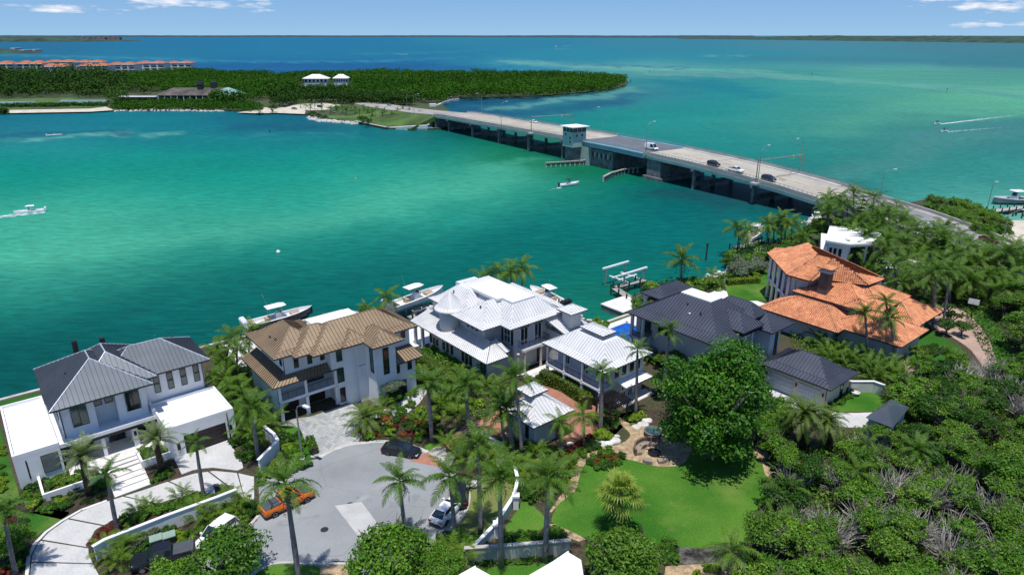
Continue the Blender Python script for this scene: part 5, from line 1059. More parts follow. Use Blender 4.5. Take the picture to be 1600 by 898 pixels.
mb.build('handrail', K['b_blue'], br, off=OFF, kind='stuff')
def mark(t0, t1, w0, w1, m, name='road_marking', dz=.012):
    rib([t0 + (t1 - t0) * i / 4 for i in range(5)], w0, w1, dz - .004, dz + .004).build(name, K[m], br, off=OFF)
for a, b in ((-10, 120), (162, 232)):
    for w_ in (2.5, BW - 2.6): rib([a + (b - a) * i / 20 for i in range(21)], w_, w_ + .14, .008, .016).build('edge_line', K['whitepaint'], br, off=OFF)
    for w_ in (10.8, 11.1): rib([a + (b - a) * i / 20 for i in range(21)], w_, w_ + .12, .008, .016).build('centre_line', K['yellow'], br, off=OFF)
    t = a
    while t < b - 3: mark(t, t + 3, 6.8, 6.94, 'whitepaint', 'lane_line'); mark(t, t + 3, 15.2, 15.34, 'whitepaint', 'lane_line'); t += 12
for t in (168, 179, 214): 
    mb = MB()
    for a in range(8): q0, q1 = a * .7, (a + 1) * .7; mb.tube(BP(t + 1.3 * math.cos(q0), 9.3 + .7 * math.sin(q0), .012), BP(t + 1.3 * math.cos(q1), 9.3 + .7 * math.sin(q1), .012), .09, n=4)
    mb.build('road_symbol', K['yellow'], br, off=OFF)
K['joint'] = mat('deck_joint', (.16, .15, .13), .9)
for t in (6, 32, 58, 84, 110, 185, 210): mark(t - .12, t + .12, .4, BW - .4, 'joint', 'deck_joint', .011)
# piers
def bent(t, z0=-1.5):
    pass
    top = BZ(t) - 1.6; mb = MB(); p = BP(t, 11); mb.cbox((p.x, p.y, top - .5), (.6, 11.3, .4), BANG); o = mb.build('pier_cap', K['concrete_d'], br, off=OFF)
    for w_ in (1.2, 11, 20.8):
        p = BP(t, w_); MB().cbox((p.x, p.y, (top - .7 + z0) / 2), (.5, .5, (top - .7 - z0) / 2), BANG).build('column', K['concrete_d'], o, off=OFF)
    for w_ in (6.1, 15.9):
        p = BP(t, w_); MB().cbox((p.x, p.y, 1.6), (.42, 4.4, .7), BANG).build('strut', K['concrete_d'], o, off=OFF)
for t in (6, 32, 58, 84, 110, 185, 210): bent(t)
# bascule piers
p = BP(134, 11); MB().cbox((p.x, p.y, 2.6), (9, 10.2, 4.2), BANG).build('bascule_pier', K['concrete_d'], br, off=OFF)
p = BP(125, 10.2); q = MB().cbox((p.x, p.y, 3.2), (4.5, 11, 4.0), BANG).build('bascule_pier', K['b_house'], br, off=OFF)
for i in range(10):
    p = BP(129.4 + i * 1.35, .72); MB().cbox((p.x, p.y, 4.6), (.28, .12, 1.0), BANG).build('louvre_opening', K['trim_dark' if i % 2 else 'concrete'], q, off=OFF)
p = BP(166, 11); MB().cbox((p.x, p.y, 3.2), (3.4, 10.6, 4.3), BANG).build('bascule_pier', K['concrete_d'], br, off=OFF); MB().cbox((p.x, p.y, .5), (4.6, 11.6, .7), BANG).build('footing', K['concrete_d'], br, off=OFF)
# abutment on the island
for t0, t1 in ((-10, -9.2),): 
    p = BP(-12, 11); MB().cbox((p.x, p.y, 2.8), (4, 11, 3.4), BANG).build('abutment', K['concrete_d'], br, off=OFF)
# control house
ch = T('bridge_control_house', 'pale green block control house with flat white roof on the bridge pier', 'control house', BP(122, -2.2) * 1.0, BANG)
ch.location.z = 7.0
MB().box(-3.4, -3.4, 0, 3.4, 3.4, 6.0).build('wall', K['b_house'], ch); MB().box(-2.6, -2.6, -8.2, 2.6, 2.6, 0).build('base', K['concrete_d'], ch)
MB().box(-3.25, -3.25, 6.0, 3.25, 3.25, 7.9).build('glazed_cab', K['glass'], ch); MB().box(-4.4, -4.4, 7.9, 4.4, 4.4, 8.25).build('roof', K['whiteroof'], ch)
mb = MB()
for a in (-3.3, -1.1, 1.1, 3.3):
    for b in (-3.3, 3.3): mb.box(a - .1, b - .1, 6, a + .1, b + .1, 7.9); mb.box(b - .1, a - .1, 6, b + .1, a + .1, 7.9)
mb.build('mullion', K['b_house'], ch)
for x, z in ((-1.8, 4.4), (1.2, 3.2), (1.2, 1.6)): MB().box(x, -3.46, z, x + .8, -3.38, z + 1.0).build('window', K['glass'], ch)
for y, z in ((-1.8, 4.2), (1.0, 4.2)): MB().box(3.38, y, z, 3.46, y + .8, z + 1.0).build('window', K['glass'], ch)
MB().box(-5.5, -1.5, -.6, -3.4, 2.5, -.2).build('walkway', K['concrete_d'], ch)
# fenders: capped timber walls on piles
def fender(pts, lab, h=1.9, sp=2.0):
    o = T('bridge_fender', lab, 'fender', pts[0]); pts = [Vector((*p[:2], 0)) for p in pts]
    L = sum((b - a).length for a, b in zip(pts, pts[1:])); n = int(L / sp); 
    cp = MB(); wl = MB(); pl = None; acc = 0; pos = []
    for a, b in zip(pts, pts[1:]):
        d = b - a; ang = math.atan2(d.y, d.x); m = (a + b) / 2
        cp.cbox((m.x, m.y, h), (d.length / 2 + .2, .45, .12), ang); wl.cbox((m.x, m.y, h - .9), (d.length / 2 + .1, .12, .28), ang)
        k = max(1, int(d.length / sp)); pos += [(a.lerp(b, i / k), ang) for i in range(k)]
    cp.build('cap_beam', K['wood'], o, off=o.location); wl.build('waler', K['piling'], o, off=o.location)
    pm = MB().cbox((0, 0, h / 2 - .7), (.28, .28, h / 2 + .75), 0).mesh('pile', K['concrete'])
    for p, ang in pos: q = link('pile', pm, o); q.location = p - o.location; q.rotation_euler = (0, 0, ang); q.location.z = 0
fender([P(853, 261.5, 0), P(905, 258.5, 0), P(985, 248.5, 0), P(1008, 243.5, 0)], 'long timber fender wall running in front of the control house pier')
fender([P(943, 284, 0), P(955, 277.5, 0), P(975, 272, 0), P(1003, 268.5, 0)], 'short curved timber fender left of the right-hand bascule pier')
fender([P(1058, 270, 0), P(1071, 265, 0)], 'stub of timber fender showing just right of the right-hand bascule pier')

# approach roads
K['road_c'] = mat('pale_road_concrete', (.36, .34, .31), .9, .12, .08, fine=.1, fscale=2)  # pale warm grey concrete
K['road_d'] = mat('grey_road_asphalt', (.25, .25, .26), .9, .12, .1, fine=.12, fscale=3)
def ribbon(name, cl, w0, w1, m, thick=.3, lift=0, **k):   # cl: list of (x, y, z, dirangle-independent)
    mb = MB(); secs = []
    for i, p in enumerate(cl):
        a = Vector(cl[max(0, i - 1)]); b = Vector(cl[min(len(cl) - 1, i + 1)]); d = (b - a); d.z = 0; d.normalize(); n = Vector((-d.y, d.x, 0))
        if n.x < 0: n = -n
        p = Vector(p); secs.append([p + n * w0 + Vector((0, 0, lift - thick)), p + n * w1 + Vector((0, 0, lift - thick)), p + n * w1 + Vector((0, 0, lift)), p + n * w0 + Vector((0, 0, lift))])
    mb.loft(secs); return mb.build(name, K[m], **k)
c0 = BP(233, 11); CL = [c0, c0 + BD * 8 + Vector((0, 0, -.7)), Vector((107.5, 182, 3.7)), Vector((110, 172, 3.1)), Vector((111.5, 160, 2.6)), Vector((112, 146, 2.2)), Vector((111, 130, 1.9)), Vector((108, 110, 1.7))]
ribbon('approach_road', CL, -9.5, 9.5, 'road_c', 3.0, 0, kind='structure'); ribbon('approach_road_lane', CL, -8, -.6, 'road_d', .1, .06, kind='structure'); ribbon('approach_road_lane', CL, .8, 7.4, 'road_d', .1, .06, kind='structure')
ribbon('road_parapet', CL, 9.5, 9.9, 'b_para', 2, .85, label='concrete parapet with rail along the water side of the approach road', category='parapet')
ribbon('road_parapet', CL[:5], -9.9, -9.5, 'b_para', 2, .8, label='concrete parapet along the palm side of the approach road', category='parapet')
ribbon('median_line', CL, -.12, .12, 'yellow', .02, .08, kind='structure')
IZ_ = .9; IL = [BP(-10, 11), BP(-40, 11), BP(-75, 11), BP(-120, 12), BP(-150, 16)]
ribbon('island_road', IL, -10, 10, 'road_c', 3.0, 0, kind='structure'); mb = MB(); IT = [-8, -20, -40, -75, -120, -150]
for sg, w0, w1 in ((0, .5, -16), (1, BW - .5, BW + 9)):
    mb.loft([[BP(t, w0, -.3), (BP(t, w1).x, BP(t, w1).y, IZ_ + .06), (BP(t, w1).x, BP(t, w1).y, IZ_ - 1), BP(t, w0, -3)] for t in IT])
mb.build('island_embankment', K['islandgrass'], kind='structure')
# ------------------------------------------------------------ vehicles (x forward, z up, origin on the ground)
def body_secs(prof, hw):      # prof: (x, zlow, zhigh, widthscale); rounded rectangle sections
    out = []
    for x, zl, zh, k in prof:
        w_ = hw * k; m = (zl + zh) / 2
        out.append([(x, -w_ * .93, zl), (x, w_ * .93, zl), (x, w_, m - .08), (x, w_ * .985, m + .1), (x, w_ * .9, zh - .03), (x, w_ * .72, zh), (x, -w_ * .72, zh), (x, -w_ * .9, zh - .03), (x, -w_ * .985, m + .1), (x, -w_, m - .08)])
    return out
def cabin(mb, prof, hw):      # prof: (x, z, halfwidth)
    pass
wheel_mesh = MB().lathe([(.20, -.12), (.32, -.12), (.345, -.08), (.345, .08), (.32, .12), (.20, .12)], 18).mesh('tyre', K['tyre']); rim_mesh = MB().lathe([(.02, -.125), (.21, -.125), (.2, .13), (.05, .10), (.02, .10)], 14).mesh('rim', K['rim'])
def make_car(kind, paint, label, cat, loc, ang, group=None, name=None):
    o = T(name or {'sedan': 'parked_car', 'suv': 'sport_utility_vehicle', 'van': 'cargo_van', 'pickup': 'pickup_truck', 'box': 'minivan'}[kind], label, cat, loc, ang, group)
    pm = K[paint]
    if kind == 'sedan': L, hw, zc, body = 4.8, .91, 1.42, [(-2.4, .42, .72, .82), (-2.3, .26, .95, .93), (-1.6, .22, 1.03, 1), (0, .2, .98, 1), (1.0, .2, .93, 1), (2.0, .22, .80, .95), (2.33, .28, .68, .86), (2.4, .4, .58, .8)]; cab = [(-2.0, .98, .72), (-1.25, 1.38, .62), (-.3, 1.44, .64), (.35, 1.38, .62), (1.25, .95, .74)]
    if kind in ('suv', 'box'): L, hw, zc, body = 4.8, .95, 1.75, [(-2.35, .4, .9, .88), (-2.25, .3, 1.1, .96), (-1, .28, 1.12, 1), (.9, .28, 1.06, 1), (1.9, .3, 1.0, .96), (2.3, .34, .85, .88), (2.38, .45, .7, .8)]; cab = [(-2.3, 1.08, .84), (-2.05, 1.62, .72), (-1, 1.74, .73), (.2, 1.72, .71), (1.15, 1.04, .80)]
    if kind == 'van': L, hw, zc, body = 5.8, 1.0, 2.4, [(-2.9, .4, 1.1, .94), (-2.85, .32, 1.2, 1), (0, .3, 1.2, 1), (1.7, .3, 1.15, 1), (2.6, .32, 1.0, .95), (2.9, .42, .75, .85)]; cab = [(-2.88, 1.15, .95), (-2.8, 2.3, .84), (0, 2.4, .84), (1.1, 2.3, .82), (2.1, 1.15, .86)]
    if kind == 'pickup': L, hw, zc, body = 5.8, 1.0, 1.9, [(-2.9, .5, 1.1, .95), (-2.8, .42, 1.2, 1), (-.6, .4, 1.2, 1), (1.4, .4, 1.2, 1), (2.6, .42, 1.12, .96), (2.88, .5, .95, .88)]; cab = [(-.85, 1.15, .88), (-.7, 1.82, .76), (.4, 1.88, .76), (.75, 1.82, .75), (1.5, 1.16, .84)]
    MB().loft(body_secs(body, hw)).build('body', pm, o, smooth=False)
    # greenhouse: painted roof over glass sides
    c = MB(); secs = []
    for x, z, w_ in cab: secs.append([(x, -w_ - .12, cab[0][1] - .12), (x, w_ + .12, cab[0][1] - .12), (x, w_, z), (x, -w_, z)])
    c.loft(secs); c.build('window_glass', K['glass_b'], o)
    r = MB(); rs = [(x, -w_ * .98, z + .012, w_) for x, z, w_ in cab[1:-1]]
    r.loft([[(x, -w_, z - .02), (x, w_, z - .02), (x, w_ * .9, z + .05), (x, -w_ * .9, z + .05)] for x, z, w_ in cab[1:-1]]); r.build('roof', pm, o)
    p = MB()
    for sgn in (-1, 1):
        for (xa, za, wa), (xb, zb, wb) in ((cab[0], cab[1]), (cab[-1], cab[-2])): p.tube((xa, sgn * (wa + .05), za - .02), (xb, sgn * wb, zb), .05, n=4)
        xm = (cab[1][0] + cab[-1][0]) / 2 - .1; p.tube((xm, sgn * (cab[0][2] + .1), cab[0][1] - .1), (xm, sgn * cab[2][2], cab[2][1]), .045, n=4)
        if kind == 'van': p.loft([[(x, sgn * (w_ + .09), 1.1), (x, sgn * (w_ + .13), 1.1), (x, sgn * (w_ + .01), z), (x, sgn * (w_ - .02), z)] for x, z, w_ in cab[:3]] )
    p.build('pillar', pm, o)
    if kind == 'van': MB().loft([[(-2.93, -.8, 1.15), (-2.93, .8, 1.15), (-2.86, .8, 2.25), (-2.86, -.8, 2.25)], [(-2.85, -.8, 1.15), (-2.85, .8, 1.15), (-2.78, .8, 2.25), (-2.78, -.8, 2.25)]]).build('rear_door', pm, o)
    if kind == 'pickup': MB().box(-2.78, -.86, 1.16, -.95, .86, 1.24).build('bed_cover', K['bed'], o)
    wx = {'sedan': 1.45, 'suv': 1.45, 'box': 1.45, 'van': 1.85, 'pickup': 1.85}[kind]; ws = 1.0 if kind == 'sedan' else 1.12
    for sx in (-1, 1):
        for sy in (-1, 1):
            w_ = bpy.data.objects.new('wheel', None); COL.objects.link(w_); w_.parent = o; w_.location = (sx * wx, sy * (hw - .08), .345 * ws); w_.rotation_euler = (math.pi / 2, 0, 0); w_.scale = (ws,) * 3; w_.empty_display_size = .1
            link('tyre', wheel_mesh, w_); link('rim', rim_mesh, w_)
    xf = body[-2][0]; zf = body[-2][2] - .14; xr = body[0][0]; zr = body[1][2] - .2
    for sy in (-1, 1):
        MB().cbox((xf - .04, sy * hw * .68, zf), (.12, .2, .08)).build('headlight', K['lampglass'], o); MB().cbox((xr + .08, sy * hw * .72, zr), (.08, .17, .09)).build('taillight', K['red'], o)
        MB().cbox((cab[-1][0] - .25, sy * (hw + .1), cab[0][1] + .05), (.09, .12, .08)).build('mirror', pm, o)
    MB().cbox((xr + .03, 0, .42), (.08, hw * .8, .1)).build('bumper', K['trim_dark'], o); MB().cbox((body[-1][0], 0, .45), (.06, hw * .7, .1)).build('bumper', K['trim_dark'], o)
    return o
def carpx(kind, paint, label, cat, rear, front, z=GZ, **k):
    a, b = P(*rear, z), P(*front, z); m = (a + b) / 2; return make_car(kind, paint, label, cat, m, math.atan2(b.y - a.y, b.x - a.x), **k)
carpx('sedan', 'car_white', 'white sedan parked along the right-hand kerb of the cul-de-sac under a palm', 'car', (678, 826), (718, 782))
carpx('suv', 'car_black', 'dark sport utility vehicle parked ahead of the white sedan in the shade of palms', 'car', (717, 796), (722, 757))
carpx('sedan', 'car_black', 'black sedan parked on the upper kerb of the cul-de-sac beside the planted bed', 'car', (600, 704), (655, 712))
carpx('box', 'car_white', 'white minivan beside the hedge, half hidden by the round tree at lower left', 'car', (362, 824), (316, 862))
pk = carpx('pickup', 'car_black', 'black pickup with grey bed cover at the bottom left beside two green bins', 'pickup truck', (292, 868), (222, 886))
# orange open pickup with a dark hood end
o = carpx('pickup', 'car_orange', 'orange lifted pickup with dark bonnet cover parked behind a leaning palm trunk', 'pickup truck', (414, 806), (484, 774))
MB().loft([[(1.52, -.8, 1.19), (1.52, .8, 1.19), (1.52, .8, 1.27), (1.52, -.8, 1.27)], [(2.7, -.78, 1.1), (2.7, .78, 1.1), (2.7, .78, 1.17), (2.7, -.78, 1.17)]]).build('bonnet_cover', K['bed'], o)
mb = MB()
for y in (-.85, .85): mb.path([(-2.2, y, 1.2), (-1.9, y, 1.75), (-.9, y * .95, 1.85)], .045, 6)
mb.tube((-1.9, -.85, 1.75), (-1.9, .85, 1.75), .045); mb.build('roll_bar', K['frame'], o)
MB().tube((1.0, .6, 1.0), (1.0, .6, .9), .1).build('fuel_cap', K['trim_dark'], o)
def bcar(kind, paint, label, cat, px, py, fwd=1, z=None, wz=0):
    z = 9.0 if z is None else z; p = P(px, py, z); t = (p - BA).dot(BD)
    for _ in range(4): z = BZ(t) + .02; p = P(px, py, z); t = (p - BA).dot(BD)
    return make_car(kind, paint, label, cat, p, BANG + (0 if fwd > 0 else math.pi))
bcar('van', 'car_white', 'white van driving on the dark steel grating of the drawbridge span', 'van', 1018, 234)
bcar('suv', 'car_black', 'black sport utility vehicle on the bridge, left of the white pickup', 'car', 1115, 259)
bcar('pickup', 'car_white', 'white pickup on the bridge between two dark vehicles', 'pickup truck', 1149, 269)
bcar('suv', 'car_blue', 'dark sport utility vehicle on the bridge nearest the signal gantry', 'car', 1201, 282)
bcar('sedan', 'car_white', 'small white car far along the bridge left of the control house', 'car', 834, 192)
bcar('sedan', 'car_grey', 'grey car on the island end of the bridge road', 'car', 608, 165)
a, b = P(1440, 360, 3.0), P(1476, 368, 3.0); make_car('van', 'car_white', 'white van on the approach road behind the palms at the right', 'van', (a + b) / 2, math.atan2(b.y - a.y, b.x - a.x))
a, b = P(1533, 374, 2.6), P(1556, 382, 2.6); make_car('sedan', 'car_red', 'dark red car on the approach road at the far right, partly behind palm crowns', 'car', (a + b) / 2, math.atan2(b.y - a.y, b.x - a.x))
a, b = P(1412, 344, 3.2), P(1424, 349, 3.2); make_car('sedan', 'car_black', 'dark car on the approach road left of the white van behind palms', 'car', (a + b) / 2, -1.2)
for px, py, pa, kd, lab in ((500, 168, 'car_blue', 'suv', 'blue vehicle on the sandy island car park, leftmost of those parked'), (520, 176, 'car_grey', 'sedan', 'grey car on the island sand beside the low hedge'), (583, 181, 'car_grey', 'sedan', 'dark grey car parked on the island strip, left of the middle'),
                        (593, 183, 'car_black', 'sedan', 'black car parked on the island strip beside the shrubs'), (615, 187.5, 'car_red', 'suv', 'maroon vehicle parked on the island strip above the seawall'), (633, 190, 'car_white', 'sedan', 'pale car parked right of the maroon vehicle on the island'),
                        (643, 192, 'car_black', 'suv', 'black vehicle parked behind the mural wall on the island'), (654, 192, 'car_white', 'sedan', 'white car parked at the right end behind the mural wall'), (446, 165, 'car_white', 'suv', 'pale vehicle under the trees at the left of the island sand'), (460, 171, 'car_grey', 'sedan', 'grey car in front of the trees on the island beach')):
    make_car(kd, pa, lab, 'car', P(px, py, IZ), R(-35 + (px % 5) * 12))
# ------------------------------------------------------------ boats
outb = MB().loft([[(-.25, -.16, -.5), (-.05, -.16, -.5), (-.05, .16, -.5), (-.25, .16, -.5)], [(-.5, -.2, .5), (.1, -.2, .5), (.1, .2, .5), (-.5, .2, .5)], [(-.55, -.22, 1.0), (.1, -.2, 1.0), (.1, .2, 1.0), (-.55, .22, 1.0)], [(-.45, -.12, 1.2), (0, -.12, 1.2), (0, .12, 1.2), (-.45, .12, 1.2)]])
om_w = outb.mesh('outboard_motor', K['gel']); om_b = outb.mesh('outboard_motor', K['trim_dark'])
def boat(label, loc, ang, L=8, hw=1.3, hull='gel', top='hard', motors=2, motor='gel', name='motor_boat', up=.0, cat='boat', group=None, wake=None):
    o = T(name, label, cat, loc, ang, group); o.location.z += up
    xs = [0, .05, .3, .55, .75, .88, .96, 1.0]; ws = [.9, .95, 1, .98, .82, .55, .26, .03]; sh = [.75, .75, .78, .85, .95, 1.05, 1.12, 1.16]; k = L / 8
    secs = [[(L * (x - .5), -hw * w_, s * k), (L * (x - .5), -hw * w_ * .92, .25 * k), (L * (x - .5), -hw * w_ * .4, -.25 * k + (.4 * k if x > .9 else 0)), (L * (x - .5), hw * w_ * .4, -.25 * k + (.4 * k if x > .9 else 0)), (L * (x - .5), hw * w_ * .92, .25 * k), (L * (x - .5), hw * w_, s * k)] for x, w_, s in zip(xs, ws, sh)]
    m = MB().loft(secs, closed=False, cap=False); m.add(secs[0], [(5, 4, 3, 2, 1, 0)]); m.build('hull', K[hull], o)
    d = MB(); ds = [[(p[0][0], p[0][1] * .80, p[0][2] - .38 * k), (p[0][0], p[5][1] * .80, p[0][2] - .38 * k)] for p in secs]; dv = [q for s in ds for q in s]
    d.add(dv, [(2 * i, 2 * i + 1, 2 * i + 3, 2 * i + 2) for i in range(len(ds) - 1)]); d.build('deck', K['gel'], o)
    g = MB()
    for si in (0, 5):
        out_ = [Vector(p[si]) for p in secs]; inn = [Vector((p[si][0], p[si][1] * .80, p[si][2] + .01)) for p in secs]; lo = [Vector((p[si][0], p[si][1] * .80, p[si][2] - .38 * k)) for p in secs]
        n = len(secs); g.add(out_ + inn + lo, [(i, i + 1, n + i + 1, n + i) for i in range(n - 1)] + [(n + i, n + i + 1, 2 * n + i + 1, 2 * n + i) for i in range(n - 1)])
    g.build('gunwale', K['gel'], o)
    d2 = MB(); d2.box(L * .16, -hw * .45, .55 * k, L * .3, hw * .45, .8 * k); d2.box(-L * .44, -hw * .7, .4 * k, -L * .38, hw * .7, .8 * k); d2.box(-L * .22, -hw * .4, .4 * k, -L * .14, hw * .4, .95 * k); d2.build('seat', K['upholstery' if L > 9 else 'gel'], o)
    d3 = MB(); d3.loft([[(-L * .08, -hw * .35, .4 * k), (-L * .08, hw * .35, .4 * k), (-L * .06, hw * .3, 1.3 * k), (-L * .06, -hw * .3, 1.3 * k)], [(L * .07, -hw * .38, .4 * k), (L * .07, hw * .38, .4 * k), (L * .0, hw * .3, 1.35 * k), (L * .0, -hw * .3, 1.35 * k)]]); d3.build('console', K['gel'], o)
    MB().loft([[(L * .0, -hw * .34, 1.3 * k), (L * .0, hw * .34, 1.3 * k), (L * -.03, hw * .3, 1.9 * k), (-L * .03, -hw * .3, 1.9 * k)], [(L * .02, -hw * .34, 1.3 * k), (L * .02, hw * .34, 1.3 * k), (L * -.015, hw * .3, 1.9 * k), (-L * .015, -hw * .3, 1.9 * k)]]).build('windscreen', K['glass_b'], o)
    if top:
        zt = 2.15 * k; mt = K['gel'] if top == 'hard' else K[top]
        t = MB(); t.loft([[(-L * .2, -hw * .62, zt), (-L * .2, hw * .62, zt), (-L * .2, hw * .55, zt + .1), (-L * .2, -hw * .55, zt + .1)], [(L * .02, -hw * .66, zt + .04), (L * .02, hw * .66, zt + .04), (L * .02, hw * .6, zt + .16), (L * .02, -hw * .6, zt + .16)], [(L * .09, -hw * .45, zt), (L * .09, hw * .45, zt), (L * .09, hw * .4, zt + .08), (L * .09, -hw * .4, zt + .08)]]); t.build('hard_top' if top == 'hard' else 'canopy', mt, o)
        s = MB()
        for x in (-L * .16, L * .02):
            for y in (-1, 1): s.tube((x, y * hw * .45, .45 * k), (x, y * hw * .5, zt + .03), .035, n=5)
        s.tube((-L * .15, hw * .5, zt), (-L * .2, hw * .7, zt + 1.6 * k), .02, n=4); s.build('support', K['steel'], o)
    for i in range(motors):
        q = link('outboard_motor', om_w if motor == 'gel' else om_b, o); q.location = (-L * .5 - .05, (i - (motors - 1) / 2) * .62 * k, .25 * k); q.scale = (k, k, k)
    return o
def foam_mat():
    m = bpy.data.materials.new('wake_foam'); m.use_nodes = True; t = m.node_tree; n = t.nodes; l = t.links; b = n['Principled BSDF']; b.inputs['Base Color'].default_value = (.7, .8, .8, 1); b.inputs['Roughness'].default_value = .7
    tcn = n.new('ShaderNodeTexCoord'); nn = n.new('ShaderNodeTexNoise'); nn.inputs['Scale'].default_value = .7; nn.inputs['Detail'].default_value = 6; l.new(tcn.outputs['Object'], nn.inputs[0])
    a = n.new('ShaderNodeAttribute'); a.attribute_name = 'rnd'
    s = n.new('ShaderNodeMath'); s.operation = 'ADD'; l.new(nn.outputs['Fac'], s.inputs[0]); l.new(a.outputs['Fac'], s.inputs[1])
    r = n.new('ShaderNodeMapRange'); r.inputs[1].default_value = .8; r.inputs[2].default_value = 1.15; l.new(s.outputs[0], r.inputs[0]); l.new(r.outputs[0], b.inputs['Alpha']); return m
K['foam'] = foam_mat()
def wake(px0, py0, px1, py1, w0, w1, n=24, k0=.62, k1=.12):
    a, b = P(px0, py0, .04), P(px1, py1, .04); d = b - a; nrm = Vector((-d.y, d.x, 0)).normalized(); V = []; F = []; Rn = []
    for i in range(n + 1):
        t = i / n; c = a.lerp(b, t); w_ = w0 + (w1 - w0) * t; kk = k0 + (k1 - k0) * t
        for j, s in enumerate((-1, -.4, .4, 1)): V.append(c + nrm * (w_ * s * (1 + .15 * math.sin(i * 2.3 + j))))
    for i in range(n):
        for j in range(3): F.append((4 * i + j, 4 * i + j + 1, 4 * i + 5 + j, 4 * i + 4 + j)); Rn.append((k0 + (k1 - k0) * (i + .5) / n) * (1 if j == 1 else .7))
    mb = MB(); mb.v = [tuple(v) for v in V]; mb.f = F; mb.c = Rn; mb.build('wake', K['foam'], kind='stuff')
def boatpx(label, r, f, z=0.0, **k):
    a, b = P(*r, z), P(*f, z); L = (b - a).length; return boat(label, (a + b) / 2, math.atan2(b.y - a.y, b.x - a.x), L=k.pop('L', min(max(L, 5), 14)), **k)
boatpx('white centre-console boat speeding toward the left edge, trailing foam', (70, 330), (22, 335), hw=1.35, motors=2); 
boatpx('small white boat in the left basin near the sandbar', (76, 213), (96, 212), L=7, hw=1.2, top=None, motors=1)
boatpx('white boat with dark canopy heading for the bridge opening', (874, 292), (905, 288), L=8.5, hw=1.4, top='trim_dark', motors=1, motor='b'); wake(876, 293, 850, 298, .8, 2.2, 8, .5)
boatpx('upper of two small boats racing right to left at the far right', (1470, 193), (1457, 195), L=7, hw=1.2, top='trim_dark', motors=1, motor='b'); wake(1470, 194, 1604, 178, .9, 5, 30, .62, .2)
boatpx('lower of two small boats racing right to left at the far right', (1481, 205), (1468, 207), L=7, hw=1.2, top='trim_dark', motors=1, motor='b'); wake(1481, 206, 1604, 196, .7, 4, 30, .5, .15)
boatpx('white yacht on the open bay near the horizon', (872, 74), (866, 73), L=26, hw=4, motors=0); wake(867, 77, 895, 76.5, 5, 5, 8, .6, .4); wake(880, 72.5, 893, 71.5, 4, 3, 5, .5, .4)
boatpx('speedboat near the horizon with a long thin wake, above the mangroves', (634, 85.5), (637, 85.4), L=10, hw=2, motors=0); wake(633, 85.3, 606, 84, 3, 7, 10, .65, .1)
boatpx('cabin boat seen behind the tip of the mangrove island', (895, 116), (902, 116), L=12, hw=2, motors=0, z=0)
wake(70, 331, -60, 345, 1.2, 4.5, 20, .6, .3); wake(440, 202, 458, 200, 1, 1, 4, .2, .1)
boatpx('moored white motor yacht on a lift behind the pale mansion, nearer the bronze-roofed house', (612, 488), (690, 462), z=1.4, hw=1.7, motors=3, up=.3, L=13)
boatpx('dark-hulled boat with pale canopy on a lift behind the bronze-roofed house', (392, 516), (484, 494), z=1.2, hw=1.6, hull='navyhull', motors=3, up=.3, L=12)
boatpx('white boat with black outboards moored behind the right side of the pale mansion', (878, 480), (832, 458), z=.6, hw=1.6, motors=3, motor='b', L=11)
boatpx('white boat on a dock lift behind the palms, left of the tiled villa', (1166, 380), (1192, 364), z=1.0, hw=1.6, motors=2, up=.4)
boatpx('small white boat poking out beside the palms below the bridge', (1278, 344), (1272, 336), z=.3, hw=1.2, motors=1)
boatpx('white cruiser stored on the sand spit by the mangroves', (713, 156), (700, 157), z=.6, L=10, hw=1.8, motors=0, top='hard')
boatpx('barge-like work boat moored at the far right dock', (1602, 316), (1562, 317), z=.3, L=14, hw=2.6, hull='greyhull', motors=0, top='hard', cat='work boat')
for i, (px, py) in enumerate(((655, 487), (668, 483), (661, 492))):
    a = P(px, py, 1.3); o = T('jet_ski', ['grey and white jet ski on the dock cradle, left of the pair behind', 'pale jet ski on the dock cradle, the one farthest right', 'dark jet ski on the dock nearest the mansion roof'][i], 'jet ski', a, R(30))
    MB().loft([[(-1.4, -.5, .1), (-1.4, .5, .1), (-1.4, .45, .5), (-1.4, -.45, .5)], [(.2, -.55, .05), (.2, .55, .05), (.2, .45, .6), (.2, -.45, .6)], [(1.5, -.1, .3), (1.5, .1, .3), (1.5, .06, .55), (1.5, -.06, .55)]]).build('hull', K[['greyhull', 'gel', 'navyhull'][i]], o)
    MB().box(-1.1, -.2, .5, .1, .2, .85).build('seat', K['trim_dark'], o); MB().box(.1, -.35, .75, .3, .35, 1.0).build('handlebar', K['trim_dark'], o)
# ------------------------------------------------------------ docks, lifts, posts
def dock(label, a, b, wd=1.6, z=1.35, n=None, name='dock'):
    a, b = P(*a, z), P(*b, z); d = b - a; ang = math.atan2(d.y, d.x); o = T(name, label, 'dock', (a.x, a.y, 0), ang); L = d.length
    pm = MB().box(0, -wd / 2, z - .1, .26, wd / 2, z).mesh('plank', K['wood']); k = int(L / .30)
    if k <= 60:
        for i in range(k): q = link('plank', pm, o); q.location = (i * .30, 0, random.uniform(-.01, .01))
    else: MB().box(0, -wd / 2, z - .12, L, wd / 2, z).build('deck', K['wood'], o)
    m = MB()
    for y in (-wd / 2 + .1, wd / 2 - .1): m.box(0, y - .07, z - .35, L, y + .07, z - .1)
    m.build('beam', K['piling'], o)
    pl = MB().lathe([(.17, -1.5), (.17, z + .9), (.05, z + 1.1)], 8).mesh('piling', K['piling'])
    for i in range(int(L / 3) + 1):
        for y in (-wd / 2 - .15, wd / 2 + .15): q = link('piling', pl, o); q.location = (min(i * 3, L), y, 0)
    return o
dock('weathered dock arm with boat lift in front of the charcoal-roofed house', (961, 450), (993, 470)); dock('outer cross dock of the empty boat lift above the charcoal-roofed house', (962, 448), (1008, 437), 1.2)
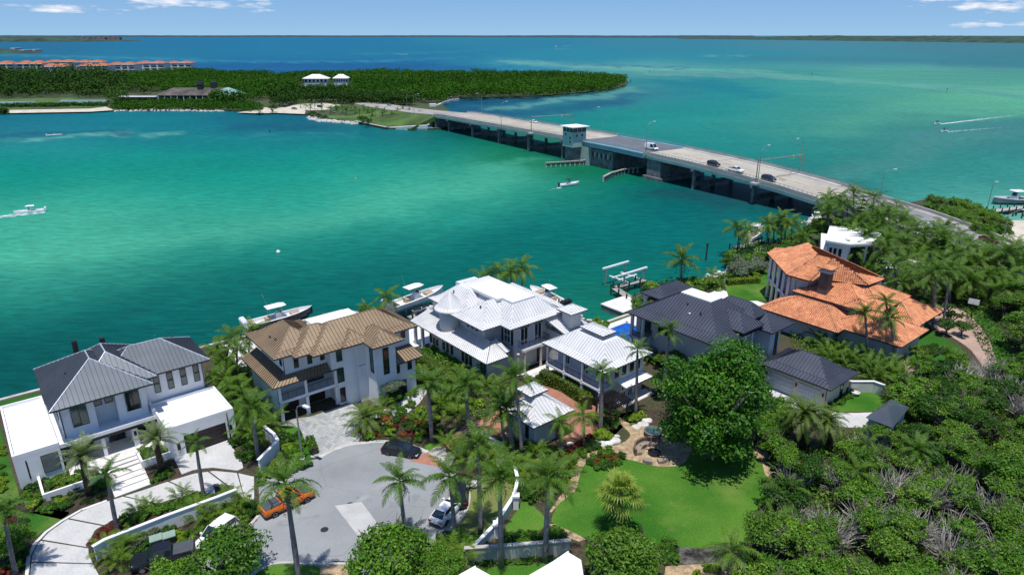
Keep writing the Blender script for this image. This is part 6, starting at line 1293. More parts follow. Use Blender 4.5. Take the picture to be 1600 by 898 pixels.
dock('dock walkway behind the palms left of the tiled villa', (1146, 388), (1195, 376), 2.0); dock('dock spur with pilings below the bridge shore palms', (1180, 392), (1210, 378), 1.4)
dock('long fishing dock reaching in from the far right edge', (1536, 331), (1612, 322), 2.4); dock('dock beside the motor yacht behind the bronze-roofed house', (640, 496), (706, 474), 1.6); dock('narrow dock behind the white boat with black outboards', (868, 476), (896, 486), 1.6)
dock('dock along the lift of the dark-hulled boat', (384, 527), (440, 515), 1.5)
o = T('boat_lift', 'empty white boat lift with four posts over the water in front of the charcoal-roofed house', 'boat lift', P(975, 445, 0), R(39))
for y in (-2.6, 2.6):
    for x in (-3, 3): MB().box(x - .14, y - .14, -1.5, x + .14, y + .14, 3.6).build('post', K['steel'], o)
    MB().box(-4, y - .2, 3.6, 4, y + .2, 3.95).build('top_beam', K['white'], o)
for x in (-1.8, 1.8): MB().box(x - .12, -2.8, 1.6, x + .12, 2.8, 1.85).build('cradle_beam', K['white'], o)
for y in (-.9, .9): MB().box(-2.8, y - .15, 1.85, 2.8, y + .15, 2.1).build('bunk', K['white'], o)
o = T('floating_dock', 'square white-topped concrete landing by the seawall left of the charcoal-roofed house', 'landing', P(973, 483, 0), SA)
MB().box(-3.6, -3.2, -1, 3.2, 2.4, 1.15).build('base', K['concrete_d'], o); MB().box(-3.7, -3.3, 1.15, 3.3, 2.5, 1.35).build('deck', K['slab'], o)
for px, py, h, lab in ((1103, 406, 4, 'tall dark channel post in the water left of the tiled villa'), (422, 208, 1.8, 'small dark channel marker in the left basin'), (1015, 114, 3.5, 'dark channel marker off the tip of the mangrove island'), (1268, 118, 4, 'channel marker in the pale green shallows, the left one'), (1479, 145, 4, 'channel marker in the pale green shallows, the right one'),
                  (1156, 375, 3, 'dock piling standing alone beside the palms')):
    o = T('channel_post', lab, 'post', P(px, py, 0)); MB().lathe([(.2, -1), (.18, h), (.05, h + .2)], 8).build('pile', K['piling'], o); MB().box(-.3, -.05, h - .5, .3, .05, h).build('sign', K['trim_dark'], o)
for i, (px, py) in enumerate(((1582, 338), (1587, 337), (1596, 341), (1600, 338))):
    o = T('old_piling', 'dark old piling standing in the shallows below the fishing dock, number %s from the left' % ['one', 'two', 'three', 'four'][i], 'piling', P(px, py, 0), 0, 'old pilings below the fishing dock'); MB().lathe([(.22, -1), (.2, 1.5), (.1, 1.6)], 8).build('pile', K['piling'], o)
o = T('mooring_buoy', 'white mooring buoy floating alone in the open green water', 'buoy', P(435, 395, 0)); MB().lathe([(.05, -.4), (.42, -.1), (.5, .25), (.35, .6), (.08, .75)], 14).build('float', K['gel'], o); MB().tube((0, 0, .7), (0, 0, 1.0), .04).build('ring', K['steel'], o)
o = T('mooring_buoy', 'small yellow buoy in the green water left of the bridge', 'buoy', P(556, 280, 0)); MB().lathe([(.05, -.4), (.3, -.1), (.35, .25), (.05, .7)], 12).build('float', K['yellow'], o); MB().tube((0, 0, .6), (0, 0, .9), .04).build('ring', K['steel'], o)
o = T('tripod_pile', 'leaning timber tripod in the water right of the mangrove tip', 'piling', P(985, 129, 0)); mb = MB()
for a in (0, 2.1, 4.2): mb.tube((1.2 * math.cos(a), 1.2 * math.sin(a), -.5), (0, 0, 3.5), .15)
mb.build('legs', K['piling'], o)
# mural wall on the island and the pale seawalls
MW = [P(603, 201.5, .0), P(640, 204, 0), P(668, 203.5, 0), P(684, 198, 0)]
o = T('mural_wall', 'pale blue sloping seawall painted with white script beside the bridge abutment', 'seawall', MW[0])
hs = [.5, 2.2, 2.6, 4.2]; mb = MB(); sec = [[(p.x, p.y, -.5), (p.x - .2, p.y + 1.2, -.5), (p.x - .2, p.y + 1.2, h), (p.x, p.y + .3, h)] for p, h in zip(MW, hs)]; mb.loft(sec); mb.build('wall', K['teal_wall'], o, off=o.location)
mb = MB()
for (a, ha), (b, hb) in zip(list(zip(MW, hs))[:-1], list(zip(MW, hs))[1:]): mb.tube((a.x - .1, a.y + .7, ha), (b.x - .1, b.y + .7, hb), .35, n=5)
mb.build('cap', K['slab'], o, off=o.location)
a = MW[1].lerp(MW[2], .25); d = (MW[2] - MW[1]).normalized(); mb = MB(); mb.path([a + d * (i * .32) + Vector((0, -.1, 1.35 + .45 * math.sin(i * 1.9) * (1.5 if i % 7 == 0 else 1))) for i in range(34)], .09, 4); mb.build('script_lettering', K['white'], o, off=o.location)
o = T('breakwater', 'curved white-capped breakwater with a small white hut at the mangrove shore behind the bridge', 'breakwater', P(690, 166, 0))
pts = [P(x, y, .9) for x, y in ((676, 166.5), (684, 165), (695, 160), (706, 157), (716, 155.5))]; mb = MB()
for a, b in zip(pts, pts[1:]): d = b - a; mb.cbox(((a.x + b.x) / 2, (a.y + b.y) / 2, .7), (d.length / 2 + .3, .8, .9), math.atan2(d.y, d.x))
mb.build('wall', K['slab'], o, off=o.location); MB().cbox((pts[0].x, pts[0].y, 1.6), (2.4, 1.5, 1.2), .3).build('hut', K['stucco'], o, off=o.location)
o = T('island_seawall', 'dark-faced seawall with pale cap left of the mural wall on the island', 'seawall', P(575, 196, 0)); a, b = P(555, 192.5, 0), P(604, 202.5, 0); d = b - a
MB().cbox(((a.x + b.x) / 2, (a.y + b.y) / 2, .3), (d.length / 2, .5, .9), math.atan2(d.y, d.x)).build('face', K['piling'], o, off=o.location); MB().cbox(((a.x + b.x) / 2, (a.y + b.y) / 2 + .3, 1.3), (d.length / 2, .7, .12), math.atan2(d.y, d.x)).build('cap', K['curb'], o, off=o.location)
# riprap
rk = []
for s in range(4):
    b_ = bpy.data.meshes.new('rock'); gg = random.Random(s); mb = MB(); vs = [(.6 * math.cos(a) * gg.uniform(.7, 1.1), .5 * math.sin(a) * gg.uniform(.7, 1.1), 0) for a in [i * math.tau / 6 for i in range(6)]] + [(.35 * math.cos(a) * gg.uniform(.7, 1.2), .3 * math.sin(a), .45 * gg.uniform(.7, 1.2)) for a in [i * math.tau / 6 for i in range(6)]]
    mb.add(vs, [tuple(range(6, 12)), tuple(range(5, -1, -1))] + [(i, (i + 1) % 6, 6 + (i + 1) % 6, 6 + i) for i in range(6)]); rk.append(mb)
def rocks(label, pl, n, sc, spread, z=0, m='stone'):
    mb = MB(); gg = random.Random(len(label))
    for i in range(n):
        t = gg.random() * (len(pl) - 1); k = int(t); p = P(pl[k][0] + (pl[k + 1][0] - pl[k][0]) * (t - k), pl[k][1] + (pl[k + 1][1] - pl[k][1]) * (t - k), z) + Vector((gg.uniform(-spread, spread), gg.uniform(-spread, spread), gg.uniform(-.3, .2)))
        s = sc * gg.uniform(.6, 1.5); a = gg.uniform(0, 6.28); r = rk[gg.randrange(4)]; mb.add([(p.x + s * (v[0] * math.cos(a) - v[1] * math.sin(a)), p.y + s * (v[0] * math.sin(a) + v[1] * math.cos(a)), p.z + s * v[2]) for v in r.v], r.f)
    return mb.build('riprap_rocks', K[m], kind='stuff')
rocks('island', [(486, 184), (500, 189), (525, 190.5), (556, 193)], 260, 1.5, 2.5, .2); rocks('club', [(180, 174), (240, 173), (300, 173.5), (350, 174)], 160, 1.3, 2, .2)
rocks('villa shore', [(1045, 452), (1100, 440), (1140, 425), (1172, 404)], 160, .8, 1.5, .4); rocks('bridge shore', [(1262, 350), (1285, 338), (1320, 320)], 80, .9, 2, .3)
# ------------------------------------------------------------ lamp posts and gantries
def lamp_on(p, h, arm, lab, grp='street lamps along the bridge', m='steel_g', sc=1.0):
    o = T('street_lamp', lab, 'street lamp', p, 0, grp); arm = Vector(arm)
    MB().tube((0, 0, 0), (0, 0, h * .86), .13 * sc, .09 * sc, 8).build('pole', K[m], o)
    e = Vector((arm.x, arm.y, h)); MB().path([(0, 0, h * .84), (arm.x * .15, arm.y * .15, h * .93), (arm.x * .6, arm.y * .6, h * .985), tuple(e)], .06 * sc, 6).build('arm', K[m], o)
    d = arm.normalized(); ang = math.atan2(d.y, d.x); MB().cbox((e.x + d.x * .35, e.y + d.y * .35, h - .02), (.5 * sc, .2 * sc, .1 * sc), ang).build('lamp_head', K['lampglass'], o)
    MB().cbox((0, 0, .2), (.25 * sc, .25 * sc, .2)).build('base', K['concrete'], o); return o
def atb(px, w_):      # station along the bridge of the point seen at column px
    lo, hi = -160, 250
    for _ in range(40):
        t = (lo + hi) / 2; p = BP(t, w_); dep = p.y * math.cos(TH) + (CZ - p.z) * math.sin(TH); x = 800 + FOC * p.x / dep
        if x < px: lo = t
        else: hi = t
    return t
for px, w_, h, lab in ((1009, -.3, 11.5, 'street lamp beside the white van on the drawbridge, near side'), (783, -.3, 11.5, 'street lamp on the near side left of the first signal gantry'), (1184, -.3, 11, 'slim near-side street lamp post by the right-hand signal gantry'),
                    (753, BW + .3, 11.5, 'street lamp on the far side nearest the island'), (942, BW + .3, 11.5, 'street lamp on the far side above the control house'), (1248, BW + .3, 11.5, 'street lamp on the far side right of the second gantry'), (647, -.3, 11, 'street lamp at the island end, right of its neighbour'), (636, BW, 11, 'street lamp at the island end, left of its neighbour')):
    t = atb(px, w_); s = 1 if w_ < 5 else -1; lamp_on(BP(t, w_), h, BN * 2.8 * s, lab)
lamp_on(P(1374, 312, 4.6), 9, (2.6, 0, 0), 'street lamp on the bend behind the tall palm at the right'); lamp_on(P(1562, 392, 2.6), 9.5, (4.0, 1.5, 0), 'street lamp beside the road at the far right edge'); lamp_on(P(1542, 328, 1.0), 8.5, (.5, 0, 0), 'slim light pole at the landward end of the fishing dock')
def gantry(px, lab, far_post=True):
    t = atb(px, -.6); p = BP(t, -.6); o = T('signal_gantry', lab, 'signal gantry', p, BANG)
    MB().tube((0, 0, -.5), (0, 0, 7.2), .2, .15, 8).build('mast', K['steel_g'], o); MB().tube((0, BW + 1.2, -.5), (0, BW + 1.2, 6.6), .15, .12, 8).build('mast', K['steel_g'], o)
    MB().tube((0, 0, 6.6), (0, BW + 1.2, 6.3), .16, .12, 8).build('arm', K['steel_g'], o)
    for y in (BW - 1.5, BW - 5): MB().box(-.25, y - .25, 5.7, .25, y + .25, 6.6).build('signal_head', K['yellow'], o)
    MB().box(-1.2, -1.2, -.9, 1.2, 1.2, -.3).build('bracket', K['concrete'], o)
gantry(830, 'signal gantry over the bridge left of the control house'); gantry(1181, 'signal gantry over the bridge at the right, with yellow signal heads')
lp = P(473, 720); tp = 8.9
lamp_on(lp, 8.2, (1.3, -.9, 0), 'concrete street lamp post with a white lamp head beside the cul-de-sac', None, 'steel_g', 1.0)
# ------------------------------------------------------------ walls, bins, mailbox, garden things
def wallpx(pts, label, z1=2.9, th=.12, m='stucco', cap='white', name='garden_wall', z0=GZ - .1, caps=True, cat='wall'):
    q = [P(*p) for p in pts]; o = T(name, label, cat, q[0])
    for i, (a, b) in enumerate(zip(q, q[1:])):
        d = b - a; ang = math.atan2(d.y, d.x); c = ((a.x + b.x) / 2, (a.y + b.y) / 2); e = .004 * (i % 2)
        MB().cbox((*c, (z0 + z1) / 2 - e), (d.length / 2, th - e, (z1 - z0) / 2), ang).build('wall_panel', K[m], o, off=o.location)
        if caps: MB().cbox((*c, z1 + .05 + e), (d.length / 2 + th * .9, th + .07, .05), ang).build('cap', K[cap], o, off=o.location)
    return o
def top2g(pts, z): return [(lambda p: tuple(Q2(p.x, p.y, GZ)))(P(x, y, z)) for x, y in pts]
def Q2(x, y, z):
    c, s = math.cos(TH), math.sin(TH); dz = z - CZ; dep = y * c - dz * s; return (800 + FOC * x / dep, 449 - FOC * (y * s + dz * c) / dep)
wallpx(top2g([(146, 853), (163, 843), (255, 807), (340, 776), (368, 765)], 3.1), 'long white garden wall between the crescent driveway and the street planting', 3.1)
wallpx(top2g([(335, 758), (364, 761)], 3.0), 'short dark gate panel at the right end of the long white wall', 3.0, m='trim_dark', cap='trim_dark')
wallpx(top2g([(412, 665), (428, 678), (434, 688), (404, 718)], 2.9), 'zigzag white wall beside the left palm of the grey paver driveway', 2.9)
wallpx(top2g([(738, 855), (776, 816)], 2.6), 'low white garden wall with square cap behind the retaining wall', 2.6); wallpx(top2g([(776, 816), (804, 772), (809, 748), (804, 728)], 2.5), 'curving grey and white wall running up beside the tall palms', 2.5, m='grey_stucco')
wallpx(top2g([(727, 856), (800, 851), (890, 844)], 3.2), 'pale retaining wall along the bottom of the garden', 3.2, th=.15, m='concrete', cap='curb')
wallpx([(1325, 612), (1362, 634 - 22), (1378, 618)], 'grey boundary wall behind the small lawn of the garage', 3.0, m='grey_stucco')
wallpx(top2g([(752, 676), (766, 684), (782, 692)], 2.4), 'short white gate wall beside the brick driveway', 2.4)
for (x, y), z, lab in (((776, 816), 3.1, 'square white pillar where the low wall turns'), ((806, 772), 3.1, 'square white pillar half way up the curving wall'), ((756, 676), 3.0, 'white pillar at the brick driveway gate')):
    p = P(*top2g([(x, y)], z)[0]); o = T('gate_pillar', lab, 'pillar', p); MB().box(-.3, -.3, -.1, .3, .3, z - GZ - .2).build('shaft', K['stucco'], o); MB().box(-.4, -.4, z - GZ - .2, .4, .4, z - GZ).build('cap', K['white'], o)
for px, py, lab in ((247, 853, 'left green bin beside the black pickup'), (267, 848, 'right green bin beside the black pickup')):
    o = T('refuse_bin', lab, 'bin', P(px, py + 3), R(30)); MB().loft([[(-.45, -.4, .1), (.45, -.4, .1), (.45, .4, .1), (-.45, .4, .1)], [(-.55, -.5, 1.25), (.55, -.5, 1.25), (.55, .5, 1.25), (-.55, .5, 1.25)]]).build('bin_body', K['bed'], o); MB().box(-.6, -.55, 1.25, .6, .55, 1.36).build('lid', mat('pale_green_lid', (.26, .36, .28), .6), o)
    MB().box(-.9, -.8, -.05, .9, .8, .08).build('pad', K['slab'], o)
o = T('mailbox_post', 'thin dark post lamp at the kerb above the orange pickup', 'post', P(392, 790)); MB().tube((0, 0, 0), (0, 0, 1.3), .05).build('post', K['frame'], o); MB().cbox((0, 0, 1.35), (.22, .1, .1)).build('box', K['frame'], o)
# pools
def pool(poly, label):
    c = sum((Vector((*p, 0)) for p in poly), Vector()) / len(poly); o = T('swimming_pool', label, 'pool', (c.x, c.y, GZ)); MB().prism(poly, GZ - .05, GZ + .02).build('pool_water', K['poolwater'], o, off=o.location)
    for a, b in zip(poly, poly[1:] + poly[:1]): d = Vector(b) - Vector(a); MB().cbox(((a[0] + b[0]) / 2, (a[1] + b[1]) / 2, GZ + .04), (d.length / 2 + .2, .22, .06), math.atan2(d.y, d.x)).build('coping', K['slab'], o, off=o.location)
pool(sites([(82.2, 68.6), (82.2, 74.6), (88.4, 74.6), (88.4, 68.6)]), 'bright blue swimming pool beside the charcoal-roofed house'); pool(sites([(103.5, 60), (103.5, 66), (107, 66), (107, 60)]), 'small turquoise pool corner beside the tiled villa')
sheet('lawn', sites([(84.6, 75), (84.6, 76.3), (91, 76.3), (91, 75)]), K['drylawn'], 1)
o = T('dining_table', 'round outdoor dining table on the white terrace by the blue pool', 'table', S2W(87, 66.8, GZ)); MB().lathe([(.05, .02), (.05, .7), (.9, .72), (.9, .78)], 16).build('table_top', K['trim_dark'], o)
# pergola
o = T('pergola', 'dark slatted timber pergola at the head of the tan garden walk', 'pergola', P(955, 655), SA); 
for x in (-1.6, 1.6):
    for y in (-1.3, 1.3): MB().box(x - .1, y - .1, 0, x + .1, y + .1, 2.7).build('post', K['frame'], o)
for y in (-1.3, 1.3): MB().box(-2.2, y - .07, 2.7, 2.2, y + .07, 2.9).build('beam', K['frame'], o)
sl = MB().box(-.05, -1.9, 2.9, .05, 1.9, 3.05).mesh('slat', K['frame'])
for i in range(12): q = link('slat', sl, o); q.location.x = -2 + i * .364
sl2 = MB().box(-2.2, -.04, 3.05, 2.2, .04, 3.12).mesh('slat', K['frame'])
for i in range(9): q = link('slat', sl2, o); q.location.y = -1.7 + i * .425
# curved stone bench, fire pit, table
K['bench'] = mat('taupe_stone', (.30, .24, .19), .8, .12, 2)
def arcbench(px, py, r, a0, a1, lab, back=True, ang=0):
    o = T('curved_bench', lab, 'bench', P(px, py)); n = 14
    def ring(r0, r1, z0, z1):
        mb = MB(); secs = []
        for i in range(n + 1): a = R(a0 + (a1 - a0) * i / n); ca, sa = math.cos(a), math.sin(a); secs.append([(r0 * ca, r0 * sa, z0), (r1 * ca, r1 * sa, z0), (r1 * ca, r1 * sa, z1), (r0 * ca, r0 * sa, z1)])
        return mb.loft(secs)
    ring(r - .45, r + .25, 0, .45).build('seat', K['bench'], o)
    if back: ring(r + .25, r + .5, 0, .95).build('backrest', mat('brown_stone_back', (.17, .12, .09), .85, .15, 2), o)
    return o
arcbench(1020, 708, 1.9, 60, 195, 'long curved stone bench with a back on the tan patio'); arcbench(1018, 712, 1.7, 225, 262, 'small curved stone seat on the patio edge, the left of two', False); arcbench(1022, 711, 1.7, 275, 315, 'small curved stone seat on the patio edge, the right of two', False)
o = T('fire_pit', 'round dark fire pit in the middle of the curved benches', 'fire pit', P(1022, 709)); MB().lathe([(.75, 0), (.8, .4), (.65, .42), (.6, .25), (.01, .22)], 20).build('bowl', K['frame'], o)
o = T('stone_table', 'round grey stone water feature beside the shaded end of the patio', 'fountain', P(1020, 680)); MB().lathe([(1.0, 0), (1.15, .55), (1.2, .75), (1.0, .8), (.9, .62), (.01, .6)], 24).build('bowl', K['concrete_d'], o); MB().lathe([(.88, .62), (.88, .66), (.01, .66)], 24).build('fountain_water', K['glass_g'], o)
# white stepping stones round the yellow-green shrubs
st = T('stone_edging', 'white boulders curving round the two yellow-green shrubs by the patio', 'edging stones', P(945, 690))
gg = random.Random(3)
for px, py, s in ((921, 686, .5), (930, 691, .6), (940, 694, .95), (950, 693, .8), (961, 688, .9), (964, 682, .45), (995, 667, .8), (1005, 663, .95), (1011, 657, .9), (925, 684, .35), (892, 694, .6), (876, 700, .5), (862, 706, .6), (848, 714, .5), (836, 720, .6)):
    p = P(px, py); mb = MB(); n = 7; vs = [(p.x + s * math.cos(i * math.tau / n) * gg.uniform(.8, 1.15), p.y + s * .8 * math.sin(i * math.tau / n) * gg.uniform(.8, 1.15)) for i in range(n)]
    v = [(x, y, GZ - .05) for x, y in vs] + [(p.x + (x - p.x) * .85, p.y + (y - p.y) * .85, GZ + .16 * gg.uniform(.8, 1.3)) for x, y in vs]; mb.add(v, [tuple(range(n, 2 * n))] + [(i, (i + 1) % n, n + (i + 1) % n, n + i) for i in range(n)]); mb.build('boulder', K['stone'], st, off=st.location)
for i, (px, py) in enumerate(((1336, 617), (740, 760))):
    o = T('stone_bowl', ['pale bowl planter on the small lawn by the garage', 'pale round planter on the grass among the tall palms'][i], 'planter', P(px, py)); MB().lathe([(.3, 0), (.55, .3), (.62, .5), (.5, .5), (.4, .35), (.01, .33)], 18).build('bowl', K['stone'], o)
o = T('basketball_hoop', 'basketball hoop on a dark pole beside the pink driveway', 'basketball hoop', P(1517, 495)); MB().tube((0, 0, 0), (0, 0, 3.2), .08).build('pole', K['frame'], o); MB().cbox((-.5, -.5, 3.2), (.85, .04, .5), R(-40)).build('backboard', K['gel'], o)
mb = MB()
for i in range(10): a, b = i * .628, (i + 1) * .628; mb.tube((-.8 + .25 * math.cos(a), -.9 + .25 * math.sin(a), 3), (-.8 + .25 * math.cos(b), -.9 + .25 * math.sin(b), 3), .02, n=4)
mb.build('rim', K['red'], o)
# ------------------------------------------------------------ palms
def frond(kind, pitch, seed):
    g = random.Random(seed); mb = MB(); rn = []
    n, ll, wd, curve, fwd, dr = {'royal': (26, .21, .026, 1.3, .75, .45), 'coco': (26, .21, .024, 1.45, .7, .65), 'date': (24, .17, .024, .95, .8, .1), 'canary': (28, .17, .022, 1.5, .75, .2), 'areca': (18, .24, .03, 1.5, .6, .35), 'dead': (14, .18, .03, 2.4, .6, 1.3)}[kind]
    pts = []; p = Vector((0, 0, 0)); th = pitch; N_ = 14
    for i in range(N_ + 1):
        pts.append((p.copy(), Vector((math.cos(th), 0, math.sin(th))))); p += Vector((math.cos(th), 0, math.sin(th))) / N_; th -= curve / N_ * (.5 + 1.0 * i / N_) * (1.15 if pitch > 0 else .7)
    mb.path([q[0] for q in pts], [.014 * (1 - .8 * i / N_) for i in range(N_ + 1)], 3); rn += [.75] * len(mb.f)
    for i in range(n):
        s = .10 + .9 * (i + .5) / n; k = min(int(s * N_), N_ - 1); f = s * N_ - k; c = pts[k][0].lerp(pts[k + 1][0], f); d = pts[k][1].lerp(pts[k + 1][1], f).normalized(); up = Vector((-d.z, 0, d.x))
        L = ll * (math.sin(math.pi * min(1, .18 + s * .85)) ** .7) * g.uniform(.85, 1.1)
        for sg in (-1, 1):
            if kind == 'dead' and g.random() < .3: continue
            lift = g.uniform(-.1, .35) if kind != 'coco' else g.uniform(-.25, .15)
            o = (Vector((0, sg, 0)) + d * fwd * g.uniform(.8, 1.2) + up * lift).normalized(); m = c + o * L * .55; t = c + o * L + Vector((0, 0, -dr * L * g.uniform(.4, .9)))
            hw = d * wd * .5 * (1.25 - .5 * s); mb.add([c - hw, c + hw, m + hw, m - hw, t], [(0, 1, 2, 3), (3, 2, 4)]); v = g.uniform(.15, .95); rn += [v, v]
    mb.c = rn; return mb.mesh('frond', {'royal': G['royal'], 'coco': G['coco'], 'date': G['date'], 'canary': G['canary'], 'areca': G['areca'], 'dead': K['deadfrond']}[kind])
FR = {k: [[frond(k, R(p), 10 * i + j) for j in range(2)] for i, p in enumerate((72, 48, 24, 2, -22))] for k in ('royal', 'coco', 'date', 'canary', 'areca')}
FR['dead'] = [frond('dead', R(-15), 99), frond('dead', R(-35), 98)]
def fanleaf(pitch, seed):      # a costapalmate leaf on its stalk
    g = random.Random(seed); mb = MB(); d = Vector((math.cos(pitch), 0, math.sin(pitch))); e = d * .5; mb.tube((0, 0, 0), e, .014, .009, 3); rn = [.6] * len(mb.f); up = Vector((-d.z, 0, d.x)); k = 17
    for i in range(k):
        a = R(-125 + 250 * i / (k - 1)); o = (d * math.cos(a) + Vector((0, 1, 0)) * math.sin(a)).normalized(); L = .5 * (.75 + .25 * math.cos(a)) * g.uniform(.92, 1.05); s = o.cross(up).normalized() * .028
        m = e + o * L * .6 + up * .02; t = e + o * L + Vector((0, 0, -.14 * g.uniform(.5, 1.3))); mb.add([e, m - s, m + s, t], [(0, 1, 2), (1, 3, 2)]); v = g.uniform(.1, .9); rn += [v, v]
    mb.c = rn; return mb.mesh('frond', G['fan'])
FR['fan'] = [[fanleaf(R(p), 50 + i)] * 2 for i, p in enumerate((70, 45, 20, -5, -32))]
jp = random.Random(21)
def inpx(poly, x, y): return bool(inpoly(np.array([x]), np.array([y]), poly)[0])
def scatter(poly, n, dmin, g, ar=1.0):
    xs = [p[0] for p in poly]; ys = [p[1] for p in poly]; out = []; t = 0
    while len(out) < n and t < n * 60:
        t += 1; x, y = g.uniform(min(xs), max(xs)), g.uniform(min(ys), max(ys))
        if inpx(poly, x, y) and all((x - a) ** 2 + ((y - b) * ar) ** 2 > dmin ** 2 for a, b in out): out.append((x, y))
    return sorted(out, key=lambda q: q[1])
LABQ = []          # (object, px, noun, area)
def ordn(i, n):
    w_ = ['first', 'second', 'third', 'fourth', 'fifth', 'sixth', 'seventh', 'eighth', 'ninth', 'tenth', 'eleventh', 'twelfth']
    if n == 1: return 'single'
    if i == 0: return 'leftmost'
    if i == n - 1: return 'rightmost'
    if i < 12: return w_[i]
    s = str(i + 1); return s + ('th' if 10 < (i + 1) % 100 < 14 else {'1': 'st', '2': 'nd', '3': 'rd'}.get(s[-1], 'th'))
PALMN = {'royal': 'royal_palm', 'coco': 'coconut_palm', 'date': 'date_palm', 'canary': 'canary_palm', 'areca': 'areca_palm', 'fan': 'fan_palm'}
PG = random.Random(11)
def palm(kind, base, crown, L=3.0, n=14, label=None, area=None, noun=None, r=.2, z=GZ, shaft=True, dead=1):
    b = P(*base, z); u = (crown[0] - 800) / FOC; v = (449 - crown[1]) / FOC; dy = math.cos(TH) + v * math.sin(TH); dz = -math.sin(TH) + v * math.cos(TH); t = b.y / dy
    c = Vector((u * t, b.y, CZ + dz * t)); hgt = max(c.z - z, .6)
    o = T(PALMN[kind], label or '', 'palm tree', b)
    cl = Vector((c.x - b.x, PG.uniform(-.3, .3), hgt)); pts = []
    for i in range(9):
        s = i / 8; q = Vector((cl.x * (s ** 1.4), cl.y * s, hgt * s)); pts.append(q)
    rad = {'royal': [r * k for k in (1.35, 1.1, 1.05, 1.1, 1.1, 1.0, .92, .85, .8)], 'coco': [r * k for k in (1.4, .9, .8, .75, .72, .7, .66, .62, .6)], 'date': [r * 1.3] * 8 + [r * 1.6], 'canary': [r * 1.8] * 8 + [r * 2.1], 'areca': [r * .5] * 9, 'fan': [r * 1.1] * 8 + [r * 1.3]}[kind]
    MB().path(pts, rad, 9).build('trunk', K[{'royal': 'royal', 'coco': 'coirbark', 'date': 'datebark', 'canary': 'datebark', 'areca': 'coirbark', 'fan': 'coirbark'}[kind]], o, smooth=True)
    top = pts[-1]; dn = (pts[-1] - pts[-2]).normalized()
    if kind == 'royal' and shaft:
        sh = min(1.5, hgt * .25); MB().path([top, top + dn * sh * .35, top + dn * sh], [r * .85, r * .8, r * .35], 8).build('crownshaft', K['shaft'], o, smooth=True); top = top + dn * sh * .85
    if kind in ('date',):
        mb = MB()
        for i in range(7): a = PG.uniform(0, 6.28); q = top + Vector((math.cos(a) * .45, math.sin(a) * .45, -.15)); mb.lathe([(.02, -.3), (.18, -.15), (.2, .1), (.03, .3)], 6, tuple(q))
        mb.build('fruit_cluster', K['fruit'], o)
    tiers = {'royal': [0, 0, 1, 1, 2, 2, 2, 3, 3, 4], 'coco': [0, 1, 1, 2, 2, 3, 3, 3, 4, 4], 'date': [0, 0, 1, 1, 1, 2, 2, 2, 3, 3, 4], 'canary': [0, 1, 1, 2, 2, 2, 3, 3, 4, 4], 'areca': [0, 0, 1, 1, 2, 2, 3], 'fan': [0, 0, 1, 1, 2, 2, 3, 3, 4, 4]}[kind]
    a0 = PG.uniform(0, 6.28)
    for i in range(n):
        ti = tiers[int(i * len(tiers) / n)]; q = link('frond', FR[kind][ti][PG.randrange(2)], o); q.location = top + dn * (.25 * (2 - ti) * .3)
        q.rotation_euler = (PG.uniform(-.25, .25), PG.uniform(-.12, .12), a0 + i * 2.399 + PG.uniform(-.2, .2)); s = L * 1.1 * PG.uniform(.86, 1.12) * (.85 if ti == 0 else 1); q.scale = (s, s, s)
    for i in range(dead):
        q = link('dead_frond', FR['dead'][i % 2], o); q.location = top; q.rotation_euler = (0, .3, PG.uniform(0, 6.28)); q.scale = (L * .9,) * 3
    if not label: LABQ.append((o, crown[0], noun or {'royal': 'royal palm', 'coco': 'coconut palm', 'date': 'date palm', 'canary': 'feathery palm', 'areca': 'areca palm', 'fan': 'fan palm'}[kind], area or 'in the picture'))
    return o
pl = palm
pl('date', (139, 773), (129, 712), 2.9, 34, 'stout date palm in the planting left of the white slab walk', r=.26)
pl('date', (253, 735), (243, 684), 2.6, 34, 'stout date palm beside the garage planter right of the white slab walk', r=.26)
pl('royal', (319, 777), (309, 706), 2.0, 11, 'slim palm standing in front of the dark wooden garage doors')
pl('royal', (184, 830), (169, 757), 2.3, 10, 'slim palm leaning over the crescent driveway below the slab walk')
pl('royal', (25, 896), (8, 818), 2.6, 14, 'palm at the lower left corner beside the curved lawn')
pl('royal', (470, 925), (449, 776), 3.5, 14, 'tall palm in the foreground with its trunk crossing the orange pickup', dead=2, r=.24)
pl('royal', (404, 717), (396, 650), 3.1, 18, 'palm with grey trunk beside the zigzag white wall', r=.22)
pl('canary', (574, 668), (571, 650), 3.4, 22, 'short silvery arching palm in the middle of the bed by the grey pavers')
pl('royal', (634, 848), (626, 768), 3.0, 14, 'palm at the edge of the cul-de-sac above the round dark tree', dead=4)
pl('royal', (711, 842), (704, 762), 3.1, 15, 'palm whose trunk stands just right of the white sedan', dead=4)
pl('royal', (751, 835), (747, 712), 3.1, 15, 'tall palm on the grass strip right of the dark parked vehicle', r=.22)
pl('royal', (783, 885), (781, 762), 3.3, 16, 'tall pale-trunked palm in front of the retaining wall, the left one', dead=2, r=.24)
pl('royal', (852, 877), (856, 764), 3.3, 16, 'tall pale-trunked palm in front of the retaining wall, the right one', r=.24)
pl('royal', (675, 689), (670, 612), 3.3, 18, 'royal palm with brown hanging fronds left of the brick driveway', dead=4, r=.26)
pl('royal', (734, 683), (727, 616), 3.4, 18, 'royal palm right of the brick driveway entrance', dead=2, r=.26)
pl('royal', (801, 709), (794, 655), 3.4, 18, 'thick-trunked royal palm overlapping the gatehouse roof', r=.30)
pl('royal', (788, 703), (782, 640), 3.0, 14, 'royal palm crowded against the left of the thick-trunked one by the gatehouse')
pl('royal', (815, 712), (806, 602), 3.2, 16, 'tallest palm behind the gatehouse roof', r=.2)
pl('coco', (875, 708), (876, 662), 2.5, 14, 'yellow-green palm on the right side of the gatehouse, left of its neighbour')
